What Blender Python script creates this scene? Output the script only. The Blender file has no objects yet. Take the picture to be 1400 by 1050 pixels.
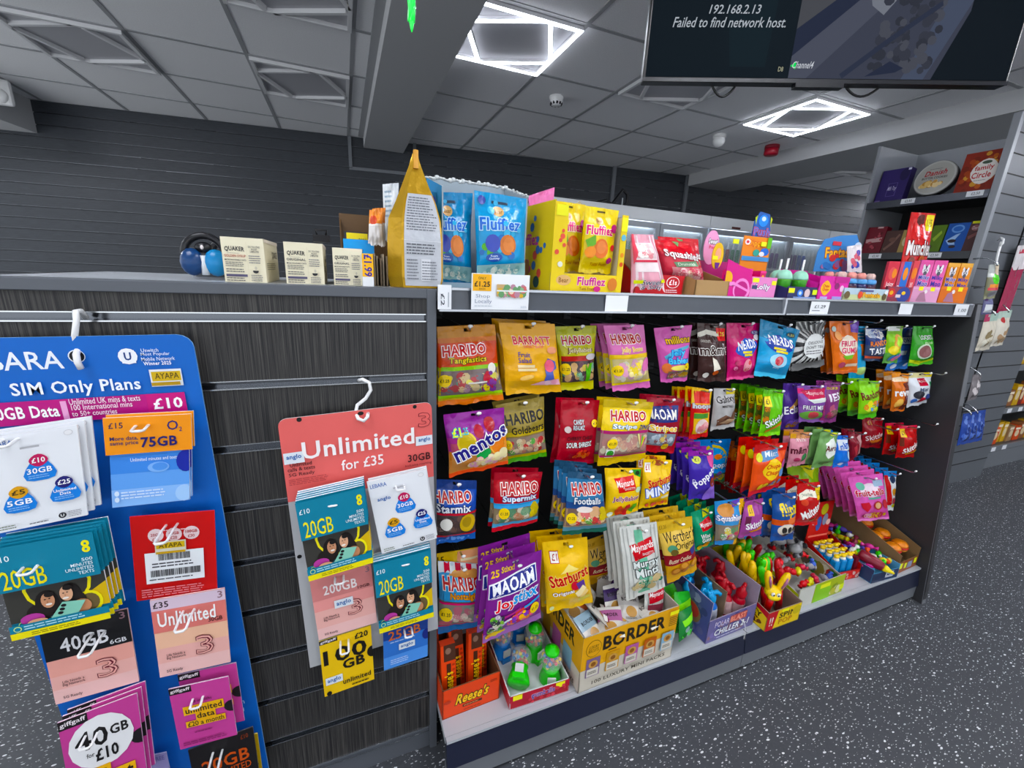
import bpy, bmesh, math, random
from mathutils import Vector, Matrix
# ---------------------------------------------------------------- camera, world, exposure
SC = bpy.context.scene
COL = SC.collection
F_PX, CX, CY = 572.45, 700.0, 525.0
EYE = Vector((-0.1733, -0.8519, 1.2575))
def _rodrigues(r):
    a = r.length
    return Matrix.Rotation(a, 3, r.normalized())
ROT = _rodrigues(Vector((0.26489, -0.376618, -0.0039546))) @ Matrix(((1, 0, 0), (0, 0, -1), (0, 1, 0)))
_right, _down, _fwd = ROT[0], ROT[1], ROT[2]
cam_d = bpy.data.cameras.new('camera')
cam_d.sensor_fit = 'HORIZONTAL'
cam_d.sensor_width = 36
cam_d.lens = F_PX / 1400 * 36
cam_d.clip_start = 0.02
cam = bpy.data.objects.new('camera', cam_d)
COL.objects.link(cam)
cam.matrix_world = Matrix(((_right[0], -_down[0], -_fwd[0], EYE[0]), (_right[1], -_down[1], -_fwd[1], EYE[1]),
                           (_right[2], -_down[2], -_fwd[2], EYE[2]), (0, 0, 0, 1)))
SC.camera = cam
SC.view_settings.view_transform = 'Standard'
SC.view_settings.look = 'None'
SC.view_settings.exposure = 0.05
SC.view_settings.gamma = 1
SC.view_settings.use_curve_mapping = False
W = bpy.data.worlds.new('world_fill')
SC.world = W
W.use_nodes = True
W.node_tree.nodes['Background'].inputs[0].default_value = (0.90, 0.95, 1.0, 1)   # even pale fill added all round to lift the room
W.node_tree.nodes['Background'].inputs[1].default_value = 1.6
PANEL_WATTS = 70.0      # strength of the LED strips in a lit ceiling panel

# ---------------------------------------------------------------- measuring helpers
def ray(px, py):
    return ROT.transposed() @ Vector(((px - CX) / F_PX, (py - CY) / F_PX, 1.0))
def at(px, py, ax, val):
    """Point of the place that lies behind a photo position on the plane axis=val."""
    d = ray(px, py)
    return EYE + d * ((val - EYE[ax]) / d[ax])
def aY(px, py, y): return at(px, py, 1, y)
def aZ(px, py, z): return at(px, py, 2, z)
def aX(px, py, x): return at(px, py, 0, x)

def lin(c):
    if isinstance(c, str):
        c = c.lstrip('#')
        if len(c) == 3: c = ''.join(k * 2 for k in c)
        c = tuple(int(c[i:i + 2], 16) / 255 for i in (0, 2, 4))
    return tuple(x / 12.92 if x <= 0.04045 else ((x + 0.055) / 1.055) ** 2.4 for x in c[:3])

# ---------------------------------------------------------------- materials
MATS = {}
def mat(name, col=None, rough=0.5, metal=0.0, spec=0.5, trans=0.0, emit=0.0, alpha=1.0, bump=0.0, bscale=60.0, coat=0.0, rvar=0.0, ior=1.45):
    if name in MATS: return MATS[name]
    m = bpy.data.materials.new(name); m.use_nodes = True
    nt = m.node_tree; b = nt.nodes['Principled BSDF']
    b.inputs['Roughness'].default_value = rough
    b.inputs['Metallic'].default_value = metal
    b.inputs['Specular IOR Level'].default_value = spec
    b.inputs['Transmission Weight'].default_value = trans
    b.inputs['Alpha'].default_value = alpha
    b.inputs['Coat Weight'].default_value = coat
    b.inputs['IOR'].default_value = ior
    if col is None:
        a = nt.nodes.new('ShaderNodeVertexColor'); a.layer_name = 'Col'
        nt.links.new(a.outputs['Color'], b.inputs['Base Color'])
    else:
        b.inputs['Base Color'].default_value = lin(col) + (1,)
    if emit:
        b.inputs['Emission Strength'].default_value = emit
        if col is None: nt.links.new(a.outputs['Color'], b.inputs['Emission Color'])
        else: b.inputs['Emission Color'].default_value = lin(col) + (1,)
    if bump or rvar:
        tc = nt.nodes.new('ShaderNodeTexCoord'); n = nt.nodes.new('ShaderNodeTexNoise')
        n.inputs['Scale'].default_value = bscale; n.inputs['Detail'].default_value = 3
        nt.links.new(tc.outputs['Object'], n.inputs['Vector'])
        if bump:
            bp = nt.nodes.new('ShaderNodeBump'); bp.inputs['Strength'].default_value = bump; bp.inputs['Distance'].default_value = 0.004
            nt.links.new(n.outputs['Fac'], bp.inputs['Height']); nt.links.new(bp.outputs['Normal'], b.inputs['Normal'])
        if rvar:
            mr = nt.nodes.new('ShaderNodeMapRange'); mr.inputs['To Min'].default_value = rough - rvar; mr.inputs['To Max'].default_value = rough + rvar
            nt.links.new(n.outputs['Fac'], mr.inputs['Value']); nt.links.new(mr.outputs['Result'], b.inputs['Roughness'])
    MATS[name] = m
    return m
FILM = mat('printed_film', rough=0.20, spec=0.5, bump=1.0, bscale=24, rvar=0.08)
CARD = mat('printed_card', rough=0.45, spec=0.4, bump=0.03, bscale=150)
PLASTIC = mat('coloured_plastic', rough=0.28, spec=0.5, bump=0.01, bscale=90)
PAPER = mat('plain_paper', rough=0.7, spec=0.3, bump=0.02, bscale=200)
WHITEP = mat('white_plastic', '#f2f2f2', rough=0.3, bump=0.01)
WIRE = mat('chrome_wire', '#c9ccd0', rough=0.22, metal=1.0, rvar=0.05)
CLEAR = mat('clear_plastic', '#ffffff', rough=0.04, trans=0.0, alpha=0.16, spec=0.9)

# ---------------------------------------------------------------- lettering
_TXT = {}
def glyphs(s, off=0.0):
    k = (s, round(off, 4))
    if k not in _TXT:
        cu = bpy.data.curves.new('lettering', 'FONT'); cu.body = s; cu.size = 1; cu.offset = off; cu.resolution_u = 2
        cu.space_line = 0.85; cu.space_character = 1.06 if off > 0.012 else 1.0
        cu.align_x = 'CENTER'
        o = bpy.data.objects.new('lettering', cu)
        me = bpy.data.meshes.new_from_object(o)
        bm = bmesh.new(); bm.from_mesh(me)      # cut the letters into small pieces so that they follow a bulging surface
        xs = [v.co.x for v in bm.verts]; ys = [v.co.y for v in bm.verts]
        if xs:
            for no, lo, hi, st in ((Vector((1, 0, 0)), min(xs), max(xs), 0.2), (Vector((0, 1, 0)), min(ys), max(ys), 0.25)):
                t = lo + st
                while t < hi - 0.02:
                    bmesh.ops.bisect_plane(bm, geom=bm.verts[:] + bm.edges[:] + bm.faces[:], plane_co=no * t, plane_no=no); t += st
        bm.to_mesh(me); bm.free()
        vs = [(v.co.x, v.co.y) for v in me.vertices]; fs = [tuple(p.vertices) for p in me.polygons]
        bpy.data.meshes.remove(me); bpy.data.objects.remove(o); bpy.data.curves.remove(cu)
        _TXT[k] = (vs, fs)
    return _TXT[k]

def vivid(c, k=1.14):      # printing inks are a little purer than the colours read off the photo
    l = 0.3 * c[0] + 0.59 * c[1] + 0.11 * c[2]
    return tuple(min(1.0, max(0.0, l + (x - l) * k)) for x in c)
# ---------------------------------------------------------------- mesh builder with a printed colour per face
class MB:
    def __init__(s): s.v = []; s.f = []; s.c = []; s.sm = []
    def add(s, vs, fs, col, smooth=False):
        n = len(s.v); s.v.extend(tuple(v) for v in vs)
        multi = isinstance(col, list)
        for i, f in enumerate(fs):
            s.f.append(tuple(n + k for k in f)); s.c.append(col[i] if multi else col); s.sm.append(smooth)
        return s
    def box(s, x0, y0, z0, x1, y1, z1, col='#888', M=None):
        vs = [Vector((x, y, z)) for x in (x0, x1) for y in (y0, y1) for z in (z0, z1)]
        if M is not None: vs = [M @ v for v in vs]
        return s.add(vs, [(0, 1, 3, 2), (4, 6, 7, 5), (0, 4, 5, 1), (2, 3, 7, 6), (0, 2, 6, 4), (1, 5, 7, 3)], col)
    def slab(s, a, b, c, d, n, col, back=None):
        """a thick sheet: corners a b c d, thickness vector n"""
        a, b, c, d, n = map(Vector, (a, b, c, d, n))
        vs = [a, b, c, d, a + n, b + n, c + n, d + n]
        k = back or col
        return s.add(vs, [(0, 1, 2, 3), (7, 6, 5, 4), (0, 4, 5, 1), (1, 5, 6, 2), (2, 6, 7, 3), (3, 7, 4, 0)], [col, k, k, k, k, k])
    def prism(s, pts, z0, z1, col, plane='xy', M=None):
        n = len(pts)
        def P(p, h):
            v = {'xy': (p[0], p[1], h), 'xz': (p[0], h, p[1]), 'yz': (h, p[0], p[1])}[plane]
            return M @ Vector(v) if M is not None else Vector(v)
        vs = [P(p, z0) for p in pts] + [P(p, z1) for p in pts]
        fs = [tuple(range(n))[::-1], tuple(range(n, 2 * n))] + [(i, (i + 1) % n, n + (i + 1) % n, n + i) for i in range(n)]
        return s.add(vs, fs, col)
    def tube(s, path, r, col='#ccc', n=8, cap=True, closed=False):
        path = [Vector(p) for p in path]; m = len(path)
        rs = r if isinstance(r, (list, tuple)) else [r] * m
        vs = []; up = None
        for i, p in enumerate(path):
            if closed: t = path[(i + 1) % m] - path[i - 1]
            else: t = path[min(i + 1, m - 1)] - path[max(i - 1, 0)]
            t.normalize()
            if up is None:
                up = Vector((0, 0, 1)) if abs(t.z) < 0.9 else Vector((1, 0, 0))
            a = t.cross(up)
            if a.length < 1e-6: a = t.cross(Vector((1, 0.3, 0)))
            a.normalize(); b = a.cross(t).normalized(); up = b
            for k in range(n):
                w = 2 * math.pi * k / n
                vs.append(p + (a * math.cos(w) + b * math.sin(w)) * rs[i])
        fs = []
        for i in range(m if closed else m - 1):
            j = (i + 1) % m
            for k in range(n): fs.append((i * n + k, i * n + (k + 1) % n, j * n + (k + 1) % n, j * n + k))
        if cap and not closed: fs += [tuple(range(n))[::-1], tuple(range((m - 1) * n, m * n))]
        return s.add(vs, fs, col, True)
    def lathe(s, prof, col, n=16, M=None, cap=True):
        """prof: (radius, height) pairs about local z; col may be one colour or one per ring"""
        vs = []; fs = []; cs = []
        for r, h in prof:
            for k in range(n):
                w = 2 * math.pi * k / n; v = Vector((r * math.cos(w), r * math.sin(w), h))
                vs.append(M @ v if M is not None else v)
        for i in range(len(prof) - 1):
            for k in range(n):
                fs.append((i * n + k, i * n + (k + 1) % n, (i + 1) * n + (k + 1) % n, (i + 1) * n + k)); cs.append(col[i] if isinstance(col, list) else col)
        if cap:
            fs += [tuple(range(n))[::-1], tuple(range((len(prof) - 1) * n, len(prof) * n))]
            cs += [col[0] if isinstance(col, list) else col, col[-1] if isinstance(col, list) else col]
        return s.add(vs, fs, cs, True)
    def ball(s, c, r, col, n=10, m=6, M=None):
        rr = r if isinstance(r, (tuple, list)) else (r, r, r); c = Vector(c)
        vs = []; fs = []
        for i in range(m + 1):
            a = math.pi * i / m
            for k in range(n):
                w = 2 * math.pi * k / n
                v = Vector((rr[0] * math.sin(a) * math.cos(w), rr[1] * math.sin(a) * math.sin(w), rr[2] * math.cos(a)))
                vs.append(c + (M @ v if M is not None else v))
        for i in range(m):
            for k in range(n): fs.append((i * n + k, (i + 1) * n + k, (i + 1) * n + (k + 1) % n, i * n + (k + 1) % n))
        return s.add(vs, fs, col, True)
    # ---- printing on a surface map S(u, v, off) -> point
    def grid(s, S, nu, nv, col, off=0.0, u0=0.0, v0=0.0, u1=1.0, v1=1.0, smooth=True, flip=False, skip=None, us=None, vs_=None):
        us = us or [u0 + (u1 - u0) * i / nu for i in range(nu + 1)]
        vv = vs_ or [v0 + (v1 - v0) * j / nv for j in range(nv + 1)]
        nu = len(us) - 1; nv = len(vv) - 1
        vs = [S(u, v, off) for v in vv for u in us]; fs = []; cs = []
        for j in range(nv):
            for i in range(nu):
                if skip and skip((us[i] + us[i + 1]) / 2, (vv[j] + vv[j + 1]) / 2): continue
                a = j * (nu + 1) + i; q = (a, a + nu + 1, a + nu + 2, a + 1)
                fs.append(q[::-1] if flip else q)
                cs.append(col((us[i] + us[i + 1]) / 2, (vv[j] + vv[j + 1]) / 2) if callable(col) else col)
        return s.add(vs, fs, cs, smooth)
    def poly(s, S, pts, col, off):
        """a printed polygon: fan from its middle, in rings so that it follows a bulge"""
        pts = [(min(max(p[0], 0.0), 1.0), min(max(p[1], 0.0), 1.0)) for p in pts]
        size = max(max(p[0] for p in pts) - min(p[0] for p in pts), max(p[1] for p in pts) - min(p[1] for p in pts))
        if size > 0.16 and len(pts) < 14:          # long edges are cut so that they follow the surface
            q = []
            for k, p in enumerate(pts):
                e = pts[(k + 1) % len(pts)]; m = max(1, math.ceil(math.hypot(e[0] - p[0], e[1] - p[1]) / 0.09))
                q += [(p[0] + (e[0] - p[0]) * j / m, p[1] + (e[1] - p[1]) * j / m) for j in range(m)]
            pts = q
        n = len(pts); cu = sum(p[0] for p in pts) / n; cv = sum(p[1] for p in pts) / n
        vs = [S(cu, cv, off)]; fs = []
        nr = max(1, min(6, math.ceil(size / 0.13))); R = [(i + 1) / nr for i in range(nr)]
        for r in R: vs += [S(cu + (p[0] - cu) * r, cv + (p[1] - cv) * r, off) for p in pts]
        for k in range(n):
            j = (k + 1) % n; fs.append((0, 1 + k, 1 + j))
            for i in range(nr - 1): fs.append((1 + i * n + k, 1 + (i + 1) * n + k, 1 + (i + 1) * n + j, 1 + i * n + j))
        return s.add(vs, fs, col, True)
    def ell(s, S, cu, cv, ru, rv, col, off, rot=0.0, n=16, wob=0.0, asp=1.0):
        c, d = math.cos(rot), math.sin(rot); pts = []
        for k in range(n):
            w = -2 * math.pi * k / n; q = 1 + wob * math.cos(4 * w)
            x, y = ru * math.cos(w) * q * asp, rv * math.sin(w) * q
            pts.append((cu + (x * c - y * d) / asp, cv + (x * d + y * c)))
        return s.poly(S, pts, col, off)
    def text(s, S, txt, cu, cv, wd, ht, col, off, bold=0.0, rot=0.0, shear=0.0, asp=1.0, arch=0.0, taper=0.0, ref=None):
        """lettering fitted into a box wd x ht (shares of the surface); rot in radians, clockwise on the print"""
        vs, fs = glyphs(txt, bold)
        if not vs: return s
        bvs = glyphs(txt, ref if ref is not None else bold)[0]
        x0 = min(v[0] for v in bvs); x1 = max(v[0] for v in bvs); y0 = min(v[1] for v in bvs); y1 = max(v[1] for v in bvs)
        c, d = math.cos(rot), math.sin(rot); out = []
        for x, y in vs:
            a = (x - x0) / (x1 - x0) - 0.5; b = 0.5 - (y - y0) / max(y1 - y0, 1e-6)
            b *= 1 + taper * a
            X = a * wd + shear * (-b) * ht / asp; Y = b * ht - arch * (1 - 4 * a * a) * ht
            Xa = X * asp
            out.append(S(cu + (Xa * c - Y * d) / asp, cv + Xa * d + Y * c, off))
        return s.add(out, fs, col)
    def art(s, S, ops, asp=1.0, base=0.0004, step=0.00022, dens=8):
        """asp = width / height of the surface.  Every op lies on the one before it."""
        n_ = 0
        for i, o in enumerate(ops):
            k = o[0]; off = base + step * n_; n_ += 1
            kw = o[-1] if isinstance(o[-1], dict) else {}
            if kw: o = o[:-1]
            if k == 'r':
                u0, v0, u1, v1, col = o[1:6]
                nu = max(1, round(abs(u1 - u0) * dens)); nv = max(1, round(abs(v1 - v0) * dens * 1.1))
                s.grid(S, nu, nv, col, off, u0, v0, u1, v1)
            elif k == 'e': s.ell(S, *o[1:5], o[5], off, asp=asp, **kw)
            elif k == 'p': s.poly(S, o[1], o[2], off)
            elif k == 't':
                oc = kw.pop('oc', None) if kw else None
                kw = dict(kw); ow = kw.pop('ow', 0.05); b = kw.pop('bold', 0.012); b = min(b * 0.55, 0.030) if b > 0 else b
                if 'oc' in kw: kw.pop('oc')
                if oc: s.text(S, *o[1:6], oc, off, bold=b + ow, asp=asp, ref=b, **kw)
                s.text(S, *o[1:6], o[6], off + (step * 1.6 if oc else 0), bold=b, asp=asp, **kw)
                if oc: kw['oc'] = oc; n_ += 2
            elif k == 's':      # scatter of sweets, nuts, text dashes ...
                u0, v0, u1, v1, cols, n, ru = o[1:8]
                rnd = random.Random(kw.get('seed', 3)); e = kw.get('el', 1.0)
                for j in range(n):
                    r = ru * rnd.uniform(0.7, 1.25)
                    s.ell(S, rnd.uniform(u0 + r, u1 - r), rnd.uniform(v0 + r * asp, v1 - r * asp), r, r * asp * e, rnd.choice(cols), off + step * 0.9 * j / n, rnd.uniform(0, 3), n=8, asp=asp)
            elif k == 'l':      # lines of small print
                u0, v0, u1, v1, col, n = o[1:7]; rnd = random.Random(kw.get('seed', 5))
                h = (v1 - v0) / n
                for j in range(n):
                    e = u1 - (u1 - u0) * rnd.uniform(0, 0.25)
                    u = u0
                    while u < e:
                        w = (u1 - u0) * rnd.uniform(0.05, 0.16); q = min(u + w, e)
                        s.grid(S, 1, 1, col, off, u, v0 + h * (j + 0.2), q, v0 + h * (j + 0.62)); u = q + (u1 - u0) * 0.02
            elif k == 'b':      # bar code
                u0, v0, u1, v1, col = o[1:6]; rnd = random.Random(9); u = u0
                while u < u1:
                    w = (u1 - u0) * rnd.choice((0.008, 0.014, 0.022)); s.grid(S, 1, 1, col, off, u, v0, min(u + w, u1), v1); u += w + (u1 - u0) * rnd.choice((0.008, 0.014))
        return s
    def build(s, name, m, parent=None, bevel=0.0, loc=None, edge=False):
        me = bpy.data.meshes.new(name)
        me.from_pydata(s.v, [], s.f)
        me.validate(clean_customdata=False)
        ok = len(me.polygons) == len(s.f)
        a = me.color_attributes.new('Col', 'FLOAT_COLOR', 'CORNER')
        buf = []; cache = {}
        if ok:
            for p, c in zip(me.polygons, s.c):
                if c not in cache: cache[c] = vivid(lin(c)) + (1.0,)
                buf.extend(cache[c] * p.loop_total)
            me.polygons.foreach_set('use_smooth', s.sm)
        else:
            for p in me.polygons: buf.extend((lin(s.c[0]) + (1.0,)) * p.loop_total)
        a.data.foreach_set('color', buf)
        me.materials.append(m)
        me.update()
        o = bpy.data.objects.new(name, me); COL.objects.link(o)
        if parent is not None: o.parent = parent
        if loc is not None: o.location = loc
        if bevel:
            b = o.modifiers.new('bevel', 'BEVEL'); b.width = bevel; b.segments = 2; b.limit_method = 'ANGLE'; b.harden_normals = False
        return o

def tag(o, label, cat, group=None, kind=None):
    if label: o['label'] = label
    if cat: o['category'] = cat
    if group: o['group'] = group
    if kind: o['kind'] = kind
    return o
def thing(name, label, cat, loc=(0, 0, 0), rz=0.0, group=None):
    o = bpy.data.objects.new(name, None); o.empty_display_size = 0.05; COL.objects.link(o)
    o.location = loc; o.rotation_euler = (0, 0, rz)
    return tag(o, label, cat, group)
def struct(o): o['kind'] = 'structure'; return o
def copy_tree(o, parent=None):
    c = o.copy(); COL.objects.link(c)
    if parent is not None: c.parent = parent
    for ch in list(o.children): copy_tree(ch, c)
    return c
def quadmap(a, b, c, d):
    """surface map of a flat quad a(top left) b(top right) c(bottom right) d(bottom left)"""
    a, b, c, d = map(Vector, (a, b, c, d)); n = (d - a).cross(b - a).normalized()
    def S(u, v, off=0.0): return (a * (1 - u) + b * u) * (1 - v) + (d * (1 - u) + c * u) * v + n * off
    return S
# ================================================================ the room
CEIL = 2.506
GX0, GY0, GP = -1.885, 0.79, 0.6125     # ceiling grid
def wall_y(x): return 4.125 - 0.137 * x
def noise_mat(name, c1, c2, scale, stretch, rough, lo=0.35, hi=0.65, spec=0.4):
    m = mat(name, c1, rough, spec=spec); nt = m.node_tree; b = nt.nodes['Principled BSDF']
    tc = nt.nodes.new('ShaderNodeTexCoord'); mp = nt.nodes.new('ShaderNodeMapping'); n = nt.nodes.new('ShaderNodeTexNoise'); r = nt.nodes.new('ShaderNodeValToRGB')
    mp.inputs['Scale'].default_value = stretch; n.inputs['Scale'].default_value = scale; n.inputs['Detail'].default_value = 5; n.inputs['Roughness'].default_value = 0.65
    r.color_ramp.elements[0].color = lin(c1) + (1,); r.color_ramp.elements[1].color = lin(c2) + (1,)
    r.color_ramp.elements[0].position = lo; r.color_ramp.elements[1].position = hi
    nt.links.new(tc.outputs['Object'], mp.inputs['Vector']); nt.links.new(mp.outputs['Vector'], n.inputs['Vector'])
    nt.links.new(n.outputs['Fac'], r.inputs['Fac']); nt.links.new(r.outputs['Color'], b.inputs['Base Color'])
    return m
GRAIN = noise_mat('black_woodgrain', '#1e1e20', '#5e5b57', 12, (42, 42, 0.4), 0.5, 0.42, 0.78)
DARKWALL = noise_mat('dark_slat_laminate', '#2b2f35', '#3a3e45', 6, (2, 2, 30), 0.45)
TILE = noise_mat('ceiling_tile', '#ececee', '#f6f6f8', 160, (1, 1, 1), 0.85, spec=0.2)
GRIDM = mat('grid_metal', '#a4a5a8', 0.5, bump=0.01)
GREY = mat('grey_powder_coat', '#6d7177', 0.42, spec=0.5, bump=0.02, bscale=300)
DGREY = mat('dark_grey_metal', '#3b3d41', 0.45, bump=0.02, bscale=300)
BLACKM = mat('black_back_panel', '#0d0d0f', 0.6, bump=0.02, bscale=200)
NAVY = mat('navy_ticket_strip', '#1b2036', 0.35, bump=0.01)
ALU = mat('aluminium_rail', '#d5d8dc', 0.18, metal=1.0, rvar=0.06, bscale=20)
DECK = mat('pale_grey_shelf', '#b4b8be', 0.4, bump=0.02, bscale=250)
PLASTER = mat('painted_plaster', '#bcbdbf', 0.8, bump=0.03, bscale=40)
# floor: dark grey safety vinyl with light flecks
FL = mat('flecked_vinyl', '#54575d', 0.45, spec=0.4)
def _floor():
    nt = FL.node_tree; b = nt.nodes['Principled BSDF']; tc = nt.nodes.new('ShaderNodeTexCoord')
    prev = None
    nz = nt.nodes.new('ShaderNodeTexNoise'); nz.inputs['Scale'].default_value = 120; nz.inputs['Detail'].default_value = 2
    base = nt.nodes.new('ShaderNodeValToRGB'); base.color_ramp.elements[0].color = lin('#3c3f44') + (1,); base.color_ramp.elements[1].color = lin('#4b4e53') + (1,)
    nt.links.new(tc.outputs['Object'], nz.inputs['Vector']); nt.links.new(nz.outputs['Fac'], base.inputs['Fac'])
    prev = base.outputs['Color']
    for sc, th, rt, cc in ((22, 0.055, 0.4, '#eceef0'), (38, 0.06, 1.3, '#c2c5c8'), (31, 0.055, 2.2, '#d6d8da'), (52, 0.075, 0.9, '#a5a8ac')):
        mp = nt.nodes.new('ShaderNodeMapping'); mp.inputs['Rotation'].default_value = (0, 0, rt); mp.inputs['Scale'].default_value = (1, 2.3, 1); mp.inputs['Location'].default_value = (rt, sc, 0)
        wn = nt.nodes.new('ShaderNodeTexNoise'); wn.inputs['Scale'].default_value = 30
        add = nt.nodes.new('ShaderNodeMixRGB'); add.blend_type = 'ADD'; add.inputs['Fac'].default_value = 0.012
        vo = nt.nodes.new('ShaderNodeTexVoronoi'); vo.inputs['Scale'].default_value = sc; vo.voronoi_dimensions = '2D'
        lt = nt.nodes.new('ShaderNodeMath'); lt.operation = 'LESS_THAN'
        # flecks differ in size from cell to cell
        mu = nt.nodes.new('ShaderNodeMath'); mu.operation = 'MULTIPLY_ADD'; mu.inputs[1].default_value = 3.4 * th; mu.inputs[2].default_value = -1.1 * th
        sp = nt.nodes.new('ShaderNodeSeparateColor')
        mx = nt.nodes.new('ShaderNodeMixRGB'); mx.inputs['Color2'].default_value = lin(cc) + (1,)
        L = nt.links.new
        L(tc.outputs['Object'], mp.inputs['Vector']); L(mp.outputs['Vector'], wn.inputs['Vector']); L(mp.outputs['Vector'], add.inputs['Color1']); L(wn.outputs['Color'], add.inputs['Color2'])
        L(add.outputs['Color'], vo.inputs['Vector']); L(vo.outputs['Color'], sp.inputs['Color']); L(sp.outputs[0], mu.inputs[0]); L(vo.outputs['Distance'], lt.inputs[0]); L(mu.outputs[0], lt.inputs[1])
        L(lt.outputs[0], mx.inputs['Fac']); L(prev, mx.inputs['Color1']); prev = mx.outputs['Color']
    nt.links.new(prev, b.inputs['Base Color'])
_floor()
XA, XB, YA = -4.2, 9.0, -5.2
struct(MB().box(XA, YA, -0.1, XB, wall_y(XA) + 0.3, 0.0).build('floor', FL))
struct(MB().box(XA, YA, CEIL, XB, wall_y(XA) + 0.2, CEIL + 0.1).build('ceiling', TILE))
# back wall: horizontal slat boards with a groove and a thin aluminium lip between them
ang = math.atan(-0.137)
bw = struct(MB().box(-4.4, 0.012, 0, 9.4, 0.14, CEIL).build('wall_back', DARKWALL)); bw.location = (0, wall_y(0), 0); bw.rotation_euler = (0, 0, ang)
m = MB(); lip = MB(); z = 0.09; k = 0
while z < 2.44:
    m.box(-4.4, 0.0, z + 0.012, 9.4, 0.013, z + 0.0965)
    lip.box(-4.4, -0.0015, z + 0.0085, 9.4, 0.012, z + 0.0115)
    z += 0.0965
o = struct(m.build('wall_back_slats', DARKWALL)); o.parent = bw
o = struct(lip.build('trim_slat_lips', mat('dull_aluminium', '#62656a', 0.3, metal=0.9, rvar=0.16, bscale=2))); o.parent = bw
# pale boxed-in pier and wall at the left end
o = struct(MB().box(-0.62, -0.6, 2.245, 1.6, 0.4, CEIL).build('trim_bulkhead_left', PLASTER)); o.location = (-4.2, 4.45, 0); o.rotation_euler = (0, 0, ang)
struct(MB().box(XB, YA, 0, XB + 0.1, 4.2, CEIL).build('wall_right', PLASTER))
# beams
struct(MB().box(0.092, YA, 2.402, 0.478, wall_y(0.3) - 0.03, CEIL).build('trim_beam', PLASTER))
struct(MB().box(3.80, YA, 2.375, 4.45, wall_y(4.0) - 0.02, CEIL).build('trim_beam_right', PLASTER))
# ceiling grid bars (the grid left of the beam and the one right of it do not line up)
g = MB(); GXR, GPR = 0.466, 0.598
for x in [GX0 + i * GP for i in range(-3, 4)] + [GXR + i * GPR for i in range(0, 14)]:
    g.box(x - 0.012, YA, CEIL - 0.004, x + 0.012, wall_y(x), CEIL + 0.001)
for j in range(-9, 7):
    y = GY0 + j * GP
    if y > YA: g.box(XA, y - 0.012, CEIL - 0.0035, XB, y + 0.012, CEIL + 0.001)
g.box(0.045, YA, CEIL - 0.012, 0.092, 4.05, CEIL)
struct(g.build('trim_ceiling_grid', GRIDM))
# grey trim round the recess under the beam, on the back wall
w = MB(); 
for x in (-0.035, 0.60):
    w.box(x - 0.016, -0.02, 2.21, x + 0.016, 0.0, CEIL)
w.box(-0.051, -0.02, 2.195, 0.616, 0.0, 2.225)
o = struct(w.build('trim_wall_frame', GREY)); o.parent = bw
w = MB()
for x in (2.87, 3.85): w.box(x - 0.02, -0.03, 1.2, x + 0.02, 0.0, CEIL)
o = struct(w.build('trim_wall_uprights', GREY)); o.parent = bw

# ceiling LED panels: square frame with a turned square inside, tubes lit or unlit
LEDON = mat('lit_led_strip', '#f4f7ff', 0.4, emit=PANEL_WATTS)
LEDSOFT = mat('lit_led_strip_dimmed', '#f0f5ff', 0.4, emit=PANEL_WATTS / 4.5)     # the two panels over the far aisle run dimmer
LEDOFF = mat('unlit_led_strip', '#e4e4e6', 0.35, bump=0.01)
PBACK = mat('panel_backing', '#b5b5ba', 0.6, bump=0.01)
def led_panel(x0, j, on, label, pitch=GP):
    y0 = GY0 + j * GP; a = pitch - 0.02
    t = thing('ceiling_light_panel', label, 'ceiling light', (x0 + pitch / 2, y0 + GP / 2, CEIL), group='square ceiling light panels')
    h = a / 2
    MB().box(-h, -h, -0.006, h, h, 0.0).build('backing', PBACK, t)
    s = 0.021; zb, zt = -0.026, -0.006
    hz = zb + 0.004
    def strip(nm, parts):
        o = MB(); d = MB()
        for q in parts: o.slab(*q, (0, 0, zt - hz), '#fff'); d.slab(*[Vector(v) - Vector((0, 0, hz - zb)) for v in q], (0, 0, hz - zb - 0.0002), '#fff')
        o = o.build(nm, LEDOFF, t); d.build('diffuser', (LEDSOFT if y0 > 0 and 0 < x0 < 4 else LEDON) if on else LEDOFF, o)
    def rect(x0, y0, x1, y1): return ((x0, y0, hz), (x0, y1, hz), (x1, y1, hz), (x1, y0, hz))
    for q in ((-h, -h, h, -h + s), (-h, h - s, h, h), (-h, -h + s, -h + s, h - s), (h - s, -h + s, h, h - s)): strip('frame_tube', [rect(*q)])
    ps = [(0.10, -h), (h, 0.10), (-0.10, h), (-h, -0.10)]
    for k in range(4):
        p, q = Vector(ps[k]).to_3d(), Vector(ps[(k + 1) % 4]).to_3d(); d = (q - p).normalized(); n = Vector((-d.y, d.x, 0)) * (s / 2)
        p += d * 0.03; q -= d * 0.03; Z = Vector((0, 0, hz))
        strip('inner_tube', [(p - n + Z, p + n + Z, q + n + Z, q - n + Z)])
    return t
led_panel(GX0, 3, False, 'unlit square light panel in the ceiling, furthest left, near the back wall')
led_panel(GX0 + 2 * GP, 3, False, 'unlit square light panel in the ceiling left of the beam, near the back wall')
led_panel(GX0 + 2 * GP, 1, False, 'unlit square light panel cut off by the top edge, left of the beam')
led_panel(GXR, 1, True, 'lit white square ceiling light right of the beam, cut off by the top edge', GPR)
led_panel(GXR + 2 * GPR, 1, False, 'unlit square light panel partly hidden behind the hanging screen', GPR)
led_panel(GXR + 4 * GPR, 1, True, 'lit white square ceiling light below the hanging screen', GPR)
led_panel(GXR + 7 * GPR, 2, False, 'unlit square light panel beyond the second beam, above the biscuit tins', GPR)
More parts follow.
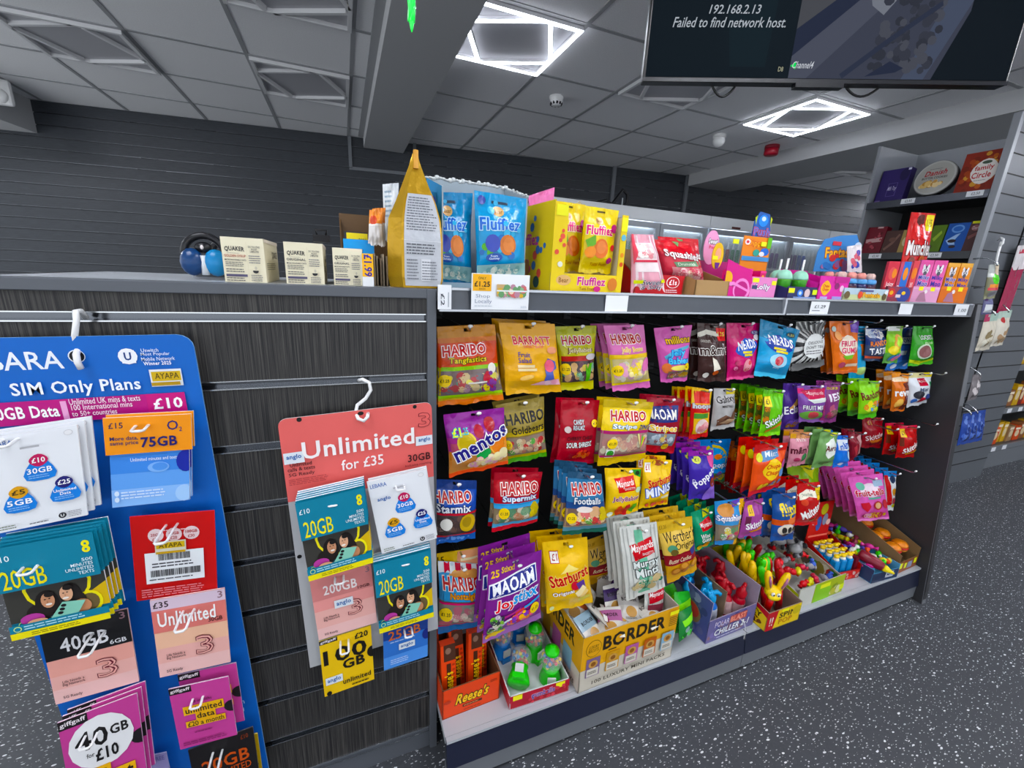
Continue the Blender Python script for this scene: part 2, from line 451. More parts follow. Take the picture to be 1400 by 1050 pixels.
# unseen panels added behind the viewer and out of frame to light the room
for x0, j in ((GXR, -3), (GXR + 4 * GPR, -3), (GX0 + GP, -3), (GXR, -6), (GXR + 4 * GPR, -6), (GXR + 8 * GPR, -3), (GX0 - 2 * GP, 1), (GX0 - 3 * GP, 3), (GXR + 11 * GPR, 1), (GXR + 11 * GPR, 3)):
    led_panel(x0, j, True, 'added unseen ceiling light panel over the aisle behind the viewer' if j < 0 else 'added unseen ceiling light panel outside the view', GPR)
# ================================================================ shelving run
# (1) slatted end section on the left
SX = -0.685
RZ = [1.17 - 0.1213 * n for n in range(10)]
t = thing('slatted_display_unit', 'black woodgrain slatted counter unit with metal rails and grey frame', 'display unit', (SX, 0, 0))
def L(x, y, z): return (x - SX, y, z)
m = MB().box(0, 0.02, 0.0, -SX - 0.002, 0.40, 1.205); m.build('carcass', BLACKM, t)
m = MB(); edges = [1.202] + [z for r in RZ for z in (r, r - 0.016)] + [0.09]
for a, b in zip(edges[0::2], edges[1::2]):
    if a - b > 0.004: m.box(0.02, 0.0, b, -SX - 0.02, 0.02, a)
m.build('slat_board', GRAIN, t)
CHAN = mat('dull_rail_channel', '#66696f', 0.16, metal=1.0, rvar=0.05, bscale=12)
for r in RZ:
    m = MB()
    m.box(0.02, 0.0135, r - 0.016, -SX - 0.02, 0.0195, r)
    a = m.build('rail', CHAN, t)
    m = MB()
    m.box(0.02, -0.0015, r - 0.0018, -SX - 0.022, 0.0135, r)
    m.box(0.02, -0.0022, r - 0.016, -SX - 0.022, 0.0135, r - 0.0138)
    m.build('rail_lip', ALU, a)
m = MB(); m.box(-SX - 0.020, -0.004, 0.0, -SX - 0.001, 0.40, 1.2195); m.box(0.0, -0.004, 1.2005, -SX - 0.020, 0.022, 1.2195); m.box(0.0, -0.004, 0.0, 0.02, 0.40, 1.2195); m.box(0.02, 0.004, 0.0, -SX - 0.02, 0.02, 0.085)
m.build('frame', mat('slate_grey_frame', '#565a61', 0.4, spec=0.5, bump=0.02, bscale=300), t, bevel=0.0015)
MB().box(0.0, 0.022, 1.206, -SX - 0.021, 0.40, 1.2195).build('countertop', DECK, t)

# (2) two sweet bays with a back panel, base shelf and top shelf, and a splayed end panel
YB, BZ = 0.36, 0.152
for i in range(2):
    x0 = i * 1.0
    b = thing('shelving_bay', 'near sweet bay, shelving next to the black slatted unit' if i == 0 else 'far sweet bay, shelving that ends in a dark end panel', 'shelving', (x0, 0, 0), group='sweet shelving bays')
    MB().box(0.0005, YB, 0.02, 0.9995, YB + 0.03, 1.2).build('back_panel', BLACKM, b)
    MB().box(0.0005, -0.095, BZ - 0.02, 0.9995, YB, BZ).build('base_shelf', DECK, b)
    m = MB().prism([(-0.104, BZ - 0.001), (-0.095, BZ - 0.001), (-0.095, 0.07), (-0.116, 0.07)], 0.002, 0.998, '#222', plane='yz'); m.build('base_ticket_strip', NAVY, b)
    m = MB().box(0.002, -0.108, BZ - 0.008, 0.998, -0.0955, BZ - 0.0003); m.build('base_shelf_lip', DECK, b)
    MB().box(0.001, -0.112, 0.012, 0.999, -0.09, 0.07).build('plinth', GREY, b)
    MB().box(0.001, 0.012, 1.196, 0.999, YB + 0.03, 1.219).build('top_shelf', DECK, b)
    m = MB().prism([(-0.002, 1.2225), (0.012, 1.2225), (0.012, 1.178), (-0.010, 1.178)], 0.003, 0.992, '#888', plane='yz'); m.build('price_rail', mat('blue_grey_strip', '#434850', 0.3, spec=0.6, bump=0.01), b)
    m = MB().box(0.003, -0.006, 1.2185, 0.992, 0.012, 1.2235).box(0.003, -0.0135, 1.1765, 0.992, 0.0, 1.1805).box(0.990, -0.013, 1.1765, 0.9975, 0.012, 1.2235)
    m.build('price_rail_lip', mat('pale_grey_metal', '#b9bdc4', 0.25, metal=0.6, bump=0.01), b)
    if i == 1:
        e = MB().prism([(-0.018, 1.222), (0.40, 1.222), (0.40, 0.0), (-0.142, 0.0), (-0.142, 0.06)], 1.002, 1.026, '#333', plane='yz'); e.build('end_panel', mat('charcoal_laminate', '#303033', 0.4, bump=0.01), b)
        e = MB().prism([(-0.020, 1.222), (-0.018, 1.222), (-0.142, 0.0), (-0.144, 0.0)], 1.001, 1.027, '#333', plane='yz'); e.build('end_panel_edging', mat('grey_edging', '#66686d', 0.4, bump=0.01), b)
# ================================================================ hanging boards of phone cards
class Q:
    """a flat rectangle seen in the photo, lying on the plane y = const; uv() turns photo positions into shares of it"""
    def __init__(s, tl, tr, bl, y):
        s.a, s.b, s.d = aY(*tl, y), aY(*tr, y), aY(*bl, y); s.y = y
        s.e1 = s.b - s.a; s.e2 = s.d - s.a; s.c = s.b + s.e2
        s.w, s.h = s.e1.length, s.e2.length; s.asp = s.w / s.h
        s.o = (s.a + s.b) / 2
    def uv(s, px, py):
        p = aY(px, py, s.y) - s.a
        a, b, c, d = s.e1.x, s.e2.x, s.e1.z, s.e2.z; D = a * d - b * c
        return ((p.x * d - b * p.z) / D, (a * p.z - c * p.x) / D)
    def S(s):
        o = s.o; return quadmap(s.a - o, s.b - o, s.c - o, s.d - o)
    def T(s, txt, cx, cy, w, h, col, **kw):
        u, v = s.uv(cx, cy); u0, v0 = s.uv(cx - w / 2, cy); u1, v1 = s.uv(cx + w / 2, cy); t0 = s.uv(cx, cy - h / 2); t1 = s.uv(cx, cy + h / 2)
        return ('t', txt, u, v, abs(u1 - u0), abs(t1[1] - t0[1]), col, kw)
    def R(s, x0, y0, x1, y1, col):
        """rectangle through two opposite corners"""
        u0, v0 = s.uv(x0, y0); u1, v1 = s.uv(x1, y1); return ('r', min(u0, u1), min(v0, v1), max(u0, u1), max(v0, v1), col)
    def E(s, cx, cy, rx, ry, col, **kw):
        u, v = s.uv(cx, cy); u1, _ = s.uv(cx + rx, cy); _, v1 = s.uv(cx, cy + ry); return ('e', u, v, abs(u1 - u), abs(v1 - v), col, kw)
    def P(s, pts, col): return ('p', [s.uv(*p) for p in pts], col)
def flat(q, base, ops, name, m=CARD, th=0.0026, back='#e8e8e8', parent=None, edge='#f4f4f4', rnd=0.0):
    S = q.S(); mb = MB()
    if rnd:
        pts = []
        rx, ry = rnd / q.w, rnd / q.h
        for cx, cy, a0 in ((1 - rx, 1 - ry, 0), (rx, 1 - ry, 90), (rx, ry, 180), (1 - rx, ry, 270)):
            for k in range(5): w = math.radians(a0 + 22.5 * k); pts.append((cx + rx * math.cos(w), cy + ry * math.sin(w)))
    else: pts = [(0, 0), (0, 1), (1, 1), (1, 0)][::-1]
    n = len(pts); f = [S(u, v, 0) for u, v in pts]; b = [S(u, v, -th) for u, v in pts]
    mb.add(f + b, [tuple(range(n))[::-1], tuple(range(n, 2 * n))] + [(i, (i + 1) % n, n + (i + 1) % n, n + i) for i in range(n)], [base, back] + [edge] * n)
    mb.art(S, ops, q.asp)
    return mb.build(name, m, parent, loc=None if parent else q.o)
STACK_WORDS = ['front', 'second', 'third', 'fourth', 'fifth', 'sixth', 'seventh', 'eighth']
def card_stack(name, label, cat, q, base, ops, n=1, step=(0.004, 0.006, 0.006), edge='#f4f4f4', part=None, backlabel=None, group=None, th=0.0026):
    o = flat(q, base, ops, name, edge=edge, th=th)
    tag(o, label, cat, group)
    if part: part(o)
    for k in range(1, n):
        c = copy_tree(o); c.location = q.o + Vector(step) * k
        h_, _, t_ = label.partition(','); c['label'] = ' '.join(h_.split()[:9]) + ', ' + STACK_WORDS[k] + ' behind' + (',' + t_ if t_ else ' in its stack')
    return o
def loop_hook(px, py, y0, y1, w=0.016, dz=0.0, host='', idx=None):
    p = aY(px, py, y0); r = 0.0022
    m = MB(); a = Vector((-w / 2, 0, 0)); b = Vector((w / 2, 0, 0)); d = Vector((0, y1 - y0, dz))
    m.tube([a, a + d * 0.5 + Vector((0, 0, .002)), a + d * 0.93, a + d + Vector((0.003, 0, 0)), b + d - Vector((0.003, 0, 0)), b + d * 0.93, b + d * 0.5 + Vector((0, 0, .002)), b], r, '#f2f2f2', n=6)
    o = m.build('card_hook', WHITEP, loc=p)
    return tag(o, 'white plastic loop hook ' + host, 'hook', 'white loop hooks on the phone card boards')
def three(q, cx, cy, w, h, col, bg):
    return [q.T('3', cx, cy, w, h, col, bold=0.055), q.T('3', cx, cy, w * 0.9, h * 0.93, bg, bold=0.02)]

# --- blue board
QB = Q((-150, 468), (262, 457), (-70, 780), -0.030)
QB.d = QB.a + Vector((QB.e1.z * 0.2 + 0.008, 0, -1.06)); 
QB = Q((-150, 468), (262, 457), (-70, 780), -0.030)
b_ = aY(262, 457, -0.03); dn = aY(367, 1050, -0.03) - b_; dn *= (1.02 / dn.length)
lft = aY(64, 920, -0.03); rt = b_ + dn * ((b_.z - lft.z) / 1.02); wdt = (rt - lft).length
tl_ = b_ + (aY(0, 462, -0.03) - b_).normalized() * wdt
QB.a, QB.b, QB.d = tl_, b_, tl_ + dn; QB.e1 = QB.b - QB.a; QB.e2 = QB.d - QB.a; QB.c = QB.b + QB.e2; QB.w, QB.h = QB.e1.length, QB.e2.length; QB.asp = QB.w / QB.h; QB.o = (QB.a + QB.b) / 2
q = QB; BLUE = '#0a63b8'
ops = [q.T('LEBARA', 14, 494, 150, 25, '#eef2f8', bold=0.02), q.E(105, 487, 12, 9, '#e8eef4'), q.E(105.5, 487, 10.5, 7.8, '#0c0c10'),
       q.E(175, 487, 13.5, 11, '#f2f4f8', n=12, wob=0.0), q.R(164, 479, 187, 496, '#f2f4f8'), q.T('U', 175, 487, 10, 11, '#123a7a', bold=0.05),
       q.T('Uswitch', 205, 478.5, 24, 5, '#e6eefa'), q.T('Most Popular', 213, 484, 40, 5.5, '#e6eefa'), q.T('Mobile Network', 217, 490, 46, 5, '#e6eefa'), q.T('Winner 2025', 216, 496, 38, 5, '#ffffff', bold=0.03),
       q.R(204, 505, 252, 526, '#dfe4ea'), q.R(207, 508, 249, 519, '#cfae2a'), q.T('AYAPA', 229, 513, 33, 8, '#54460e', bold=0.02), q.R(208, 522.5, 248, 525, '#b08f1a'),
       q.T('SIM Only Plans', 109, 530, 178, 22, '#f2f6fb', bold=0.035),
       q.R(-140, 593, 203, 538, '#b3217a'), q.R(206, 566, 253, 535, '#c02579'), q.T('£10', 231, 550, 40, 15, '#ffffff', bold=0.045),
       q.T('30GB Data', 36, 563, 98, 17, '#ffffff', bold=0.04), q.R(90.5, 573, 92, 547, '#e8a8cf'),
       q.T('Unlimited UK mins & texts', 146, 545.5, 98, 8, '#f6e6f0'), q.T('100 International mins', 142, 553.5, 84, 7.5, '#f6e6f0'), q.T('to 50+ countries', 132, 562.5, 62, 7, '#f6e6f0'),
       q.T('In', 331, 956, 8, 7, '#bcd3ee'), q.T('SIM', 328, 968, 14, 5, '#bcd3ee')]
o = flat(q, BLUE, ops, 'phone_card_board', th=0.004, rnd=0.022, edge='#7fb0e0'); tag(o, 'tall blue display board of phone cards hanging on the slatted panel', 'display board')
tag(MB().tube([(0.0, 0.012, 0), (0.0, 0.0, 0.012), (0, -0.012, 0.012), (0.001, -0.017, 0.0), (-0.004, -0.016, -0.018), (-0.008, -0.014, -0.03), (-0.008, -0.010, -0.040), (-0.006, -0.016, -0.046), (-0.004, -0.026, -0.050), (-0.003, -0.029, -0.062), (-0.002, -0.026, -0.072)], 0.0042, '#f4f4f4', n=8).build('board_hook', WHITEP, loc=aY(112, 436, -0.012)), 'white plastic hook holding the blue board from the top rail', 'hook')

def leb(q, f):
    """white card with three blue drops; f maps (u, v) shares"""
    B = '#1f7fd6'
    o = [('t', 'LEBARA', 0.17, 0.075, 0.27, 0.05, '#5a79b8', {'bold': 0.02}), ('e', 0.9, 0.06, 0.05, 0.028, '#c9c9cc'), ('e', 0.9, 0.06, 0.044, 0.024, '#eeeef0')]
    for (x, y, s_, cap, big, cc, tc) in ((0.55, 0.40, 0.18, '£10', '30GB', '#c0135c', '#fff'), (0.30, 0.70, 0.18, '£5', '5GB', '#d9a11a', '#4a3a10'), (0.80, 0.67, 0.175, '£25', 'Unlimited\nData', '#1d1a6a', '#fff')):
        h = s_ * q.asp
        o += [('p', [(x + s_ * c, y + h * d) for c, d in ((-0.45, -0.75), (0.45, -0.75), (0.8, -0.2), (1, 0.35), (0.85, 0.75), (0.4, 0.88), (-0.4, 0.88), (-0.85, 0.75), (-1, 0.35), (-0.8, -0.2))], B),
              ('e', x, y - h * 0.8, s_ * 0.56, h * 0.5, cc, {'wob': 0.04}), ('t', cap, x, y - h * 0.82, s_ * 0.8, h * 0.42, tc, {'bold': 0.04}),
              ('t', big, x, y + h * 0.02, s_ * (1.5 if len(big) < 6 else 1.45), h * (0.46 if len(big) < 6 else 0.55), '#fff', {'bold': 0.035}), ('l', x - s_ * 0.7, y + h * 0.35, x + s_ * 0.7, y + h * 0.7, '#8fc0ee', 2)]
    o += [('e', 0.74, 0.93, 0.045, 0.045 * q.asp, '#2a2a30'), ('t', 'U', 0.74, 0.93, 0.04, 0.03, '#fff', {'bold': 0.03}), ('l', 0.81, 0.895, 0.98, 0.965, '#8a8a90', 4), ('l', 0.05, 0.92, 0.26, 0.97, '#77806f', 2), ('l', 0.38, 0.94, 0.62, 0.965, '#55555c', 1), ('r', 0.40, 0.13, 0.60, 0.15, '#b9b9be')]
    return o
def ee(q):
    T = '#0b7f9b'; sk = '#c99474'; sk2 = '#e0b090'
    return [('r', 0, 0.47, 1, 0.85, '#3a3935'), ('p', [(0.70, 0.85), (0.72, 0.72), (1, 0.58), (1, 0.85)], '#d9b70f'),
            ('e', 0.52, 0.52, 0.34, 0.27, '#f2e61c'), ('e', 0.52, 0.52, 0.305, 0.242, '#3a3935'), ('e', 0.80, 0.78, 0.14, 0.13, '#f2e61c'), ('e', 0.80, 0.78, 0.105, 0.10, '#6a5a3a'),
            ('e', 0.39, 0.69, 0.12, 0.14, '#1c1716'), ('e', 0.63, 0.66, 0.11, 0.14, '#1c1716'), ('e', 0.30, 0.78, 0.13, 0.10, '#211a18'), ('e', 0.72, 0.74, 0.06, 0.1, '#211a18'),
            ('e', 0.22, 0.83, 0.12, 0.06, '#b4479a'), ('e', 0.72, 0.80, 0.10, 0.08, '#c98e6a'), ('e', 0.405, 0.66, 0.068, 0.085, sk), ('e', 0.595, 0.625, 0.066, 0.085, sk2),
            ('e', 0.43, 0.595, 0.05, 0.03, '#1c1716'), ('e', 0.62, 0.56, 0.05, 0.03, '#1c1716'),
            ('e', 0.412, 0.70, 0.032, 0.012, '#f6efe8'), ('e', 0.585, 0.67, 0.032, 0.012, '#f6efe8'), ('e', 0.385, 0.64, 0.011, 0.006, '#2a1a14'), ('e', 0.43, 0.637, 0.011, 0.006, '#2a1a14'), ('e', 0.575, 0.61, 0.011, 0.006, '#2a1a14'), ('e', 0.615, 0.605, 0.011, 0.006, '#2a1a14'), ('e', 0.408, 0.67, 0.008, 0.012, '#b07a58'), ('e', 0.592, 0.635, 0.008, 0.012, '#c89678'),
            ('p', [(0.40, 0.86), (0.55, 0.70), (0.78, 0.73), (0.68, 0.86)], '#8fcdb8'), ('e', 0.555, 0.74, 0.028, 0.017, '#141418'), ('e', 0.535, 0.777, 0.028, 0.017, '#141418'), ('e', 0.512, 0.814, 0.028, 0.017, '#141418'),
            ('e', 0.28, 0.85, 0.10, 0.03, '#d9a682'), ('r', 0, 0.85, 1, 0.93, T), ('l', 0.14, 0.865, 0.82, 0.92, '#b8dfe8', 2), ('e', 0.08, 0.89, 0.04, 0.03, '#d8ef9a'), ('e', 0.08, 0.89, 0.03, 0.022, T),
            ('r', 0, 0.93, 1, 1, '#f0e21a'), ('l', 0.2, 0.945, 0.75, 0.985, '#8a7f10', 2), ('r', 0, 0, 1, 0.47, T),
            ('t', '£10', 0.11, 0.12, 0.15, 0.06, '#f4fbff', {}), ('t', '20GB', 0.27, 0.345, 0.42, 0.20, '#f2e61c', {'bold': 0.01}), ('e', 0.91, 0.105, 0.042, 0.036, '#f5ea1a'), ('e', 0.91, 0.165, 0.042, 0.036, '#f5ea1a'), ('e', 0.91, 0.105, 0.012, 0.01, T), ('e', 0.91, 0.165, 0.012, 0.01, T),
            ('t', '500', 0.90, 0.27, 0.11, 0.035, '#eaf6fa', {}), ('t', 'MINUTES', 0.84, 0.315, 0.22, 0.035, '#eaf6fa', {}), ('t', 'UNLIMITED', 0.81, 0.36, 0.28, 0.035, '#eaf6fa', {}), ('t', 'TEXTS', 0.87, 0.405, 0.16, 0.035, '#eaf6fa', {})]
def three_ops(q, hdr, hc, price, big, small, body='#e7a79c', band=0.44, top=None):
    o = [('r', 0, 0, 1, 1, body), ('r', 0, band * 1.5, 1, 1, '#e9b3ac'), ('r', 0, 0.82, 1, 1, '#ecc0bd')]
    o += [('r', 0, 0, 1, band, hdr)] + ([('r', 0, 0, 1, 0.14, top)] if top else [])
    o += [('t', price, 0.13, 0.07, 0.2, 0.075, '#2a1a20', {'bold': 0.03})] if price else []
    o += [('t', '3', 0.93, 0.06, 0.07, 0.09, '#8a6a74', {'bold': 0.02}), ('t', big, 0.46, band * 0.62, 0.78 if len(big) > 5 else 0.55, band * 0.42, hc, {'bold': 0.03}), ('t', small, 0.84, band * 0.86, 0.2, band * 0.13, hc if hdr == '#141417' else '#3a1418', {'bold': 0.02}),
          ('t', '3', 0.66, band + 0.25, 0.26, 0.26, '#6a2030', {'bold': 0.06}), ('t', '3', 0.66, band + 0.25, 0.235, 0.24, '#e9afa6', {'bold': 0.03}), ('t', '3', 0.655, band + 0.25, 0.2, 0.2, '#6a2030', {'bold': -0.03}),
          ('t', 'Life Needs a\nBig Network', 0.26, band + 0.32, 0.26, 0.08, '#4a2028', {}), ('t', '5G Ready', 0.22, 0.93, 0.22, 0.045, '#3a2028', {})]
    return o
def gaff(q, lines, oval):
    P = '#c04a93'
    o = [('r', 0, 0, 0.36, 0.1, '#1a1518'), ('t', 'giffgaff', 0.18, 0.05, 0.32, 0.06, '#f6eef2', {'bold': 0.02})]
    o += [('e', 1.0, 0.47, 0.15, 0.15 * q.asp, '#19161a')]
    return o + lines

q1 = Q((-27, 601), (105, 581), (-4, 730), -0.075); card_stack('phone_card', 'white card with three blue drops, top left of the blue board', 'phone card', q1, '#eceef2', leb(q1, 0), 3, (0.006, 0.007, 0.004), group='phone cards on the blue board')
q2 = Q((147, 572), (258, 567), (154, 694), -0.060)
def o2part(o):
    h = Q((140, 572), (261, 566), (144.5, 623), -0.064)
    p = flat(h, '#f09a34', [h.T('£15', 158, 582, 20, 8, '#2a2050'), h.T('O', 236, 581, 15, 13, '#1d1b6e', bold=0.01), h.T('2', 247, 586, 4, 6, '#1d1b6e'), h.T('More data,\nsame price', 170, 603, 39, 13, '#20205a', bold=0.02), h.T('75GB', 218, 603, 50, 14, '#1b1964', bold=0.05), h.R(232, 578, 233, 579, '#f09a34')], 'header_card', parent=o, edge='#fff3e0')
    p.location = h.o - q2.o
    p['label'] = 'orange header card'
card_stack('phone_card', 'blue card with an orange header, top right of the blue board', 'phone card', q2, '#4f8fe0', [('r', 0, 0.42, 1, 0.62, '#4a8ade'), ('r', 0, 0.62, 1, 0.8, '#6aa3ea'), ('r', 0, 0.8, 1, 1, '#8fbcf2'), ('t', 'Unlimited minutes and texts', 0.55, 0.47, 0.6, 0.04, '#e6f0fd', {}), ('e', 0.96, 0.52, 0.13, 0.13, '#1c2a9a'), ('e', 0.60, 0.57, 0.14, 0.06, '#86b6f2'), ('e', 0.62, 0.565, 0.10, 0.045, '#5a96e4'), ('e', 0.93, 0.9, 0.12, 0.1, '#a9cdf6'), ('l', 0.12, 0.82, 0.75, 0.92, '#dbe9fb', 3), ('e', 0.07, 0.84, 0.03, 0.03, '#dbe9fb'), ('e', 0.07, 0.91, 0.03, 0.03, '#dbe9fb')], 2, (0.002, 0.006, 0.003), part=o2part, group='phone cards on the blue board')
q3 = Q((177, 707), (293, 698), (187, 822), -0.060)
card_stack('phone_card', 'red card showing its back with a bar code label, on the blue board', 'phone card', q3, '#c01322', [q3.E(213, 732, 11, 9, '#e9d3d5'), q3.E(238, 730, 11, 9, '#e9d3d5'), q3.E(262, 727.5, 11, 9, '#e9d3d5'), q3.T('20GB', 213, 731, 14, 4, '#a01020', bold=0.03), q3.T('£12', 213, 737, 9, 4, '#a01020'), q3.T('40GB', 238, 728, 14, 4, '#a01020', bold=0.03), q3.T('£20', 238, 734, 9, 4, '#a01020'), q3.T('100GB', 262, 725, 16, 4, '#a01020', bold=0.03), q3.T('£30', 262, 731, 9, 4, '#a01020'),
    ('r', 0.14, 0.43, 0.85, 0.80, '#eceff2'), ('b', 0.30, 0.45, 0.68, 0.53, '#2c2c30'), ('l', 0.22, 0.55, 0.78, 0.62, '#4a4a50', 2), ('b', 0.20, 0.64, 0.80, 0.72, '#2c2c30'), ('l', 0.18, 0.74, 0.8, 0.77, '#4a4a50', 1),
    ('r', 0.27, 0.30, 0.64, 0.44, '#d9d4c0'), ('r', 0.285, 0.315, 0.625, 0.385, '#cfae2a'), ('t', 'AYAPA', 0.455, 0.35, 0.28, 0.05, '#54460e', {'bold': 0.02}), ('r', 0.28, 0.42, 0.63, 0.445, '#c49d18'), ('l', 0.08, 0.85, 0.94, 0.96, '#e08a92', 4), ('l', 0.36, 0.16, 0.72, 0.185, '#f0c8cc', 1)], 1, edge='#d43a46', group='phone cards on the blue board')
q4 = Q((-15, 748.5), (129.5, 723), (21, 871.5), -0.085); card_stack('phone_card', 'teal card with two smiling women, on the blue board', 'phone card', q4, '#0b7f9b', ee(q4), 4, (0.003, 0.0065, 0.0025), group='phone cards on the blue board')
q5 = Q((53, 860), (174, 832), (76.7, 963), -0.065); card_stack('phone_card', 'pink card with a black 40GB header, on the blue board', 'phone card', q5, '#e7a79c', three_ops(q5, '#141417', '#e6e6ea', '', '40GB', '6GB', band=0.43), 1, edge='#d8c0c0', group='phone cards on the blue board')
q6 = Q((205, 821), (307, 804), (219, 926), -0.065); card_stack('phone_card', 'peach card with a salmon Unlimited header below the red card', 'phone card', q6, '#e7a79c', three_ops(q6, '#db7f78', '#fff', '£35', 'Unlimited', '30GB', '#eebfa4', 0.42, '#d8c4d4'), 1, edge='#ecc', group='phone cards on the blue board')
q7 = Q((78, 989), (187, 948), (100, 1106), -0.085)
card_stack('phone_card', 'magenta card with a white 40GB oval, at the bottom edge', 'phone card', q7, '#c04a93', gaff(q7, [('e', 0.49, 0.36, 0.42, 0.29, '#eeeef0'), ('t', '40', 0.37, 0.30, 0.42, 0.21, '#141214', {'bold': 0.035}), ('t', 'GB', 0.73, 0.28, 0.24, 0.11, '#141214', {'bold': 0.05}), ('t', 'for', 0.33, 0.47, 0.1, 0.05, '#141214', {}), ('t', '£10', 0.54, 0.5, 0.30, 0.14, '#141214', {'bold': 0.05}), ('r', 0.2, 0.63, 0.56, 0.74, '#f0b822'), ('t', 'data', 0.38, 0.685, 0.28, 0.08, '#1a1416', {'bold': 0.03}), ('r', 0.16, 0.72, 0.88, 0.9, '#f0b822'), ('t', 'boost', 0.52, 0.80, 0.66, 0.15, '#1a1416', {'bold': 0.05})], True), 3, (0.004, 0.007, 0.004), edge='#e3c9da', group='phone cards on the blue board')
q8 = Q((230, 943), (312, 925), (246.7, 1025), -0.075)
card_stack('phone_card', 'magenta card with yellow unlimited data lettering, on the blue board', 'phone card', q8, '#c04a93', gaff(q8, [('t', '18 months', 0.5, 0.26, 0.34, 0.05, '#6a1448', {}), ('r', 0.17, 0.32, 0.86, 0.46, '#e8b324'), ('t', 'unlimited', 0.515, 0.39, 0.62, 0.095, '#1a1416', {'bold': 0.03}), ('r', 0.36, 0.44, 0.70, 0.57, '#e8b324'), ('t', 'data', 0.53, 0.5, 0.30, 0.09, '#1a1416', {'bold': 0.03}), ('r', 0.18, 0.56, 0.86, 0.66, '#e8b324'), ('t', '£20 a month', 0.52, 0.61, 0.62, 0.08, '#1a1416', {'bold': 0.02}), ('l', 0.3, 0.74, 0.65, 0.78, '#8a2a66', 1), ('l', 0.08, 0.88, 0.92, 0.95, '#8a2a66', 2)], False), 2, (0.011, 0.016, 0.012), edge='#e3c9da', group='phone cards on the blue board')
q9 = Q((257, 1026), (345.6, 994), (275, 1118), -0.068)
card_stack('phone_card', 'black card with orange 20GB lettering, at the bottom edge', 'phone card', q9, '#171416', [('t', '£10', 0.85, 0.08, 0.12, 0.06, '#8a3a1a', {}), ('t', '20GB', 0.52, 0.32, 0.74, 0.18, '#c0562a', {'bold': 0.03}), ('t', 'UNLIMITED', 0.55, 0.48, 0.7, 0.10, '#c0562a', {'bold': 0.01}), ('t', 'SOCIAL MEDIA', 0.6, 0.58, 0.5, 0.05, '#d8d8d8', {}), ('l', 0.2, 0.64, 0.9, 0.7, '#888', 2)], 1, edge='#555', group='phone cards on the blue board')
qa = Q((300, 1012), (352, 1003), (312, 1085), -0.055); card_stack('phone_card', 'yellow card mostly hidden behind the black card', 'phone card', qa, '#b89a2c', [('l', 0.7, 0.2, 0.95, 0.6, '#6a5a1a', 5)], 1, edge='#d8c878', group='phone cards on the blue board')
qc = Q((190, 1037), (227, 1029), (203, 1090), -0.055); card_stack('phone_card', 'lilac card corner at the bottom edge of the photo', 'phone card', qc, '#8d86b4', [('t', 'FREE', 0.7, 0.1, 0.4, 0.1, '#55508a', {})], 1, edge='#c8c4de', group='phone cards on the blue board')
for px, py, y0, y1, host in ((25, 597, -0.06, -0.10, 'through the white card on the blue board'), (200, 579, -0.05, -0.085, 'through the orange header card'), (238, 713, -0.05, -0.115, 'through the red card'), (58, 760, -0.065, -0.11, 'through the teal card on the blue board'),
                             (142, 855, -0.05, -0.115, 'through the black 40GB header'), (262, 826, -0.05, -0.115, 'through the salmon Unlimited header'), (136, 985, -0.06, -0.11, 'through the magenta 40GB card'), (274, 945, -0.06, -0.095, 'through the magenta unlimited data card'), (301, 1015, -0.05, -0.115, 'through the black 20GB card')):
    loop_hook(px, py, y0, y1, host=host)

# --- salmon board
q = QS = Q((379, 574), (590, 549.5), (424, 913), -0.028)
SAL = '#dd6c69'
vb = q.uv(393, 687)[1]
ops = [('r', 0, vb, 1, 1, '#b9babd'), ('e', q.uv(409, 573.6)[0], q.uv(409, 573.6)[1], 0.016, 0.016 * q.asp, '#151515'), ('e', q.uv(567, 556)[0], q.uv(567, 556)[1], 0.014, 0.014 * q.asp, '#151515'), ('e', q.uv(493, 565)[0], q.uv(493, 565)[1], 0.02, 0.014 * q.asp, '#15100f'),
       q.E(409.5, 760.5, 3.4, 2.6, '#101012')]
ops += three(q, 580, 573.5, 17, 20, '#7a1a28', '#dd6c69') + [q.R(568, 597, 591, 606, '#dfe6ec'), q.R(387, 620, 417, 631, '#dfe6ec'), q.T('anglo', 580, 600.5, 16, 7, '#1d5aa0', bold=0.04), q.T('anglo', 402, 624.5, 21, 8, '#1d5aa0', bold=0.04),
        q.T('Unlimited', 493, 605, 154, 23, '#f6f2f2', bold=0.03), q.T('for £35', 496, 631, 58, 14, '#f6f2f2', bold=0.02), q.T('30GB', 573, 624, 31, 10, '#3a1216', bold=0.03), q.T('Inclusive roaming', 572, 634, 36, 4, '#8a3034'),
        q.T('Unlimited\ncalls & texts', 412, 636.5, 38, 11, '#3a1216', bold=0.02), q.T('5G Ready', 413, 647, 36, 6, '#3a1216', bold=0.01), ('l', q.uv(395, 655)[0], q.uv(395, 655)[1], q.uv(456, 655)[0], q.uv(395, 664)[1], '#b04a4a', 4)]
o = flat(q, SAL, ops, 'phone_card_board', th=0.003, rnd=0.014, edge='#d7d3d3'); tag(o, 'salmon Unlimited display board of phone cards, right part of the slatted panel', 'display board')
p0 = aY(500, 522, -0.004)
tag(MB().tube([(0.0, 0.012, 0.0), (-0.012, 0.0, 0.004), (-0.006, -0.008, 0.0075), (0.006, -0.012, 0.001), (0.008, -0.013, -0.014), (-0.002, -0.014, -0.03), (-0.018, -0.016, -0.042), (-0.022, -0.018, -0.056), (-0.018, -0.028, -0.066), (-0.008, -0.034, -0.069), (-0.001, -0.034, -0.062), (0.001, -0.022, -0.058)], 0.0036, '#f4f4f4', n=8).build('board_hook', WHITEP, loc=p0), 'white S-shaped hook holding the salmon board', 'hook')
G = 'phone cards on the salmon board'
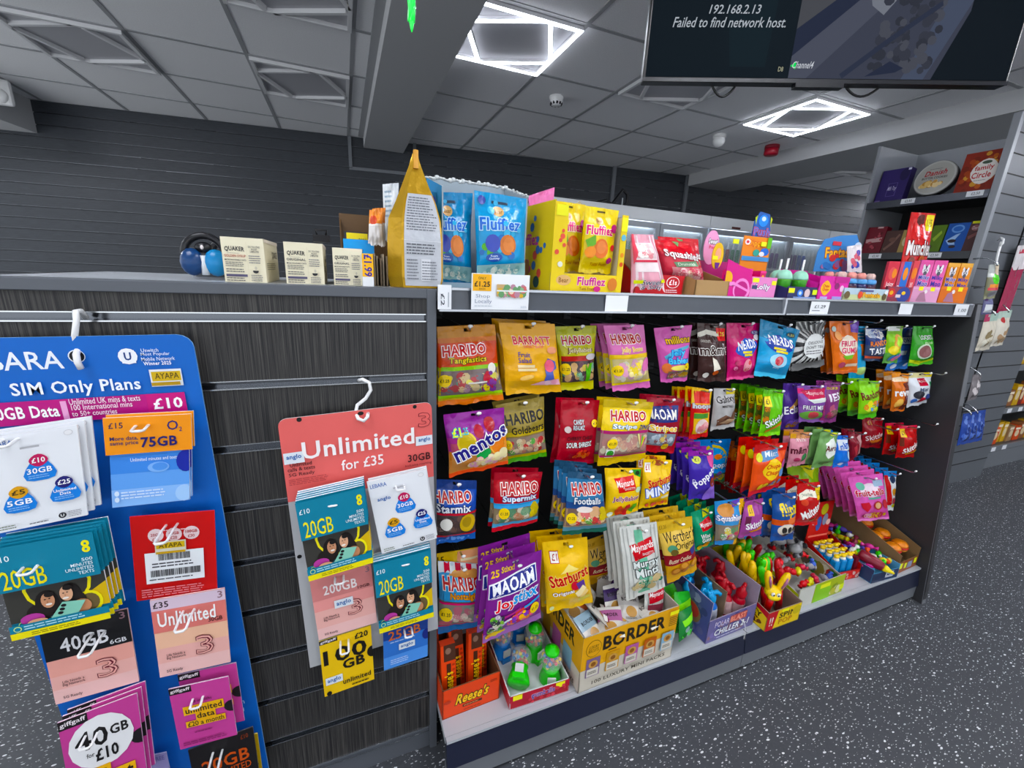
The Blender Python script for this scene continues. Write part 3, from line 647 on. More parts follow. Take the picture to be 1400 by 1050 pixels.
qA = Q((403.6, 685.6), (497, 663.6), (422.7, 791.6), -0.075); card_stack('phone_card', 'teal card with two smiling women, upper one on the salmon board', 'phone card', qA, '#0b8fb0', ee(qA), 5, (0.0005, 0.0062, 0.0012), edge='#f0f8fc', group=G, th=0.0056)
qB_ = Q((501.3, 659), (582, 641), (522, 757), -0.065); card_stack('phone_card', 'white card with three blue drops, on the salmon board', 'phone card', qB_, '#eceef2', leb(qB_, 0) + [('t', 'anglo', 0.22, 0.25, 0.22, 0.06, '#1d5aa0', {'bold': 0.05})], 2, (0.003, 0.008, 0.002), group=G)
qC = Q((510, 769), (588, 748.6), (518.6, 863), -0.070); card_stack('phone_card', 'teal card with two smiling women, lower one on the salmon board', 'phone card', qC, '#0b8fb0', ee(qC), 4, (0.0005, 0.0062, 0.0012), edge='#f0f8fc', group=G, th=0.0056)
qD = Q((423, 793), (507, 771), (436, 875), -0.052); card_stack('phone_card', 'pink card with a rose 200GB header, on the salmon board', 'phone card', qD, '#e79c98', three_ops(qD, '#cf8583', '#f2eaea', '', '200GB', '10GB', '#e79c98', 0.36) + [('r', 0.33, 0.42, 0.64, 0.55, '#dfe6ec'), ('t', 'anglo', 0.485, 0.485, 0.24, 0.09, '#1d5aa0', {'bold': 0.04})], 1, edge='#e8c8c8', group=G)
qE = Q((436, 877.7), (507, 855), (444, 953), -0.050); card_stack('phone_card', 'yellow 100GB card at the bottom of the salmon board', 'phone card', qE, '#ecc420', [('r', 0, 0, 0.34, 0.07, '#1a1518'), ('t', 'giffgaff', 0.17, 0.035, 0.3, 0.05, '#f6eef2', {'bold': 0.02}), ('t', '£20', 0.8, 0.1, 0.26, 0.1, '#171410', {'bold': 0.05}), ('t', '100', 0.47, 0.32, 0.84, 0.26, '#171410', {'bold': 0.04}), ('t', 'GB', 0.62, 0.53, 0.44, 0.17, '#171410', {'bold': 0.06}), ('e', 1.0, 0.45, 0.11, 0.1, '#171410'), ('r', 0.05, 0.67, 0.38, 0.80, '#dfe6ec'), ('t', 'anglo', 0.215, 0.735, 0.26, 0.09, '#1d5aa0', {'bold': 0.04}), ('t', 'unlimited', 0.66, 0.83, 0.56, 0.09, '#171410', {'bold': 0.03}), ('l', 0.55, 0.91, 0.95, 0.96, '#3a3210', 1), ('e', 0.1, 0.95, 0.05, 0.04, '#171410')], 1, edge='#f2dc80', group=G)
qF = Q((523.6, 861.7), (585, 843), (525, 916.6), -0.050); card_stack('phone_card', 'blue 25GB card at the bottom right of the salmon board', 'phone card', qF, '#3b72c4', [('r', 0, 0, 1, 0.28, '#233f86'), ('r', 0, 0.7, 1, 1, '#5590dc'), ('t', '25GB', 0.47, 0.20, 0.72, 0.22, '#d07040', {'bold': 0.02}), ('l', 0.15, 0.34, 0.8, 0.4, '#a8c4ec', 1), ('e', 0.97, 0.4, 0.1, 0.13, '#1c2a7a'), ('r', 0.34, 0.45, 0.70, 0.60, '#dfe6ec'), ('t', 'anglo', 0.52, 0.525, 0.28, 0.1, '#1d5aa0', {'bold': 0.04}), ('l', 0.15, 0.78, 0.6, 0.92, '#bcd6f6', 3)], 1, edge='#a8c4ec', group=G)
for px, py, y0, y1, host in ((455, 685, -0.065, -0.083, 'through the upper teal card on the salmon board'), (546, 662, -0.055, -0.08, 'through the white card on the salmon board'), (553, 765, -0.06, -0.078, 'through the lower teal card on the salmon board'), (464, 785, -0.045, -0.075, 'through the rose 200GB header'), (471, 873, -0.045, -0.085, 'through the yellow 100GB card'), (557, 857, -0.045, -0.075, 'through the blue 25GB card')):
    loop_hook(px, py, y0, y1, host=host)
# ================================================================ hanging sweet bags
ORD = ['first', 'second', 'third', 'fourth', 'fifth', 'sixth', 'seventh', 'eighth', 'ninth', 'tenth', 'eleventh', 'twelfth', 'thirteenth', 'fourteenth', 'fifteenth', 'sixteenth', 'seventeenth', 'eighteenth']
def pouch(quad, y, base, ops, bulge=0.017, hole=True, seed=1, name='sweet_bag', mat_=None, wr=1.0, top=0.13):
    """a filled bag whose face hangs in the plane y: corners TL TR BR BL as seen; sealed top and bottom, bulging middle"""
    P = [aY(quad[i], quad[i + 1], y) for i in (0, 2, 4, 6)]
    o = (P[0] + P[1]) / 2; a, b, c, d = [p - o for p in P]
    w = ((b - a).length + (c - d).length) / 2; h = ((d - a).length + (c - b).length) / 2
    rnd = random.Random(seed * 7 + 3); ph = [rnd.uniform(0, 6.28) for _ in range(6)]
    def prof(u, v):
        f = max(0.0, 1 - (2 * u - 1) ** 2) ** 0.55
        if v < top: g = 0.06 * v / top
        elif v < top + 0.25: t = (v - top) / 0.25; g = 0.06 + 0.94 * t * t * (3 - 2 * t)
        elif v < 0.74: g = 1.0
        elif v < 0.95: t = (0.95 - v) / 0.21; g = t * t * (3 - 2 * t)
        else: g = 0.0
        return f * g
    def S(u, v, off=0.0, sgn=1.0):
        p = (a * (1 - u) + b * u) * (1 - v) + (d * (1 - u) + c * u) * v
        k = prof(u, v)
        n = k * bulge + wr * 0.0016 * f_edge(u) * (math.sin(9 * u + 13 * v + ph[0]) * 0.6 + math.sin(23 * u - 7 * v + ph[1]) * 0.4 + math.sin(31 * v + 5 * u + ph[2]) * 0.35 * (1 - k) + 0.5 * math.sin(27 * u + ph[3]) * (1 - k))
        s_ = 1 if sgn > 0 else 0.4
        pin = 0.035 * math.sin(math.pi * min(max((v - 0.05) / 0.9, 0), 1))   # the sides draw in where the bag is full
        q = p + (b - a) * (0.5 - u) * pin
        hem = max(0.0, (v - 0.9) / 0.1); q = q + (d - a).normalized() * (hem * 0.0022 * math.sin(11 * u + ph[4]) + hem * 0.001 * math.sin(37 * u)) + (b - a) * (0.010 * math.sin(6.5 * v + ph[5]) * (1 - abs(2 * u - 1) * 0.3))
        return q + Vector((0, -1, 0)) * (n * s_ * sgn + off + 0.0007 * sgn)
    def f_edge(u): return min(1.0, 6 * min(u, 1 - u))
    us = [0, 0.025, 0.06, 0.1, 0.15, 0.2, 0.25, 0.3, 0.35, 0.4, 0.44, 0.5, 0.56, 0.6, 0.65, 0.7, 0.75, 0.8, 0.85, 0.9, 0.94, 0.975, 1]
    vs_ = [0, 0.03, 0.055, 0.075, 0.11, 0.15, 0.19, 0.23, 0.27, 0.31, 0.36, 0.41, 0.46, 0.51, 0.56, 0.61, 0.66, 0.71, 0.75, 0.79, 0.83, 0.87, 0.9, 0.93, 0.96, 1]
    bands = base if isinstance(base, list) else [(1.0, base)]
    vs_ = sorted(set(vs_ + [v for v, _ in bands if v < 1]))
    colf = lambda u, v: next(k for e, k in bands if v <= e + 1e-6)
    sk = (lambda u, v: 0.44 < u < 0.56 and 0.03 < v < 0.075) if hole else None
    mb = MB()
    mb.grid(S, 0, 0, colf, us=us, vs_=vs_, skip=sk)
    mb.grid(lambda u, v, off: S(u, v, 0, -1), 0, 0, colf, us=us, vs_=vs_, skip=sk, flip=True)
    mb.art(S, ops, w / h, dens=20)
    ob = mb.build(name, mat_ or FILM, loc=o)
    ob['_w'] = w; ob['_h'] = h
    del ob['_w'], ob['_h']
    return ob, o, (a, b, c, d)
ROWN = {1: 'top', 2: 'second', 3: 'third', 4: 'bottom'}
_cnt = {}
def bag(row, desc, quad, base, ops, y=None, n=1, step=(0, 0.026, 0), bulge=0.017, peg=True, hole=True, cat='sweet bag', wr=1.0, dy=0.0, tilt=0.02):
    _cnt[row] = k = _cnt.get(row, 0) + 1
    yy = (y if y is not None else {1: 0.05, 2: 0.032, 3: 0.012, 4: -0.02}[row]) + dy
    if n > 1: bulge = min(bulge, (step[1] - 0.006) / 1.4)      # bags on one peg press each other flat
    ob, o, cs = pouch(quad, yy, base, ops, bulge, hole, seed=row * 20 + k, wr=wr)
    where = '%s from left, %s row' % (ORD[k - 1], ROWN[row])
    tag(ob, desc + ', ' + where, cat, 'bags on the %s row of pegs' % ROWN[row])
    rnd = random.Random(row * 31 + k)
    for i in range(1, n):
        c = ob.copy(); COL.objects.link(c); c.location = o + Vector(step) * i + Vector((rnd.uniform(-.003, .003), 0, rnd.uniform(-.004, .003)))
        c.rotation_euler = (0, rnd.uniform(-tilt, tilt), rnd.uniform(-tilt, tilt))
        c['label'] = '%s, %s on its peg, %s' % (' '.join(desc.split()[:6]), STACK_WORDS[i], 'peg %s of the %s row' % (ORD[k - 1], ROWN[row]))
    if peg:
        a, b, c_, d = cs; hp = o + ((a + b) / 2) * 0.947 + ((c_ + d) / 2) * 0.053
        mk_peg(hp, yy, desc)
    return ob
def mk_peg(hp, yy, desc, lab=None):
    t = thing('display_peg', lab or ('chrome peg through the ' + ' '.join(desc.split()[:10])), 'peg', (hp.x, YB, hp.z + 0.002), group='chrome display pegs')
    L_ = YB - yy + 0.030
    MB().tube([(0, 0.0, 0), (0, -L_ * 0.5, 0.0), (0, -L_ + 0.012, 0.001), (0, -L_ + 0.003, 0.004), (0, -L_, 0.009)], 0.0026, n=6).build('wire', WIRE, t)
    m = MB(); m.ball((0, -L_ - 0.001, 0.0105), (0.0062, 0.0035, 0.0036), '#e2e4e6', 10, 6); m.build('tip', WHITEP, t)
    MB().box(-0.012, -0.004, -0.012, 0.012, -0.0002, 0.012).build('backplate', DGREY, t)
    return t
def har(u, v, w, h, col='#b5121f', **k): return ('t', 'HARIBO', u, v, w, h, col, dict({'bold': 0.05, 'oc': '#fbf3ee', 'ow': 0.055}, **k))
def price(u, v, r, txt='£1.25', col='#f4d31c', q=1.0): return [('e', u, v, r, r * q, col), ('t', txt, u, v, r * 1.35, r * q * 0.5, '#1a1a14', {'bold': 0.03})]
def win(u0, v0, u1, v1, cols, n=40, r=0.05, bg='#6b5c55', seed=3): return [('r', u0, v0, u1, v1, bg), ('s', u0, v0, u1, v1, cols, n, r, {'seed': seed})]
MIX = ['#a8473e', '#c9a24a', '#6f8a4a', '#8d7a72', '#b98f86', '#d8cfc0', '#7a6a78', '#4f7a5a']
PALE = ['#e6d3a0', '#d99aa8', '#c8c0a8', '#efe4d2', '#b8a07c', '#e9c9cf']
# ---- top row
bag(1, 'orange bag of fizzy jellies with green bands', (597, 447, 676, 443.5, 688, 545.7, 598.5, 556), [(0.14, '#c8881a'), (0.2, '#d2761c'), (0.50, '#d4501c'), (0.93, '#c4aa2c'), (1, '#d9761c')],
    [('r', 0, 0.49, 1, 0.54, '#8fc53a')] + win(0, 0.54, 1, 0.86, ['#8a6a74', '#a08090', '#c8b48a', '#5f8a78', '#a8484a', '#d8cf6a', '#6e6a70'], 46, 0.06, '#7a6a68') + [('r', 0, 0.86, 1, 0.90, '#9fcf42'), har(0.42, 0.29, 0.72, 0.13, rot=-0.03), ('t', 'Tangfastics', 0.47, 0.42, 0.62, 0.09, '#f2d32a', {'bold': 0.03, 'oc': '#2f5a1e', 'ow': 0.06}), ('e', 0.86, 0.54, 0.07, 0.07, '#f3efe4'), ('s', 0.66, 0.56, 0.95, 0.88, ['#e8d820', '#d8c81c', '#7a3a8a', '#b82a3a'], 16, 0.05), ('r', 0.45, 0.70, 0.75, 0.72, '#d8d4cc')] + price(0.09, 0.66, 0.10, q=0.8), n=2)
bag(1, 'yellow bag with red slab lettering and a small pink figure', (682, 441, 758.6, 443, 768, 536.4, 692, 539), [(0.16, '#e6a91a'), (0.8, '#efb31e'), (1, '#e2ac20')],
    [('t', 'BARRATT', 0.52, 0.23, 0.68, 0.11, '#d83a4a', {'bold': 0.05, 'oc': '#fdeed0', 'ow': 0.05}), ('t', 'SWEET SHOP', 0.52, 0.31, 0.36, 0.035, '#e05a66', {}), ('t', 'Fruit', 0.33, 0.42, 0.2, 0.07, '#4a3a8a', {'bold': 0.02}), ('t', 'Salad', 0.33, 0.5, 0.22, 0.07, '#4a3a8a', {'bold': 0.02}), ('r', 0.2, 0.56, 0.5, 0.60, '#f8e2b0'), ('r', 0.2, 0.61, 0.54, 0.65, '#f8e2b0'), ('e', 0.86, 0.36, 0.1, 0.05, '#f0a07a'),
     ('p', [(0.70, 0.72), (0.68, 0.56), (0.76, 0.47), (0.90, 0.52), (0.92, 0.62), (0.84, 0.66), (0.86, 0.78), (0.66, 0.80)], '#4a5aa8'), ('e', 0.78, 0.58, 0.10, 0.09, '#e2607a'), ('p', [(0.42, 0.86), (0.62, 0.80), (0.95, 0.78), (0.98, 0.87)], '#f2b8c8'), ('e', 0.73, 0.83, 0.06, 0.04, '#f6d0da'), ('e', 0.86, 0.82, 0.06, 0.04, '#f0a8bc'), ('e', 0.35, 0.74, 0.13, 0.035, '#f4c878', {'rot': -0.2})], n=3)
bag(1, 'lime yellow bag of jelly figures with a red band', (758.6, 446.4, 815, 445, 810.7, 530.7, 767, 534.3), [(0.12, '#aeb01c'), (0.46, '#c9c41f'), (0.9, '#c6bd1c'), (1, '#cfcb24')],
    [('r', 0, 0.44, 1, 0.52, '#b32a22')] + win(0, 0.52, 1, 0.86, ['#5f9a6a', '#c8b45a', '#8ab89a', '#6a4a52', '#cfa878', '#4a3a44'], 34, 0.075, '#453a3c') + [har(0.48, 0.21, 0.76, 0.13), ('t', 'JellyBabies', 0.52, 0.36, 0.62, 0.085, '#f3e9b4', {'bold': 0.02, 'oc': '#6a3a10', 'ow': 0.06}), ('p', [(0.66, 0.56), (0.72, 0.66), (0.80, 0.56), (0.88, 0.56), (0.84, 0.72), (0.80, 0.86), (0.70, 0.86)], '#5fb83a'), ('e', 0.82, 0.46, 0.16, 0.05, '#d0c8cc')] + price(0.12, 0.64, 0.13, q=0.72), dy=0.022)
bag(1, 'pink bag of pale foam sweets with yellow edging', (825, 445, 880, 444, 889, 528.6, 838, 536), [(0.46, '#d877b4'), (0.5, '#eecb28'), (0.9, '#d8c85a'), (1, '#d872b4')],
    win(0, 0.49, 1, 0.86, ['#efe0a0', '#e8cf3a', '#e6a8c4', '#d8d4c0', '#c89ab0'], 36, 0.085, '#c7b884') + [har(0.48, 0.20, 0.76, 0.14), ('t', 'Jelly Beans', 0.54, 0.36, 0.56, 0.09, '#f0c020', {'bold': 0.03, 'oc': '#fff2e0', 'ow': 0.05}), ('r', 0, 0.42, 1, 0.47, '#f0c92a'), ('e', 0.86, 0.60, 0.09, 0.12, '#e07ab4', {'rot': 0.5}), ('r', 0, 0.86, 1, 0.89, '#e8d22a')] + price(0.13, 0.66, 0.13, q=0.65), n=3, step=(0.0, 0.03, -0.003))
bag(1, 'pink pouch with blue jelly lettering and a rainbow', (893.6, 448.6, 945.7, 444.3, 938.6, 520, 903, 523), [(1, '#cf62ac')],
    [('t', 'millions', 0.6, 0.23, 0.72, 0.12, '#f0c32a', {'bold': 0.05, 'oc': '#4a2a12', 'ow': 0.06}), ('p', [(0.12, 0.5), (0.4, 0.38), (0.9, 0.33), (0.9, 0.38), (0.45, 0.44), (0.15, 0.56)], '#6ab8d8'), ('t', 'Jelly', 0.52, 0.46, 0.46, 0.14, '#5ac8f0', {'bold': 0.05, 'oc': '#2a5ab8', 'ow': 0.07}), ('t', 'Babies', 0.54, 0.59, 0.66, 0.12, '#5ac8f0', {'bold': 0.05, 'oc': '#2a5ab8', 'ow': 0.07}), ('e', 0.16, 0.72, 0.14, 0.10, '#d8784a'), ('r', 0.2, 0.78, 0.95, 0.93, '#7a6a60'), ('s', 0.2, 0.78, 0.95, 0.93, MIX, 20, 0.07), ('e', 0.55, 0.72, 0.3, 0.05, '#e8d870'), ('e', 0.75, 0.86, 0.2, 0.05, '#b8903a')] + price(0.82, 0.71, 0.1, '£1', q=0.7))
bag(1, 'brown bag with big white outlined letters and red price corner', (953, 441.4, 991.4, 443, 992, 521.4, 953.6, 521.4), [(1, '#3d2522')],
    [('p', [(0, 0.16), (0.3, 0.10), (0.7, 0.14), (0.7, 0.22), (0.3, 0.18), (0, 0.24)], '#e2ddd0'), ('r', 0.64, 0.07, 0.98, 0.28, '#d8261e'), ('t', '1.35', 0.81, 0.17, 0.26, 0.07, '#f8e24a', {'bold': 0.04}), ('t', "m&m's", 0.5, 0.43, 0.96, 0.17, '#3d2522', {'bold': 0.03, 'oc': '#f4f0ea', 'ow': 0.05, 'rot': -0.05}), ('t', 'CHOCOLATE', 0.2, 0.29, 0.3, 0.04, '#e8e0d4', {}), ('e', 0.50, 0.83, 0.1, 0.05, '#d8673a'), ('e', 0.22, 0.88, 0.1, 0.05, '#e8e4dc'), ('p', [(0.35, 0.55), (0.5, 0.6), (0.62, 0.75), (0.4, 0.8)], '#efe8d8')], n=2, step=(0, 0.035, 0))
bag(1, 'pink bag with a blue burst and white lettering', (993, 441.4, 1038.6, 442, 1030, 516.4, 993, 520), [(0.95, '#c8286e'), (1, '#e85a96')],
    [('e', 0.55, 0.42, 0.36, 0.16, '#2a5ac0', {'wob': 0.08, 'rot': -0.2}), ('t', 'NERDS', 0.53, 0.37, 0.58, 0.16, '#fff', {'bold': 0.05, 'rot': -0.12, 'arch': 0.1}), ('r', 0.38, 0.47, 0.68, 0.51, '#e8d43a'), ('r', 0.42, 0.52, 0.7, 0.56, '#e8d43a'), ('e', 0.56, 0.73, 0.15, 0.12, '#e89aa8'), ('s', 0.44, 0.62, 0.7, 0.84, ['#a8324a', '#d8525a', '#f0a8b0'], 14, 0.06), ('e', 0.86, 0.16, 0.12, 0.04, '#5a4a8a'), ('t', '1.25', 0.86, 0.16, 0.16, 0.04, '#fff', {}), ('e', 0.88, 0.24, 0.1, 0.05, '#f0e6ea'), ('s', 0.1, 0.62, 0.4, 0.85, ['#e88ab0', '#a81a56'], 8, 0.05)])
bag(1, 'bright blue bag with a blue burst, hanging askew', (1040, 436, 1094, 451.4, 1073, 518.6, 1031, 513), [(0.3, '#1f86b4'), (0.7, '#2a9fd2'), (0.92, '#2390c4'), (1, '#5ac4e8')],
    [('e', 0.5, 0.36, 0.40, 0.16, '#1f3fa0', {'wob': 0.06}), ('t', 'NERDS', 0.5, 0.31, 0.66, 0.16, '#fff', {'bold': 0.05, 'arch': 0.08}), ('r', 0.3, 0.42, 0.62, 0.46, '#e8d43a'), ('r', 0.36, 0.47, 0.7, 0.51, '#e8d43a'), ('e', 0.5, 0.66, 0.26, 0.13, '#a8dcf0'), ('e', 0.5, 0.66, 0.13, 0.09, '#d85a6a'), ('s', 0.38, 0.58, 0.62, 0.75, ['#c83a4a', '#e88a8a'], 12, 0.05), ('e', 0.80, 0.14, 0.11, 0.05, '#2a4a5a'), ('t', '1.25', 0.80, 0.14, 0.14, 0.04, '#e8e46a', {}), ('t', 'Berry', 0.48, 0.80, 0.2, 0.03, '#d8f0fa', {})], dy=-0.012)
bag(1, 'black and white sunburst bag with a pale label', (1089, 440, 1127, 438.6, 1124, 499, 1078.6, 507), [(1, '#e2e2e0')],
    [('p', [(0.5 + 0.06 * math.cos(w), 0.45 + 0.06 * math.sin(w)), (0.5 + 0.8 * math.cos(w - 0.07), 0.45 + 0.8 * math.sin(w - 0.07)), (0.5 + 0.8 * math.cos(w + 0.07), 0.45 + 0.8 * math.sin(w + 0.07))], '#1c1c1e') for w in [k * 0.2856 for k in range(22)]] + [('e', 0.52, 0.5, 0.36, 0.26, '#e4e6e4'), ('t', 'DELICIOUS', 0.52, 0.42, 0.5, 0.06, '#3a3a3c', {}), ('t', "DON'T TELL", 0.52, 0.52, 0.56, 0.06, '#2a2a2c', {}), ('l', 0.26, 0.58, 0.78, 0.68, '#77777a', 2), ('r', 0, 0.84, 1, 1, '#6a6a6a')])
bag(1, 'orange bag of fruit gums with pink lettering', (1133, 439, 1173.6, 439, 1171.4, 509, 1138.6, 511.4), [(0.95, '#e0742a'), (1, '#c8601e')],
    [('p', [(0.66, 0), (1, 0), (1, 0.22), (0.72, 0.2)], '#6a3aa0'), ('e', 0.85, 0.1, 0.1, 0.05, '#8a6ac8'), ('e', 0.55, 0.46, 0.36, 0.2, '#f6ead8', {'wob': 0.05}), ('t', "Rowntree's", 0.5, 0.29, 0.5, 0.06, '#f8e8d0', {'bold': 0.02}), ('t', 'FRUIT', 0.55, 0.41, 0.56, 0.11, '#d8366a', {'bold': 0.05}), ('t', 'GUMS', 0.56, 0.54, 0.56, 0.11, '#d8366a', {'bold': 0.05}), ('p', [(0.3, 0.64), (0.7, 0.62), (0.64, 0.7), (0.38, 0.71)], '#7ac03a'), ('r', 0.4, 0.8, 0.9, 0.86, '#f4dcc0'), ('e', 0.26, 0.82, 0.12, 0.06, '#b8506a'), ('e', 0.12, 0.14, 0.08, 0.05, '#c8d8d0'), ('e', 0.2, 0.26, 0.1, 0.08, '#f0a86a')], n=3, step=(0.004, 0.022, -0.004), dy=-0.008)
bag(1, 'sky blue bag hanging low behind the orange fruit gums', (1158, 446, 1182, 446, 1181, 522, 1160, 522), [(1, '#3aa6d8')], [('r', 0.5, 0.3, 1, 0.5, '#d8743a'), ('e', 0.6, 0.78, 0.4, 0.08, '#b8d88a'), ('l', 0.55, 0.1, 0.95, 0.26, '#e8f4fa', 3)], dy=0.025)
bag(1, 'navy bag with orange and white slanted lettering', (1183, 449, 1213, 449, 1210, 494, 1181, 493), [(0.5, '#243a78'), (1, '#3a4a6a')],
    [('r', 0, 0.02, 0.6, 0.2, '#d8dce4'), ('s', 0.05, 0.02, 0.9, 0.3, ['#b8c4d8', '#d87a5a', '#e8e4e0', '#4a5a9a'], 14, 0.1), ('t', 'RANDOM', 0.5, 0.42, 0.8, 0.16, '#ef8a22', {'bold': 0.05, 'rot': -0.12}), ('t', 'TASTIC', 0.5, 0.66, 0.84, 0.2, '#f4f4f6', {'bold': 0.05, 'oc': '#1c2a5a', 'ow': 0.05, 'rot': -0.1}), ('r', 0, 0.84, 1, 0.92, '#d8644a')])
bag(1, 'lime green bag with a swirl, beside the navy bag', (1214, 446, 1235, 446, 1226, 496, 1206, 497), [(0.2, '#7ab03a'), (0.7, '#8cc83a'), (1, '#5a9a4a')], [('e', 0.55, 0.4, 0.3, 0.2, '#e0a04a'), ('e', 0.6, 0.4, 0.2, 0.14, '#a8d84a'), ('r', 0, 0, 0.8, 0.12, '#e4e6e2'), ('e', 0.3, 0.62, 0.25, 0.12, '#e8d83a'), ('s', 0.1, 0.7, 0.9, 0.95, ['#e8d83a', '#e07a9a', '#4a8ad8'], 8, 0.12)], dy=-0.014)
bag(1, 'blue bag of biscuits narrowing to a twisted middle', (1234, 448, 1249, 448, 1240, 503.6, 1209, 507), [(0.4, '#22408a'), (0.75, '#3a62c0'), (1, '#3f86dc')], [('r', 0.1, 0.22, 1, 0.36, '#e8ecf4'), ('t', 'OREO', 0.55, 0.29, 0.7, 0.1, '#22408a', {'bold': 0.03}), ('r', 0, 0.52, 0.5, 0.62, '#cfd8e4'), ('e', 0.25, 0.9, 0.12, 0.06, '#d8e8fa'), ('e', 0.8, 0.88, 0.1, 0.05, '#d8e8fa')], dy=0.03)
bag(1, 'green bag with a round mint on the far right peg', (1248.6, 446, 1275, 446, 1275, 497, 1241, 501), [(0.85, '#3f9a34'), (1, '#57b43a')], [('t', 'LOCKETS', 0.55, 0.27, 0.62, 0.1, '#f0f4ee', {'bold': 0.03, 'oc': '#1f4a1c'}), ('e', 0.42, 0.62, 0.3, 0.2, '#cfe0c8'), ('e', 0.42, 0.62, 0.24, 0.16, '#8a5a5a'), ('t', 'mints', 0.55, 0.4, 0.4, 0.07, '#d8f0c0', {}), ('p', [(0, 0.82), (0.4, 0.9), (1, 0.8), (1, 0.88), (0.4, 0.97), (0, 0.9)], '#c8d84a')], dy=-0.016)
# ---- second row
bag(2, 'purple and orange fruit sweet bag with slanted blue lettering', (606.4, 567, 689.3, 557, 695, 634.3, 614.3, 652), [(0.36, '#8a2a8c'), (0.58, '#a83a8a'), (0.72, '#c87a34'), (0.94, '#d88a4a'), (1, '#e0562a')],
    [('r', 0, 0.45, 1, 0.68, '#b5526c'), ('r', 0, 0.62, 1, 0.92, '#c98a4e'), ('e', 0.30, 0.46, 0.16, 0.18, '#e2c85a'), ('e', 0.30, 0.46, 0.13, 0.15, '#c8b03a'), ('e', 0.52, 0.30, 0.08, 0.10, '#a82a3a'), ('e', 0.72, 0.22, 0.09, 0.11, '#a8242f'), ('e', 0.84, 0.54, 0.18, 0.2, '#f0b45a'), ('e', 0.84, 0.54, 0.155, 0.175, '#e2822a'), ('t', '£1', 0.16, 0.28, 0.14, 0.13, '#d8e84a', {'bold': 0.06, 'oc': '#2aa8c8'}), ('t', '.25', 0.30, 0.27, 0.1, 0.1, '#3ab8c8', {'bold': 0.04}),
     ('e', 0.55, 0.66, 0.13, 0.09, '#2f9a4a', {'rot': -0.2}), ('t', 'mentos', 0.54, 0.49, 0.98, 0.21, '#241c7c', {'bold': 0.075, 'oc': '#fbfbfb', 'ow': 0.05, 'rot': -0.36}), ('s', 0.25, 0.68, 0.98, 0.92, ['#f0e2a8', '#e8b8d0', '#efd2a0', '#e8a8c0', '#f2e8c0'], 26, 0.055), ('e', 0.78, 0.76, 0.08, 0.085, '#f2e6b0'), ('e', 0.90, 0.72, 0.085, 0.09, '#f0e4b4')], dy=-0.015)
bag(2, 'old gold bag of gummy sweets with a green hem', (677, 554, 743, 542, 747, 624, 693, 634), [(0.16, '#8d7c40'), (0.46, '#94823c'), (0.53, '#c0a92a'), (0.86, '#8a7440'), (0.92, '#c0b02c'), (1, '#4f9a2a')],
    [('t', 'HARIBO', 0.54, 0.26, 0.86, 0.17, '#191512', {'bold': 0.05}), ('t', 'Goldbears', 0.58, 0.44, 0.76, 0.12, '#191512', {'bold': 0.03})] + win(0, 0.55, 1, 0.86, ['#a8907a', '#b87a68', '#c0a080', '#98705a', '#d0c0a0', '#b03a3a', '#5a9a4a'], 44, 0.06, '#8c7a6c') + price(0.08, 0.66, 0.09, q=0.9), n=2, dy=0.01)
bag(2, 'dark red bag of sour laces with white lettering', (767.4, 546.8, 820, 547, 811.6, 634, 760, 636), [(0.93, '#a3182c'), (1, '#b8223a')],
    [('t', 'CANDY', 0.43, 0.31, 0.28, 0.07, '#d8dce0', {'bold': 0.06, 'oc': '#2a1416'}), ('t', 'REALMZ', 0.43, 0.39, 0.30, 0.07, '#d8dce0', {'bold': 0.06, 'oc': '#2a1416'}), ('t', 'CHERRY CHILLI', 0.48, 0.55, 0.66, 0.06, '#4a1018', {'bold': 0.05, 'rot': -0.08}), ('t', 'SOUR SHREDZ', 0.48, 0.65, 0.66, 0.08, '#f4f4f2', {'bold': 0.04, 'oc': '#1c1012', 'rot': -0.08}), ('s', 0.35, 0.72, 0.85, 0.90, ['#d8482a', '#c83a2a', '#e0702a', '#e2443a'], 26, 0.045), ('e', 0.15, 0.42, 0.08, 0.05, '#d8c8c4')] + price(0.86, 0.33, 0.09, '£1', q=0.62), n=2)
bag(2, 'bright yellow bag of striped sugar sweets', (824.6, 545, 893, 550, 881, 627.6, 816, 636.7), [(0.12, '#c2a824'), (0.46, '#f0d01c'), (0.84, '#9a7a74'), (1, '#d9b91c')],
    win(0, 0.5, 1, 0.82, ['#c8a08a', '#b88a80', '#d8c8b0', '#a87a74', '#c0b8a0'], 40, 0.07, '#a08078') + [('r', 0, 0.45, 1, 0.50, '#a8306a'), har(0.5, 0.23, 0.72, 0.15), ('t', 'Stripe', 0.42, 0.39, 0.48, 0.09, '#fff', {'bold': 0.05, 'oc': '#2a7aa8', 'ow': 0.05}), ('t', 'ZING', 0.84, 0.40, 0.24, 0.08, '#1f2a7a', {'bold': 0.04, 'shear': 0.2})] + [('p', [(0.70 + 0.05 * k, 0.5 + 0.02 * k), (0.74 + 0.05 * k, 0.5 + 0.02 * k), (0.82, 0.76), (0.80, 0.76)], c) for k, c in enumerate(['#e8e29a', '#d86a7a', '#7ac05a', '#e8d83a', '#d86a9a'])] + [('r', 0.1, 0.73, 0.26, 0.87, '#e8ece4'), ('e', 0.18, 0.8, 0.065, 0.055, '#3f9a3a'), ('r', 0, 0.83, 1, 0.86, '#a8306a')] + price(0.20, 0.64, 0.1, q=0.8), n=2, dy=-0.02)
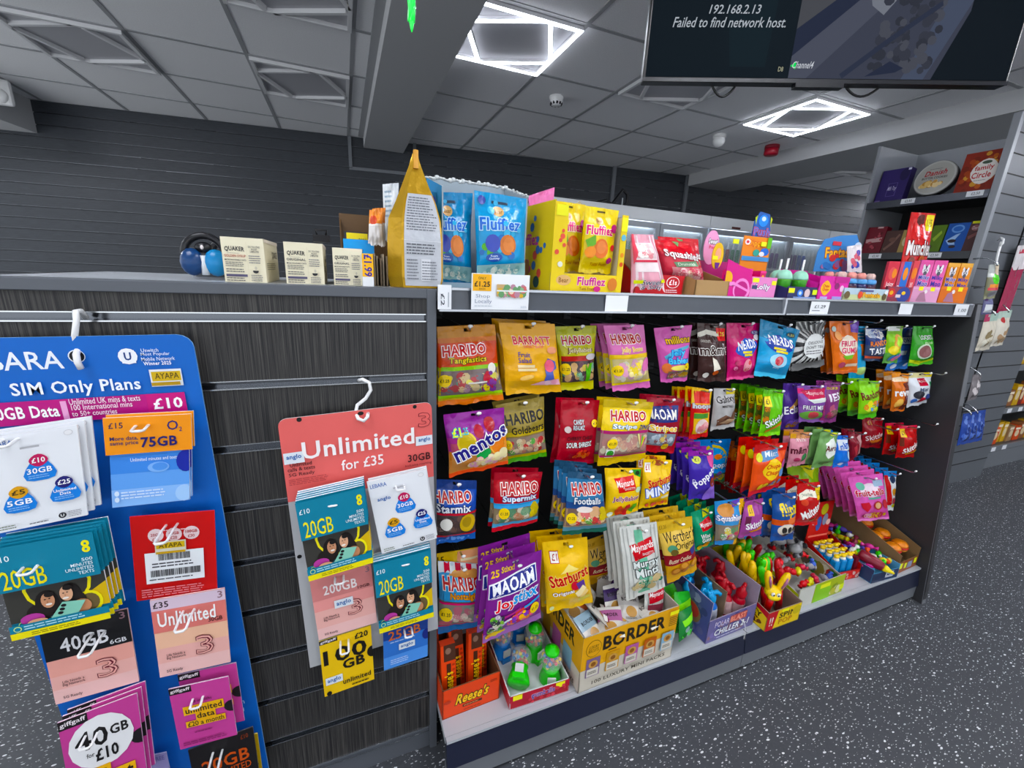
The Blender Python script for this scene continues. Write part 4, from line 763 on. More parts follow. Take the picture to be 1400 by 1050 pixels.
bag(2, 'maroon bag with a navy label and yellow bubble letters', (884, 543, 936, 545, 921, 619, 880, 617), [(0.75, '#94202e'), (1, '#b0202e')],
    [('p', [(0.0, 0.16), (0.86, 0.12), (0.86, 0.4), (0.0, 0.44)], '#1f2a72'), ('t', 'MAOAM', 0.40, 0.28, 0.82, 0.17, '#f0ece4', {'bold': 0.05}), ('t', 'Stripes', 0.46, 0.54, 0.8, 0.14, '#f0c83a', {'bold': 0.05, 'oc': '#f8f4e8', 'ow': 0.06}), ('r', 0.0, 0.62, 0.84, 0.86, '#7a8490'), ('s', 0.0, 0.62, 0.84, 0.86, ['#9aa8b4', '#c8b06a', '#8a5a5a', '#b8c4cc'], 22, 0.06)] + price(0.6, 0.87, 0.11, q=0.6), n=2, dy=0.006)
bag(2, 'red and yellow bag of drop sweets with grey lettering', (945.7, 530, 973, 533, 967, 596, 941, 601), [(0.3, '#d8b02a'), (1, '#c01c24')],
    [('r', 0.1, 0.05, 0.9, 0.28, '#c8322a'), ('t', 'hoops', 0.5, 0.34, 0.92, 0.12, '#c8ccd0', {'bold': 0.06, 'oc': '#7a8288'}), ('r', 0.1, 0.46, 0.9, 0.9, '#e2b43a'), ('r', 0.1, 0.47, 0.8, 0.57, '#4a8a3a'), ('e', 0.5, 0.74, 0.32, 0.16, '#e8d0cc'), ('s', 0.2, 0.62, 0.85, 0.9, ['#f2e0d8', '#e0a8a8', '#d88a90'], 10, 0.12)], n=4, step=(-0.004, 0.022, -0.004))
bag(2, 'silver grey bag of chocolates with black script lettering', (976, 531, 1004, 531, 1003.6, 583, 971, 589), [(0.9, '#a9a7a6'), (1, '#c4c2c0')],
    [('r', 0.55, 0, 1, 0.14, '#c8b84a'), ('t', 'Galaxy', 0.5, 0.26, 0.86, 0.19, '#1e1718', {'bold': 0.01, 'shear': 0.15, 'rot': -0.08}), ('t', 'MINSTRELS', 0.5, 0.40, 0.5, 0.06, '#3a3030', {}), ('p', [(0.1, 0.72), (0.4, 0.6), (0.75, 0.7), (0.98, 0.4), (1, 0.62), (0.7, 0.9), (0.15, 0.88)], '#6a4a38'), ('p', [(0.2, 0.8), (0.5, 0.7), (0.9, 0.76), (0.6, 0.86)], '#b89a7a'), ('p', [(0.3, 0.72), (0.45, 0.64), (0.6, 0.7)], '#4a2a1e')], dy=-0.005)
bag(2, 'lime green bag with a yellow price flash', (1044, 533, 1071.5, 533, 1066, 594, 1037, 597), [(0.08, '#5ca820'), (0.92, '#72c626'), (1, '#86d83a')],
    [('r', 0.0, 0.14, 0.26, 0.72, '#5c4a1e'), ('s', 0.0, 0.3, 0.26, 0.7, ['#8a3a2a', '#c87a2a', '#5a6a2a'], 8, 0.1), ('r', 0.05, 0.13, 0.34, 0.34, '#f2dc1e'), ('t', '£1', 0.19, 0.235, 0.16, 0.11, '#2a2a18', {'bold': 0.03}), ('t', 'Skittles', 0.58, 0.62, 0.96, 0.15, '#f6f6f4', {'bold': 0.04, 'oc': '#2a6a1a', 'ow': 0.04, 'rot': -0.42}), ('p', [(0.2, 0.86), (0.6, 0.74), (1, 0.66), (1, 0.72), (0.6, 0.82), (0.2, 0.92)], '#c87a2a')], n=5, step=(0.0, 0.029, -0.002), bulge=0.011, dy=-0.005)
bag(2, 'deep purple bag of toffees with white slanted lettering', (1071, 524, 1097, 524, 1091, 588, 1066, 588), [(1, '#452a7c')],
    [('p', [(0.2, 0.5), (0.55, 0.3), (0.98, 0.33), (0.98, 0.37), (0.6, 0.37), (0.3, 0.54)], '#c89a5a'), ('t', 'Eclairs', 0.5, 0.5, 0.96, 0.16, '#f4f0f6', {'bold': 0.03, 'shear': 0.2, 'rot': -0.25}), ('s', 0.1, 0.68, 0.9, 0.95, ['#c8924a', '#8a5a2a', '#6a4ab0'], 9, 0.14)], dy=0.024)
bag(2, 'violet fruit mix bag with a magenta banner', (1089, 527.5, 1130, 527, 1125, 577, 1092, 577), [(0.55, '#7a4a9a'), (1, '#8a5aa8')],
    [('r', 0.0, 0.06, 0.2, 0.2, '#d83a7a'), ('p', [(0.1, 0.12), (0.95, 0.06), (0.9, 0.32), (0.25, 0.34)], '#b8264a'), ('t', 'Maynards', 0.56, 0.2, 0.6, 0.11, '#e0b8c0', {'shear': 0.2}), ('p', [(0.2, 0.34), (0.9, 0.3), (0.98, 0.4), (0.4, 0.44)], '#dfe4de'), ('t', 'FRUIT MIX', 0.44, 0.56, 0.74, 0.12, '#f4f2f6', {'bold': 0.04, 'oc': '#3a1f5a'}), ('e', 0.4, 0.78, 0.42, 0.14, '#6aa04a'), ('e', 0.4, 0.77, 0.2, 0.11, '#b8424a'), ('r', 0.78, 0.5, 1, 0.95, '#94306a')], dy=-0.006)
bag(2, 'plum bag with white capitals and berry leaves', (1127, 522.7, 1149, 522.7, 1142, 577, 1123, 578), [(1, '#7c3470')], [('t', 'IES', 0.55, 0.34, 0.7, 0.18, '#e8e0ea', {'bold': 0.05, 'rot': -0.15}), ('s', 0.1, 0.5, 0.9, 0.92, ['#a83a5a', '#8a2a5a', '#6a5a4a', '#b8607a'], 14, 0.14), ('t', 'BERR', 0.5, 0.14, 0.7, 0.06, '#c8b03a', {})], n=2)
bag(2, 'bright green bag of mixed sweets with dark red lettering', (1174, 520, 1202.5, 521, 1197.6, 569.6, 1172.5, 573), [(0.1, '#7ab82a'), (0.85, '#8ccf34'), (1, '#58b82e')],
    [('t', 'Randoms', 0.5, 0.34, 0.94, 0.2, '#6a1f1a', {'bold': 0.06, 'rot': -0.18}), ('s', 0.08, 0.46, 0.95, 0.8, ['#e8e03a', '#4a9a3a', '#e08a3a', '#d8e85a', '#5a9ad0'], 18, 0.1), ('t', '£1', 0.88, 0.12, 0.14, 0.1, '#e8a81e', {'bold': 0.04})], n=3, step=(0.0, 0.037, 0.0), dy=-0.004)
bag(2, 'orange and brown chocolate bag with bold white lettering', (1219.5, 510, 1243, 511, 1236, 562, 1217, 562), [(0.14, '#d88a2a'), (1, '#d0701c')],
    [('p', [(0, 0.12), (0.5, 0.08), (1, 0.14), (1, 0.2), (0.5, 0.2), (0, 0.22)], '#f0d8b8'), ('p', [(0.5, 0.25), (0.95, 0.2), (0.9, 0.95), (0.55, 0.95)], '#6a2a1a'), ('t', 'revels', 0.55, 0.46, 1.0, 0.2, '#fff', {'bold': 0.06, 'rot': -0.1}), ('s', 0.05, 0.6, 0.5, 0.95, ['#e8a03a', '#a84a1a', '#f0c06a'], 6, 0.16)], n=3, step=(0.008, 0.03, 0), dy=-0.004)
bag(2, 'white bag of fruit sweets with rounded bottom, far right', (1242, 510, 1274, 509, 1266, 551, 1239, 557), [(0.14, '#d8cf9a'), (1, '#dfe2e8')],
    [('p', [(0.6, 0), (1, 0), (1, 0.14), (0.7, 0.12)], '#e8d43a'), ('r', 0.3, 0.16, 0.66, 0.36, '#b8243a'), ('t', 'Maynards', 0.48, 0.24, 0.32, 0.08, '#f4dcdc', {}), ('e', 0.84, 0.34, 0.12, 0.08, '#4a9a6a'), ('t', 'Mint', 0.5, 0.47, 0.36, 0.12, '#3a4a6a', {'bold': 0.03}), ('e', 0.3, 0.62, 0.2, 0.12, '#2a2a34'), ('e', 0.45, 0.8, 0.15, 0.1, '#b82a3a'), ('e', 0.72, 0.72, 0.14, 0.1, '#3a4a8a'), ('e', 0.14, 0.8, 0.1, 0.08, '#3a6ab8')], bulge=0.02)
# ---- third row
bag(3, 'royal blue bag of cola and gummy sweets', (593, 655, 652, 657, 650, 736, 593, 745), [(0.14, '#1c3a80'), (0.46, '#1f49a6'), (0.84, '#5a4a4c'), (1, '#2a62b8')],
    win(0, 0.50, 1, 0.82, ['#5a4440', '#4a3a38', '#7a6a64', '#3f3634', '#6a5048'], 30, 0.09, '#4f4344') + [har(0.42, 0.24, 0.88, 0.16), ('t', 'Starmix', 0.42, 0.40, 0.84, 0.13, '#eef2fa', {'bold': 0.06, 'oc': '#12204f', 'ow': 0.05}), ('r', 0, 0.47, 1, 0.50, '#c82a3a'), ('e', 0.25, 0.64, 0.14, 0.09, '#f2efe8'), ('e', 0.76, 0.64, 0.2, 0.15, '#cfae24'), ('e', 0.74, 0.62, 0.12, 0.09, '#a88c1a'), ('r', 0, 0.82, 1, 0.86, '#c4323c'), ('s', 0.1, 0.87, 0.95, 0.96, ['#3f7ad8', '#6aa0e8'], 12, 0.04)], dy=0.012)
bag(3, 'red bag of mixed gummies with a blue band', (675.7, 646, 741.4, 645, 734, 714, 672, 727), [(0.12, '#a01c2c'), (0.5, '#b01a2c'), (0.57, '#3f9ad0'), (0.85, '#8a7a60'), (0.93, '#5aa8d0'), (1, '#c02a34')],
    win(0, 0.56, 1, 0.86, ['#c8a48a', '#7a9a7a', '#b87a5a', '#d8d0b8', '#5f8a6a', '#a88a70'], 34, 0.08, '#84745c') + [har(0.53, 0.26, 0.80, 0.19), ('t', 'Supermix', 0.53, 0.43, 0.74, 0.13, '#f4f4f6', {'bold': 0.05, 'oc': '#2a70b0', 'ow': 0.05}), ('r', 0, 0.52, 1, 0.58, '#4aa4da'), ('s', 0.74, 0.5, 1, 0.84, ['#d8c824', '#c8b41c'], 8, 0.08)] + price(0.19, 0.66, 0.11, q=0.9), n=2, dy=0.004)
bag(3, 'steel blue bag of fried egg and fruit gummies', (777, 644, 822.5, 648, 830, 725, 768.4, 732), [(0.1, '#2a506e'), (0.45, '#3a78a6'), (0.56, '#264a86'), (0.86, '#a88a6a'), (0.93, '#5a8a9a'), (1, '#1f5a4a')],
    win(0, 0.55, 1, 0.84, ['#e06a6a', '#e8a83a', '#6aa84a', '#d84a4a', '#e8c89a', '#f0e2c8'], 30, 0.085, '#7a6258') + [('e', 0.5, 0.62, 0.19, 0.10, '#e07a78'), ('e', 0.68, 0.60, 0.16, 0.09, '#e2b48a'), ('e', 0.42, 0.56, 0.2, 0.05, '#f4e8e0'), har(0.52, 0.24, 0.84, 0.18, rot=-0.05), ('t', 'Footballs', 0.5, 0.42, 0.7, 0.11, '#f2f6fa', {'bold': 0.05, 'oc': '#1a3a6a', 'ow': 0.05}), ('s', 0.78, 0.5, 1.0, 0.8, ['#e0cc24', '#d0b81c'], 7, 0.08)] + price(0.12, 0.70, 0.11, q=0.8), n=4, step=(-0.001, 0.022, 0.001), dy=-0.05)
bag(3, 'bright yellow bag of jelly figures with a red banner', (827, 640, 876.6, 640, 872, 699, 827, 707), [(1, '#f1c911')],
    [('p', [(0.72, 0.02), (1, 0.02), (1, 0.2), (0.82, 0.14)], '#3f9a3a'), ('e', 0.9, 0.1, 0.06, 0.05, '#1c3a1c'), ('p', [(0.22, 0.2), (0.78, 0.14), (0.8, 0.42), (0.28, 0.46)], '#cf1f28'), ('t', 'Maynards', 0.5, 0.29, 0.5, 0.14, '#fbf3ea', {'bold': 0.03, 'shear': 0.2, 'rot': -0.08}), ('t', 'BASSETTS', 0.6, 0.38, 0.32, 0.05, '#f8e4dc', {}), ('t', 'JellyBabies', 0.52, 0.60, 0.78, 0.12, '#8a2a6a', {'bold': 0.05, 'oc': '#fff2d8', 'ow': 0.05}),
     ('p', [(0.28, 0.74), (0.36, 0.72), (0.4, 0.78), (0.5, 0.8), (0.5, 1), (0.3, 1), (0.22, 0.86)], '#e0552a'), ('p', [(0.48, 0.72), (0.6, 0.7), (0.66, 0.82), (0.62, 1), (0.46, 1)], '#cc2430'), ('p', [(0.72, 0.72), (0.86, 0.72), (0.84, 0.86), (0.78, 0.96), (0.68, 0.92)], '#5fae3a'), ('e', 0.86, 0.42, 0.1, 0.06, '#c8e0b8'), ('e', 0.12, 0.93, 0.09, 0.05, '#e8f0d8')], dy=-0.03)
bag(3, 'yellow bag of mini chews with a white price square', (880, 627.6, 919, 629, 912.4, 688.6, 873, 696), [(1, '#eec512')],
    [('e', 0.5, 0.06, 0.2, 0.06, '#a8502a'), ('r', 0.04, 0.06, 0.24, 0.24, '#fbf6ee'), ('t', '£1', 0.14, 0.15, 0.13, 0.12, '#b8243a', {'bold': 0.03}), ('t', 'Starburst', 0.55, 0.40, 0.86, 0.17, '#cf2430', {'bold': 0.07, 'oc': '#f8d878', 'ow': 0.04, 'rot': -0.24}), ('t', 'MINIS', 0.52, 0.60, 0.86, 0.19, '#f6f8fc', {'bold': 0.09, 'oc': '#2a5ab8', 'ow': 0.06, 'rot': -0.2}), ('r', 0.6, 0.72, 0.9, 0.78, '#e8dcb0'), ('s', 0.05, 0.85, 0.95, 0.98, ['#d8a01c', '#e88a3a', '#d05a4a'], 10, 0.06)], n=2, dy=-0.012)
bag(3, 'violet bag of coated sweets with white slanted lettering', (941, 617, 975, 615, 976, 681, 941, 682.5), [(0.1, '#8a2a9a'), (1, '#3f2a9c')],
    [('p', [(0.7, 0.05), (1, 0.1), (1, 0.4), (0.8, 0.3)], '#d85a9a'), ('e', 0.3, 0.17, 0.17, 0.07, '#d8dc6a'), ('t', '£1', 0.3, 0.17, 0.16, 0.06, '#3a3a2a', {}), ('t', 'Poppets', 0.58, 0.52, 1.06, 0.18, '#f6f2fa', {'bold': 0.08, 'rot': -0.62}), ('p', [(0.5, 1), (0.6, 0.8), (0.9, 0.62), (1, 0.7), (1, 1)], '#8a6ac8'), ('e', 0.84, 0.62, 0.12, 0.10, '#8a3a2a'), ('t', 'p', 0.12, 0.6, 0.1, 0.1, '#d8d0f0', {})], n=4, step=(-0.001, 0.026, 0.004), bulge=0.012, dy=-0.004)
bag(3, 'cornflower blue bag of hoop sweets with a yellow ring', (947, 601.5, 999, 600, 990, 658, 958, 658), [(0.2, '#1f7ac8'), (0.75, '#2a86d0'), (1, '#4a8a5a')],
    [('e', 0.52, 0.38, 0.38, 0.26, '#c8b43a'), ('e', 0.52, 0.40, 0.34, 0.22, '#2f8fd4'), ('t', 'loops', 0.62, 0.57, 0.62, 0.15, '#d8ecf8', {'bold': 0.05, 'oc': '#1a4a8a'}), ('s', 0.4, 0.68, 1, 0.98, ['#c8782a', '#c83a5a', '#d8c83a', '#6a4a8a'], 14, 0.08), ('e', 0.55, 0.36, 0.14, 0.06, '#d87a3a')], dy=0.105)
bag(3, 'scarlet bag of fruit sweets with a green label', (1000, 614, 1024, 612, 1019, 672, 996, 674), [(0.25, '#b05a24'), (1, '#b4161e')], [('t', '£1', 0.3, 0.12, 0.3, 0.1, '#e8d83a', {}), ('r', 0.5, 0.56, 1, 0.72, '#3f8a3a'), ('t', 'Skittles', 0.5, 0.78, 0.9, 0.12, '#e8e0dc', {'rot': -0.4, 'bold': 0.03})], n=3, step=(0, 0.03, 0), bulge=0.012, dy=0.085)
bag(3, 'orange lolly bag with a yellow scalloped badge', (1032, 608, 1077, 605, 1064, 665, 1022, 679), [(0.16, '#c02a1c'), (0.9, '#e0581a'), (1, '#c8323a')],
    [('p', [(0.22, 0.14), (0.7, 0.10), (0.74, 0.26), (0.2, 0.32)], '#5a8ab8'), ('t', 'Mini', 0.5, 0.19, 0.4, 0.1, '#f0f4f8', {'bold': 0.04}), ('e', 0.14, 0.24, 0.09, 0.08, '#d8d83a'), ('e', 0.55, 0.5, 0.3, 0.21, '#f4cf1c', {'wob': 0.07}), ('t', 'Chupa', 0.55, 0.44, 0.44, 0.12, '#c8281e', {'bold': 0.04, 'shear': 0.1}), ('t', 'Chups', 0.55, 0.57, 0.44, 0.12, '#c8281e', {'bold': 0.04, 'shear': 0.1}), ('s', 0.1, 0.74, 0.95, 0.9, ['#5fa83a', '#d85a8a', '#3a7ab8', '#e8c83a', '#b83a2a'], 16, 0.07), ('e', 0.9, 0.42, 0.09, 0.1, '#c85a9a'), ('e', 0.87, 0.6, 0.09, 0.1, '#6a9ad0')], n=3, step=(-0.002, 0.028, 0.002), dy=-0.022)
bag(3, 'rose pink bag of coated chocolates with maroon letters', (1081, 590.7, 1108.6, 590.7, 1099.7, 634.4, 1075, 639), [(0.18, '#c88a5a'), (1, '#cf8a9a')], [('r', 0.0, 0.04, 0.3, 0.16, '#d8a03a'), ('t', 'mini', 0.5, 0.2, 0.5, 0.1, '#e8d8d4', {}), ('t', "m&m's", 0.5, 0.48, 0.96, 0.22, '#5a1a2a', {'bold': 0.06}), ('e', 0.66, 0.72, 0.16, 0.14, '#3f7a4a'), ('e', 0.3, 0.76, 0.14, 0.06, '#a83a5a')], n=2)
bag(3, 'sage green chocolate bag with a white cloud label', (1121.5, 590.7, 1146, 590.7, 1137.7, 636, 1108.6, 640), [(1, '#6f9a5c')], [('p', [(0.3, 0.3), (0.75, 0.15), (0.95, 0.4), (0.9, 0.6), (0.5, 0.72), (0.35, 0.6)], '#e8ece4'), ('t', 'Aero', 0.6, 0.43, 0.62, 0.17, '#6a2420', {'bold': 0.06}), ('e', 0.75, 0.06, 0.2, 0.05, '#d8d83a'), ('e', 0.5, 0.86, 0.3, 0.06, '#4f7a44')], n=3, step=(-0.002, 0.025, 0), dy=-0.01, hole=False)
bag(3, 'bright blue coated chocolate bag behind the sage green one', (1143, 595.5, 1159, 595.5, 1159, 637.6, 1138, 639), [(0.5, '#2a6ad0'), (1, '#2474d8')], [('r', 0.1, 0.12, 0.95, 0.42, '#d8dfe8'), ('t', 'm&m', 0.55, 0.28, 0.75, 0.18, '#2a5ab8', {'bold': 0.05, 'rot': -0.2}), ('p', [(0.6, 0.42), (1, 0.5), (1, 0.8), (0.8, 0.7)], '#c8dff4'), ('e', 0.4, 0.88, 0.16, 0.06, '#dfeaf6')], n=3, dy=-0.002)
bag(3, 'claret bag with pale streaks beside the bright blue one', (1160, 590, 1178, 590.7, 1172, 623, 1161, 632), [(1, '#7c1a28')], [('p', [(0.6, 0.2), (1, 0.05), (0.9, 0.5), (0.7, 0.8), (0.5, 0.9)], '#b88a8a'), ('p', [(0.2, 0.5), (0.4, 0.4), (0.3, 0.9)], '#b03a44')], n=2, dy=0.006)
bag(3, 'shade-darkened crimson bag hanging far back on its peg', (1179, 571, 1207, 571, 1204, 612, 1177, 612), [(1, '#8a1522')], [('t', '£1', 0.3, 0.16, 0.16, 0.12, '#b8902a', {}), ('t', 'Skittles', 0.5, 0.56, 0.9, 0.16, '#c8b8b8', {'bold': 0.03, 'rot': -0.25}), ('p', [(0.2, 0.72), (0.9, 0.6), (0.9, 0.66), (0.3, 0.8)], '#a8602a')], dy=0.05)  # red bag, the dimness of its deep place put into the colours
bag(3, 'crimson bag with two yellow price flashes, far right', (1229, 582.6, 1254, 581, 1249.4, 624.7, 1224, 626), [(0.1, '#c82a44'), (1, '#b41524')], [('r', 0.05, 0.08, 0.3, 0.32, '#e8c024'), ('t', '£1', 0.18, 0.2, 0.14, 0.12, '#3a2a14', {'bold': 0.03}), ('r', 0.02, 0.34, 0.16, 0.6, '#6a2a1a'), ('t', 'Skittles', 0.58, 0.62, 0.9, 0.17, '#f6f2f0', {'bold': 0.05, 'rot': -0.4}), ('p', [(0.3, 0.82), (0.8, 0.7), (0.9, 0.74), (0.4, 0.9)], '#d8a02a')], n=2, step=(-0.006, 0.04, -0.004), dy=-0.002)
# ---- bottom row
bag(4, 'yellow and peach bag, only its top showing', (597, 757, 660, 747, 664, 820, 600, 830), [(0.3, '#d8b42a'), (1, '#d89a5a')], [('t', '15', 0.08, 0.12, 0.14, 0.12, '#3a3014', {'bold': 0.03}), ('p', [(0.45, 0.02), (1, 0), (1, 0.3), (0.4, 0.3)], '#e2a078'), ('r', 0.5, 0.14, 1, 0.18, '#e8d8b0')], dy=0.06)
bag(4, 'pale blue retro sweet bag with red and white awning', (599, 767, 660.7, 771, 669.7, 853.4, 599, 866), [(0.14, '#cfd8e4'), (0.5, '#4a9ad0'), (0.86, '#8a8078'), (0.9, '#c02a5a'), (1, '#2a6aa8')],
    [('p', [(0.12 * k, 0.0), (0.12 * k + 0.12, 0.0), (0.12 * k + 0.14, 0.13), (0.12 * k, 0.15)], '#cf2a44' if k % 2 else '#eef0f4') for k in range(8)] + win(0, 0.54, 1, 0.87, ['#c88a90', '#a8a08a', '#d8d0c0', '#7a8a80', '#b86a78', '#d8b8b0'], 40, 0.075, '#8c857c') + [('r', 0.08, 0.17, 0.92, 0.50, '#3f9ad4'), har(0.48, 0.26, 0.82, 0.17), ('t', 'Nostalgix', 0.5, 0.43, 0.6, 0.12, '#f0a83a', {'bold': 0.05, 'oc': '#8a3a1a', 'ow': 0.05}), ('r', 0, 0.51, 1, 0.54, '#cf2a6a'), ('s', 0.72, 0.45, 1.0, 0.82, ['#e2c824', '#d0b01c', '#e07a6a'], 14, 0.07)] + price(0.12, 0.68, 0.12, q=0.8), n=1, dy=0.05)
bag(4, 'tall purple bag of striped chew sticks', (667, 773.7, 740, 752, 739, 845.7, 659.4, 879), [(0.9, '#7c2a88'), (1, '#a06ab0')],
    [('t', '25', 0.13, 0.13, 0.15, 0.09, '#e8c024', {'bold': 0.07}), ('t', 'Stixx!', 0.36, 0.10, 0.24, 0.08, '#e8c024', {'bold': 0.06}), ('p', [(0.02, 0.24), (0.88, 0.13), (0.9, 0.36), (0.02, 0.42)], '#f2eef6'), ('p', [(0.035, 0.255), (0.865, 0.15), (0.885, 0.345), (0.035, 0.405)], '#1f2780'), ('t', 'MAOAM', 0.46, 0.285, 0.76, 0.145, '#f6f6fa', {'bold': 0.08, 'rot': -0.08}), ('t', 'Joy', 0.33, 0.52, 0.36, 0.15, '#e2323c', {'bold': 0.1, 'oc': '#f6f0f6', 'ow': 0.06}), ('t', 'stixx', 0.68, 0.46, 0.46, 0.15, '#2a9ae0', {'bold': 0.1, 'oc': '#f6f0f6', 'ow': 0.06})] +
    [('p', [(x, y), (x + 0.3, y - 0.05), (x + 0.3, y - 0.02), (x, y + 0.03)], c) for x, y, c in ((0.5, 0.66, '#e04a3a'), (0.35, 0.72, '#d85aa0'), (0.6, 0.72, '#e8a83a'), (0.45, 0.79, '#c8d83a'), (0.2, 0.75, '#e0e0f0'), (0.66, 0.62, '#3a9ad8'), (0.3, 0.66, '#b83a8a'))] + [('s', 0.02, 0.6, 0.32, 0.93, ['#3f8a3a', '#e8e0d0', '#3a3a44', '#8ac04a', '#b8a8c8'], 26, 0.05), ('s', 0.3, 0.66, 0.9, 0.84, ['#e04a8a', '#f0b03a', '#7a3ab0', '#e86a4a', '#c83a5a'], 24, 0.045), ('s', 0.02, 0.86, 0.4, 0.95, ['#d8984a', '#e8c83a'], 8, 0.05)] + price(0.85, 0.70, 0.09, q=0.8), n=3, step=(-0.002, 0.03, 0.004), dy=-0.03)
bag(4, 'yellow chew bag with a white price square', (740.6, 741.7, 802, 734, 810, 824, 747, 838), [(1, '#f0c30e')],
    [('r', 0.12, 0.12, 0.31, 0.28, '#b8302a'), ('r', 0.135, 0.13, 0.295, 0.27, '#fbf6f0'), ('t', '£1', 0.215, 0.2, 0.11, 0.09, '#a82430', {'bold': 0.02}), ('p', [(0.3, 0.42), (0.5, 0.3), (0.72, 0.38)], '#f6e08a'), ('t', 'Starburst', 0.5, 0.475, 0.88, 0.17, '#cf2a1e', {'bold': 0.09, 'oc': '#f8e08a', 'ow': 0.04, 'rot': -0.20}), ('t', 'Original', 0.34, 0.70, 0.46, 0.07, '#fffaf0', {'bold': 0.05, 'oc': '#8a2a1a', 'ow': 0.05, 'rot': -0.06}), ('e', 0.60, 0.61, 0.09, 0.07, '#c8283a'), ('p', [(0.62, 0.58), (0.82, 0.55), (0.84, 0.66), (0.68, 0.68)], '#5a3a8a'), ('p', [(0.58, 0.72), (0.78, 0.62), (0.86, 0.68), (0.64, 0.79)], '#f4e2b0'), ('p', [(0.66, 0.78), (0.84, 0.68), (0.9, 0.73), (0.72, 0.83)], '#f0d08a'), ('e', 0.8, 0.83, 0.16, 0.04, '#e0d022'), ('e', 0.1, 0.93, 0.05, 0.03, '#d8e0a8')], n=3, step=(-0.004, 0.028, 0.0), dy=-0.005)
bag(4, 'gold butter toffee bag with a maroon band, partly hidden', (801, 739, 846, 723.7, 843, 785, 802, 801), [(0.2, '#d2a84a'), (0.55, '#e0b860'), (0.72, '#8c2028'), (1, '#cf9a3a')],
    [('t', '£1.35', 0.14, 0.12, 0.2, 0.06, '#8a6a1a', {}), ('t', "Werther's", 0.54, 0.30, 0.94, 0.17, '#241812', {'bold': 0.0, 'shear': 0.05}), ('t', 'Original', 0.62, 0.46, 0.7, 0.15, '#241812', {'bold': 0.0}), ('e', 0.2, 0.48, 0.12, 0.07, '#5a9a7a'), ('r', 0, 0.58, 1, 0.74, '#8f1f28'), ('t', 'Butter Candies', 0.5, 0.66, 0.7, 0.08, '#f0d8b0', {'shear': 0.3}), ('p', [(0.6, 0.7), (0.7, 0.58), (0.8, 0.72)], '#f0e6d0'), ('s', 0.2, 0.76, 0.95, 0.95, ['#e0a84a', '#c87a2a', '#f0c878'], 10, 0.11)], n=1, dy=0.085)
bag(4, 'white striped mint bag with a red banner', (846, 721, 897, 713.4, 909, 803, 856, 821), [(1, '#dfe0da')],
    [('p', [(x, 0.02), (x + 0.03, 0.02), (x + 0.03, 0.98), (x, 0.98)], '#b8b9b4') for x in (0.06, 0.16, 0.8, 0.9)] + [('p', [(0.36, 0.06), (0.56, 0.06), (0.6, 0.95), (0.3, 0.95)], '#7ac0a0'), ('p', [(0.18, 0.24), (0.80, 0.18), (0.80, 0.38), (0.26, 0.44)], '#c81f30'), ('t', 'Maynards', 0.5, 0.285, 0.6, 0.11, '#faf4f0', {'bold': 0.02, 'shear': 0.2, 'rot': -0.06}), ('t', 'BASSETTS', 0.62, 0.365, 0.3, 0.035, '#f4dcdc', {}), ('t', 'Murray', 0.55, 0.505, 0.68, 0.13, '#eef4f0', {'bold': 0.09, 'oc': '#1c2a2a', 'ow': 0.05, 'rot': -0.04}), ('t', 'Mints', 0.55, 0.615, 0.6, 0.12, '#eef4f0', {'bold': 0.09, 'oc': '#1c2a2a', 'ow': 0.05, 'rot': -0.04}), ('s', 0.08, 0.68, 0.94, 0.9, ['#3f8a6a', '#8ac0a0', '#c8b88a', '#d8d8c8', '#2f7a5a'], 20, 0.085), ('e', 0.3, 0.79, 0.12, 0.06, '#cdb98a'), ('e', 0.75, 0.74, 0.12, 0.06, '#cdb98a'), ('e', 0.62, 0.86, 0.11, 0.055, '#cdb98a')], n=4, step=(-0.005, 0.024, 0.004), dy=-0.035)
bag(4, 'gold butter toffee bag with maroon band and toffees', (897, 713.4, 946, 705.7, 952.6, 779, 912.8, 798), [(0.18, '#d8b24a'), (0.52, '#e8c468'), (0.69, '#8c2028'), (1, '#d8a440')],
    [('t', '£1.35', 0.14, 0.09, 0.2, 0.06, '#8a6a1a', {}), ('t', "Werther's", 0.56, 0.25, 0.94, 0.16, '#241812', {'bold': 0.0, 'shear': 0.05}), ('t', 'Original', 0.66, 0.41, 0.66, 0.14, '#241812', {'bold': 0.0}), ('e', 0.24, 0.42, 0.13, 0.06, '#5a9a7a'), ('e', 0.27, 0.48, 0.11, 0.05, '#6a5a2a'), ('r', 0, 0.54, 1, 0.69, '#8f1f28'), ('t', 'Butter Candies', 0.42, 0.62, 0.66, 0.07, '#f4e2c0', {'shear': 0.3}), ('p', [(0.74, 0.5), (1, 0.44), (1, 0.56), (0.78, 0.6)], '#3a3a80'), ('e', 0.26, 0.81, 0.15, 0.07, '#b8702a'), ('e', 0.26, 0.80, 0.1, 0.045, '#d89a4a'), ('e', 0.5, 0.74, 0.15, 0.07, '#b8702a'), ('e', 0.5, 0.73, 0.1, 0.045, '#d89a4a'), ('e', 0.56, 0.84, 0.14, 0.06, '#c07a30'), ('e', 0.84, 0.77, 0.14, 0.08, '#c8852f'), ('e', 0.84, 0.76, 0.09, 0.05, '#e0aa58')], n=3, step=(-0.003, 0.026, 0.002), dy=-0.02)
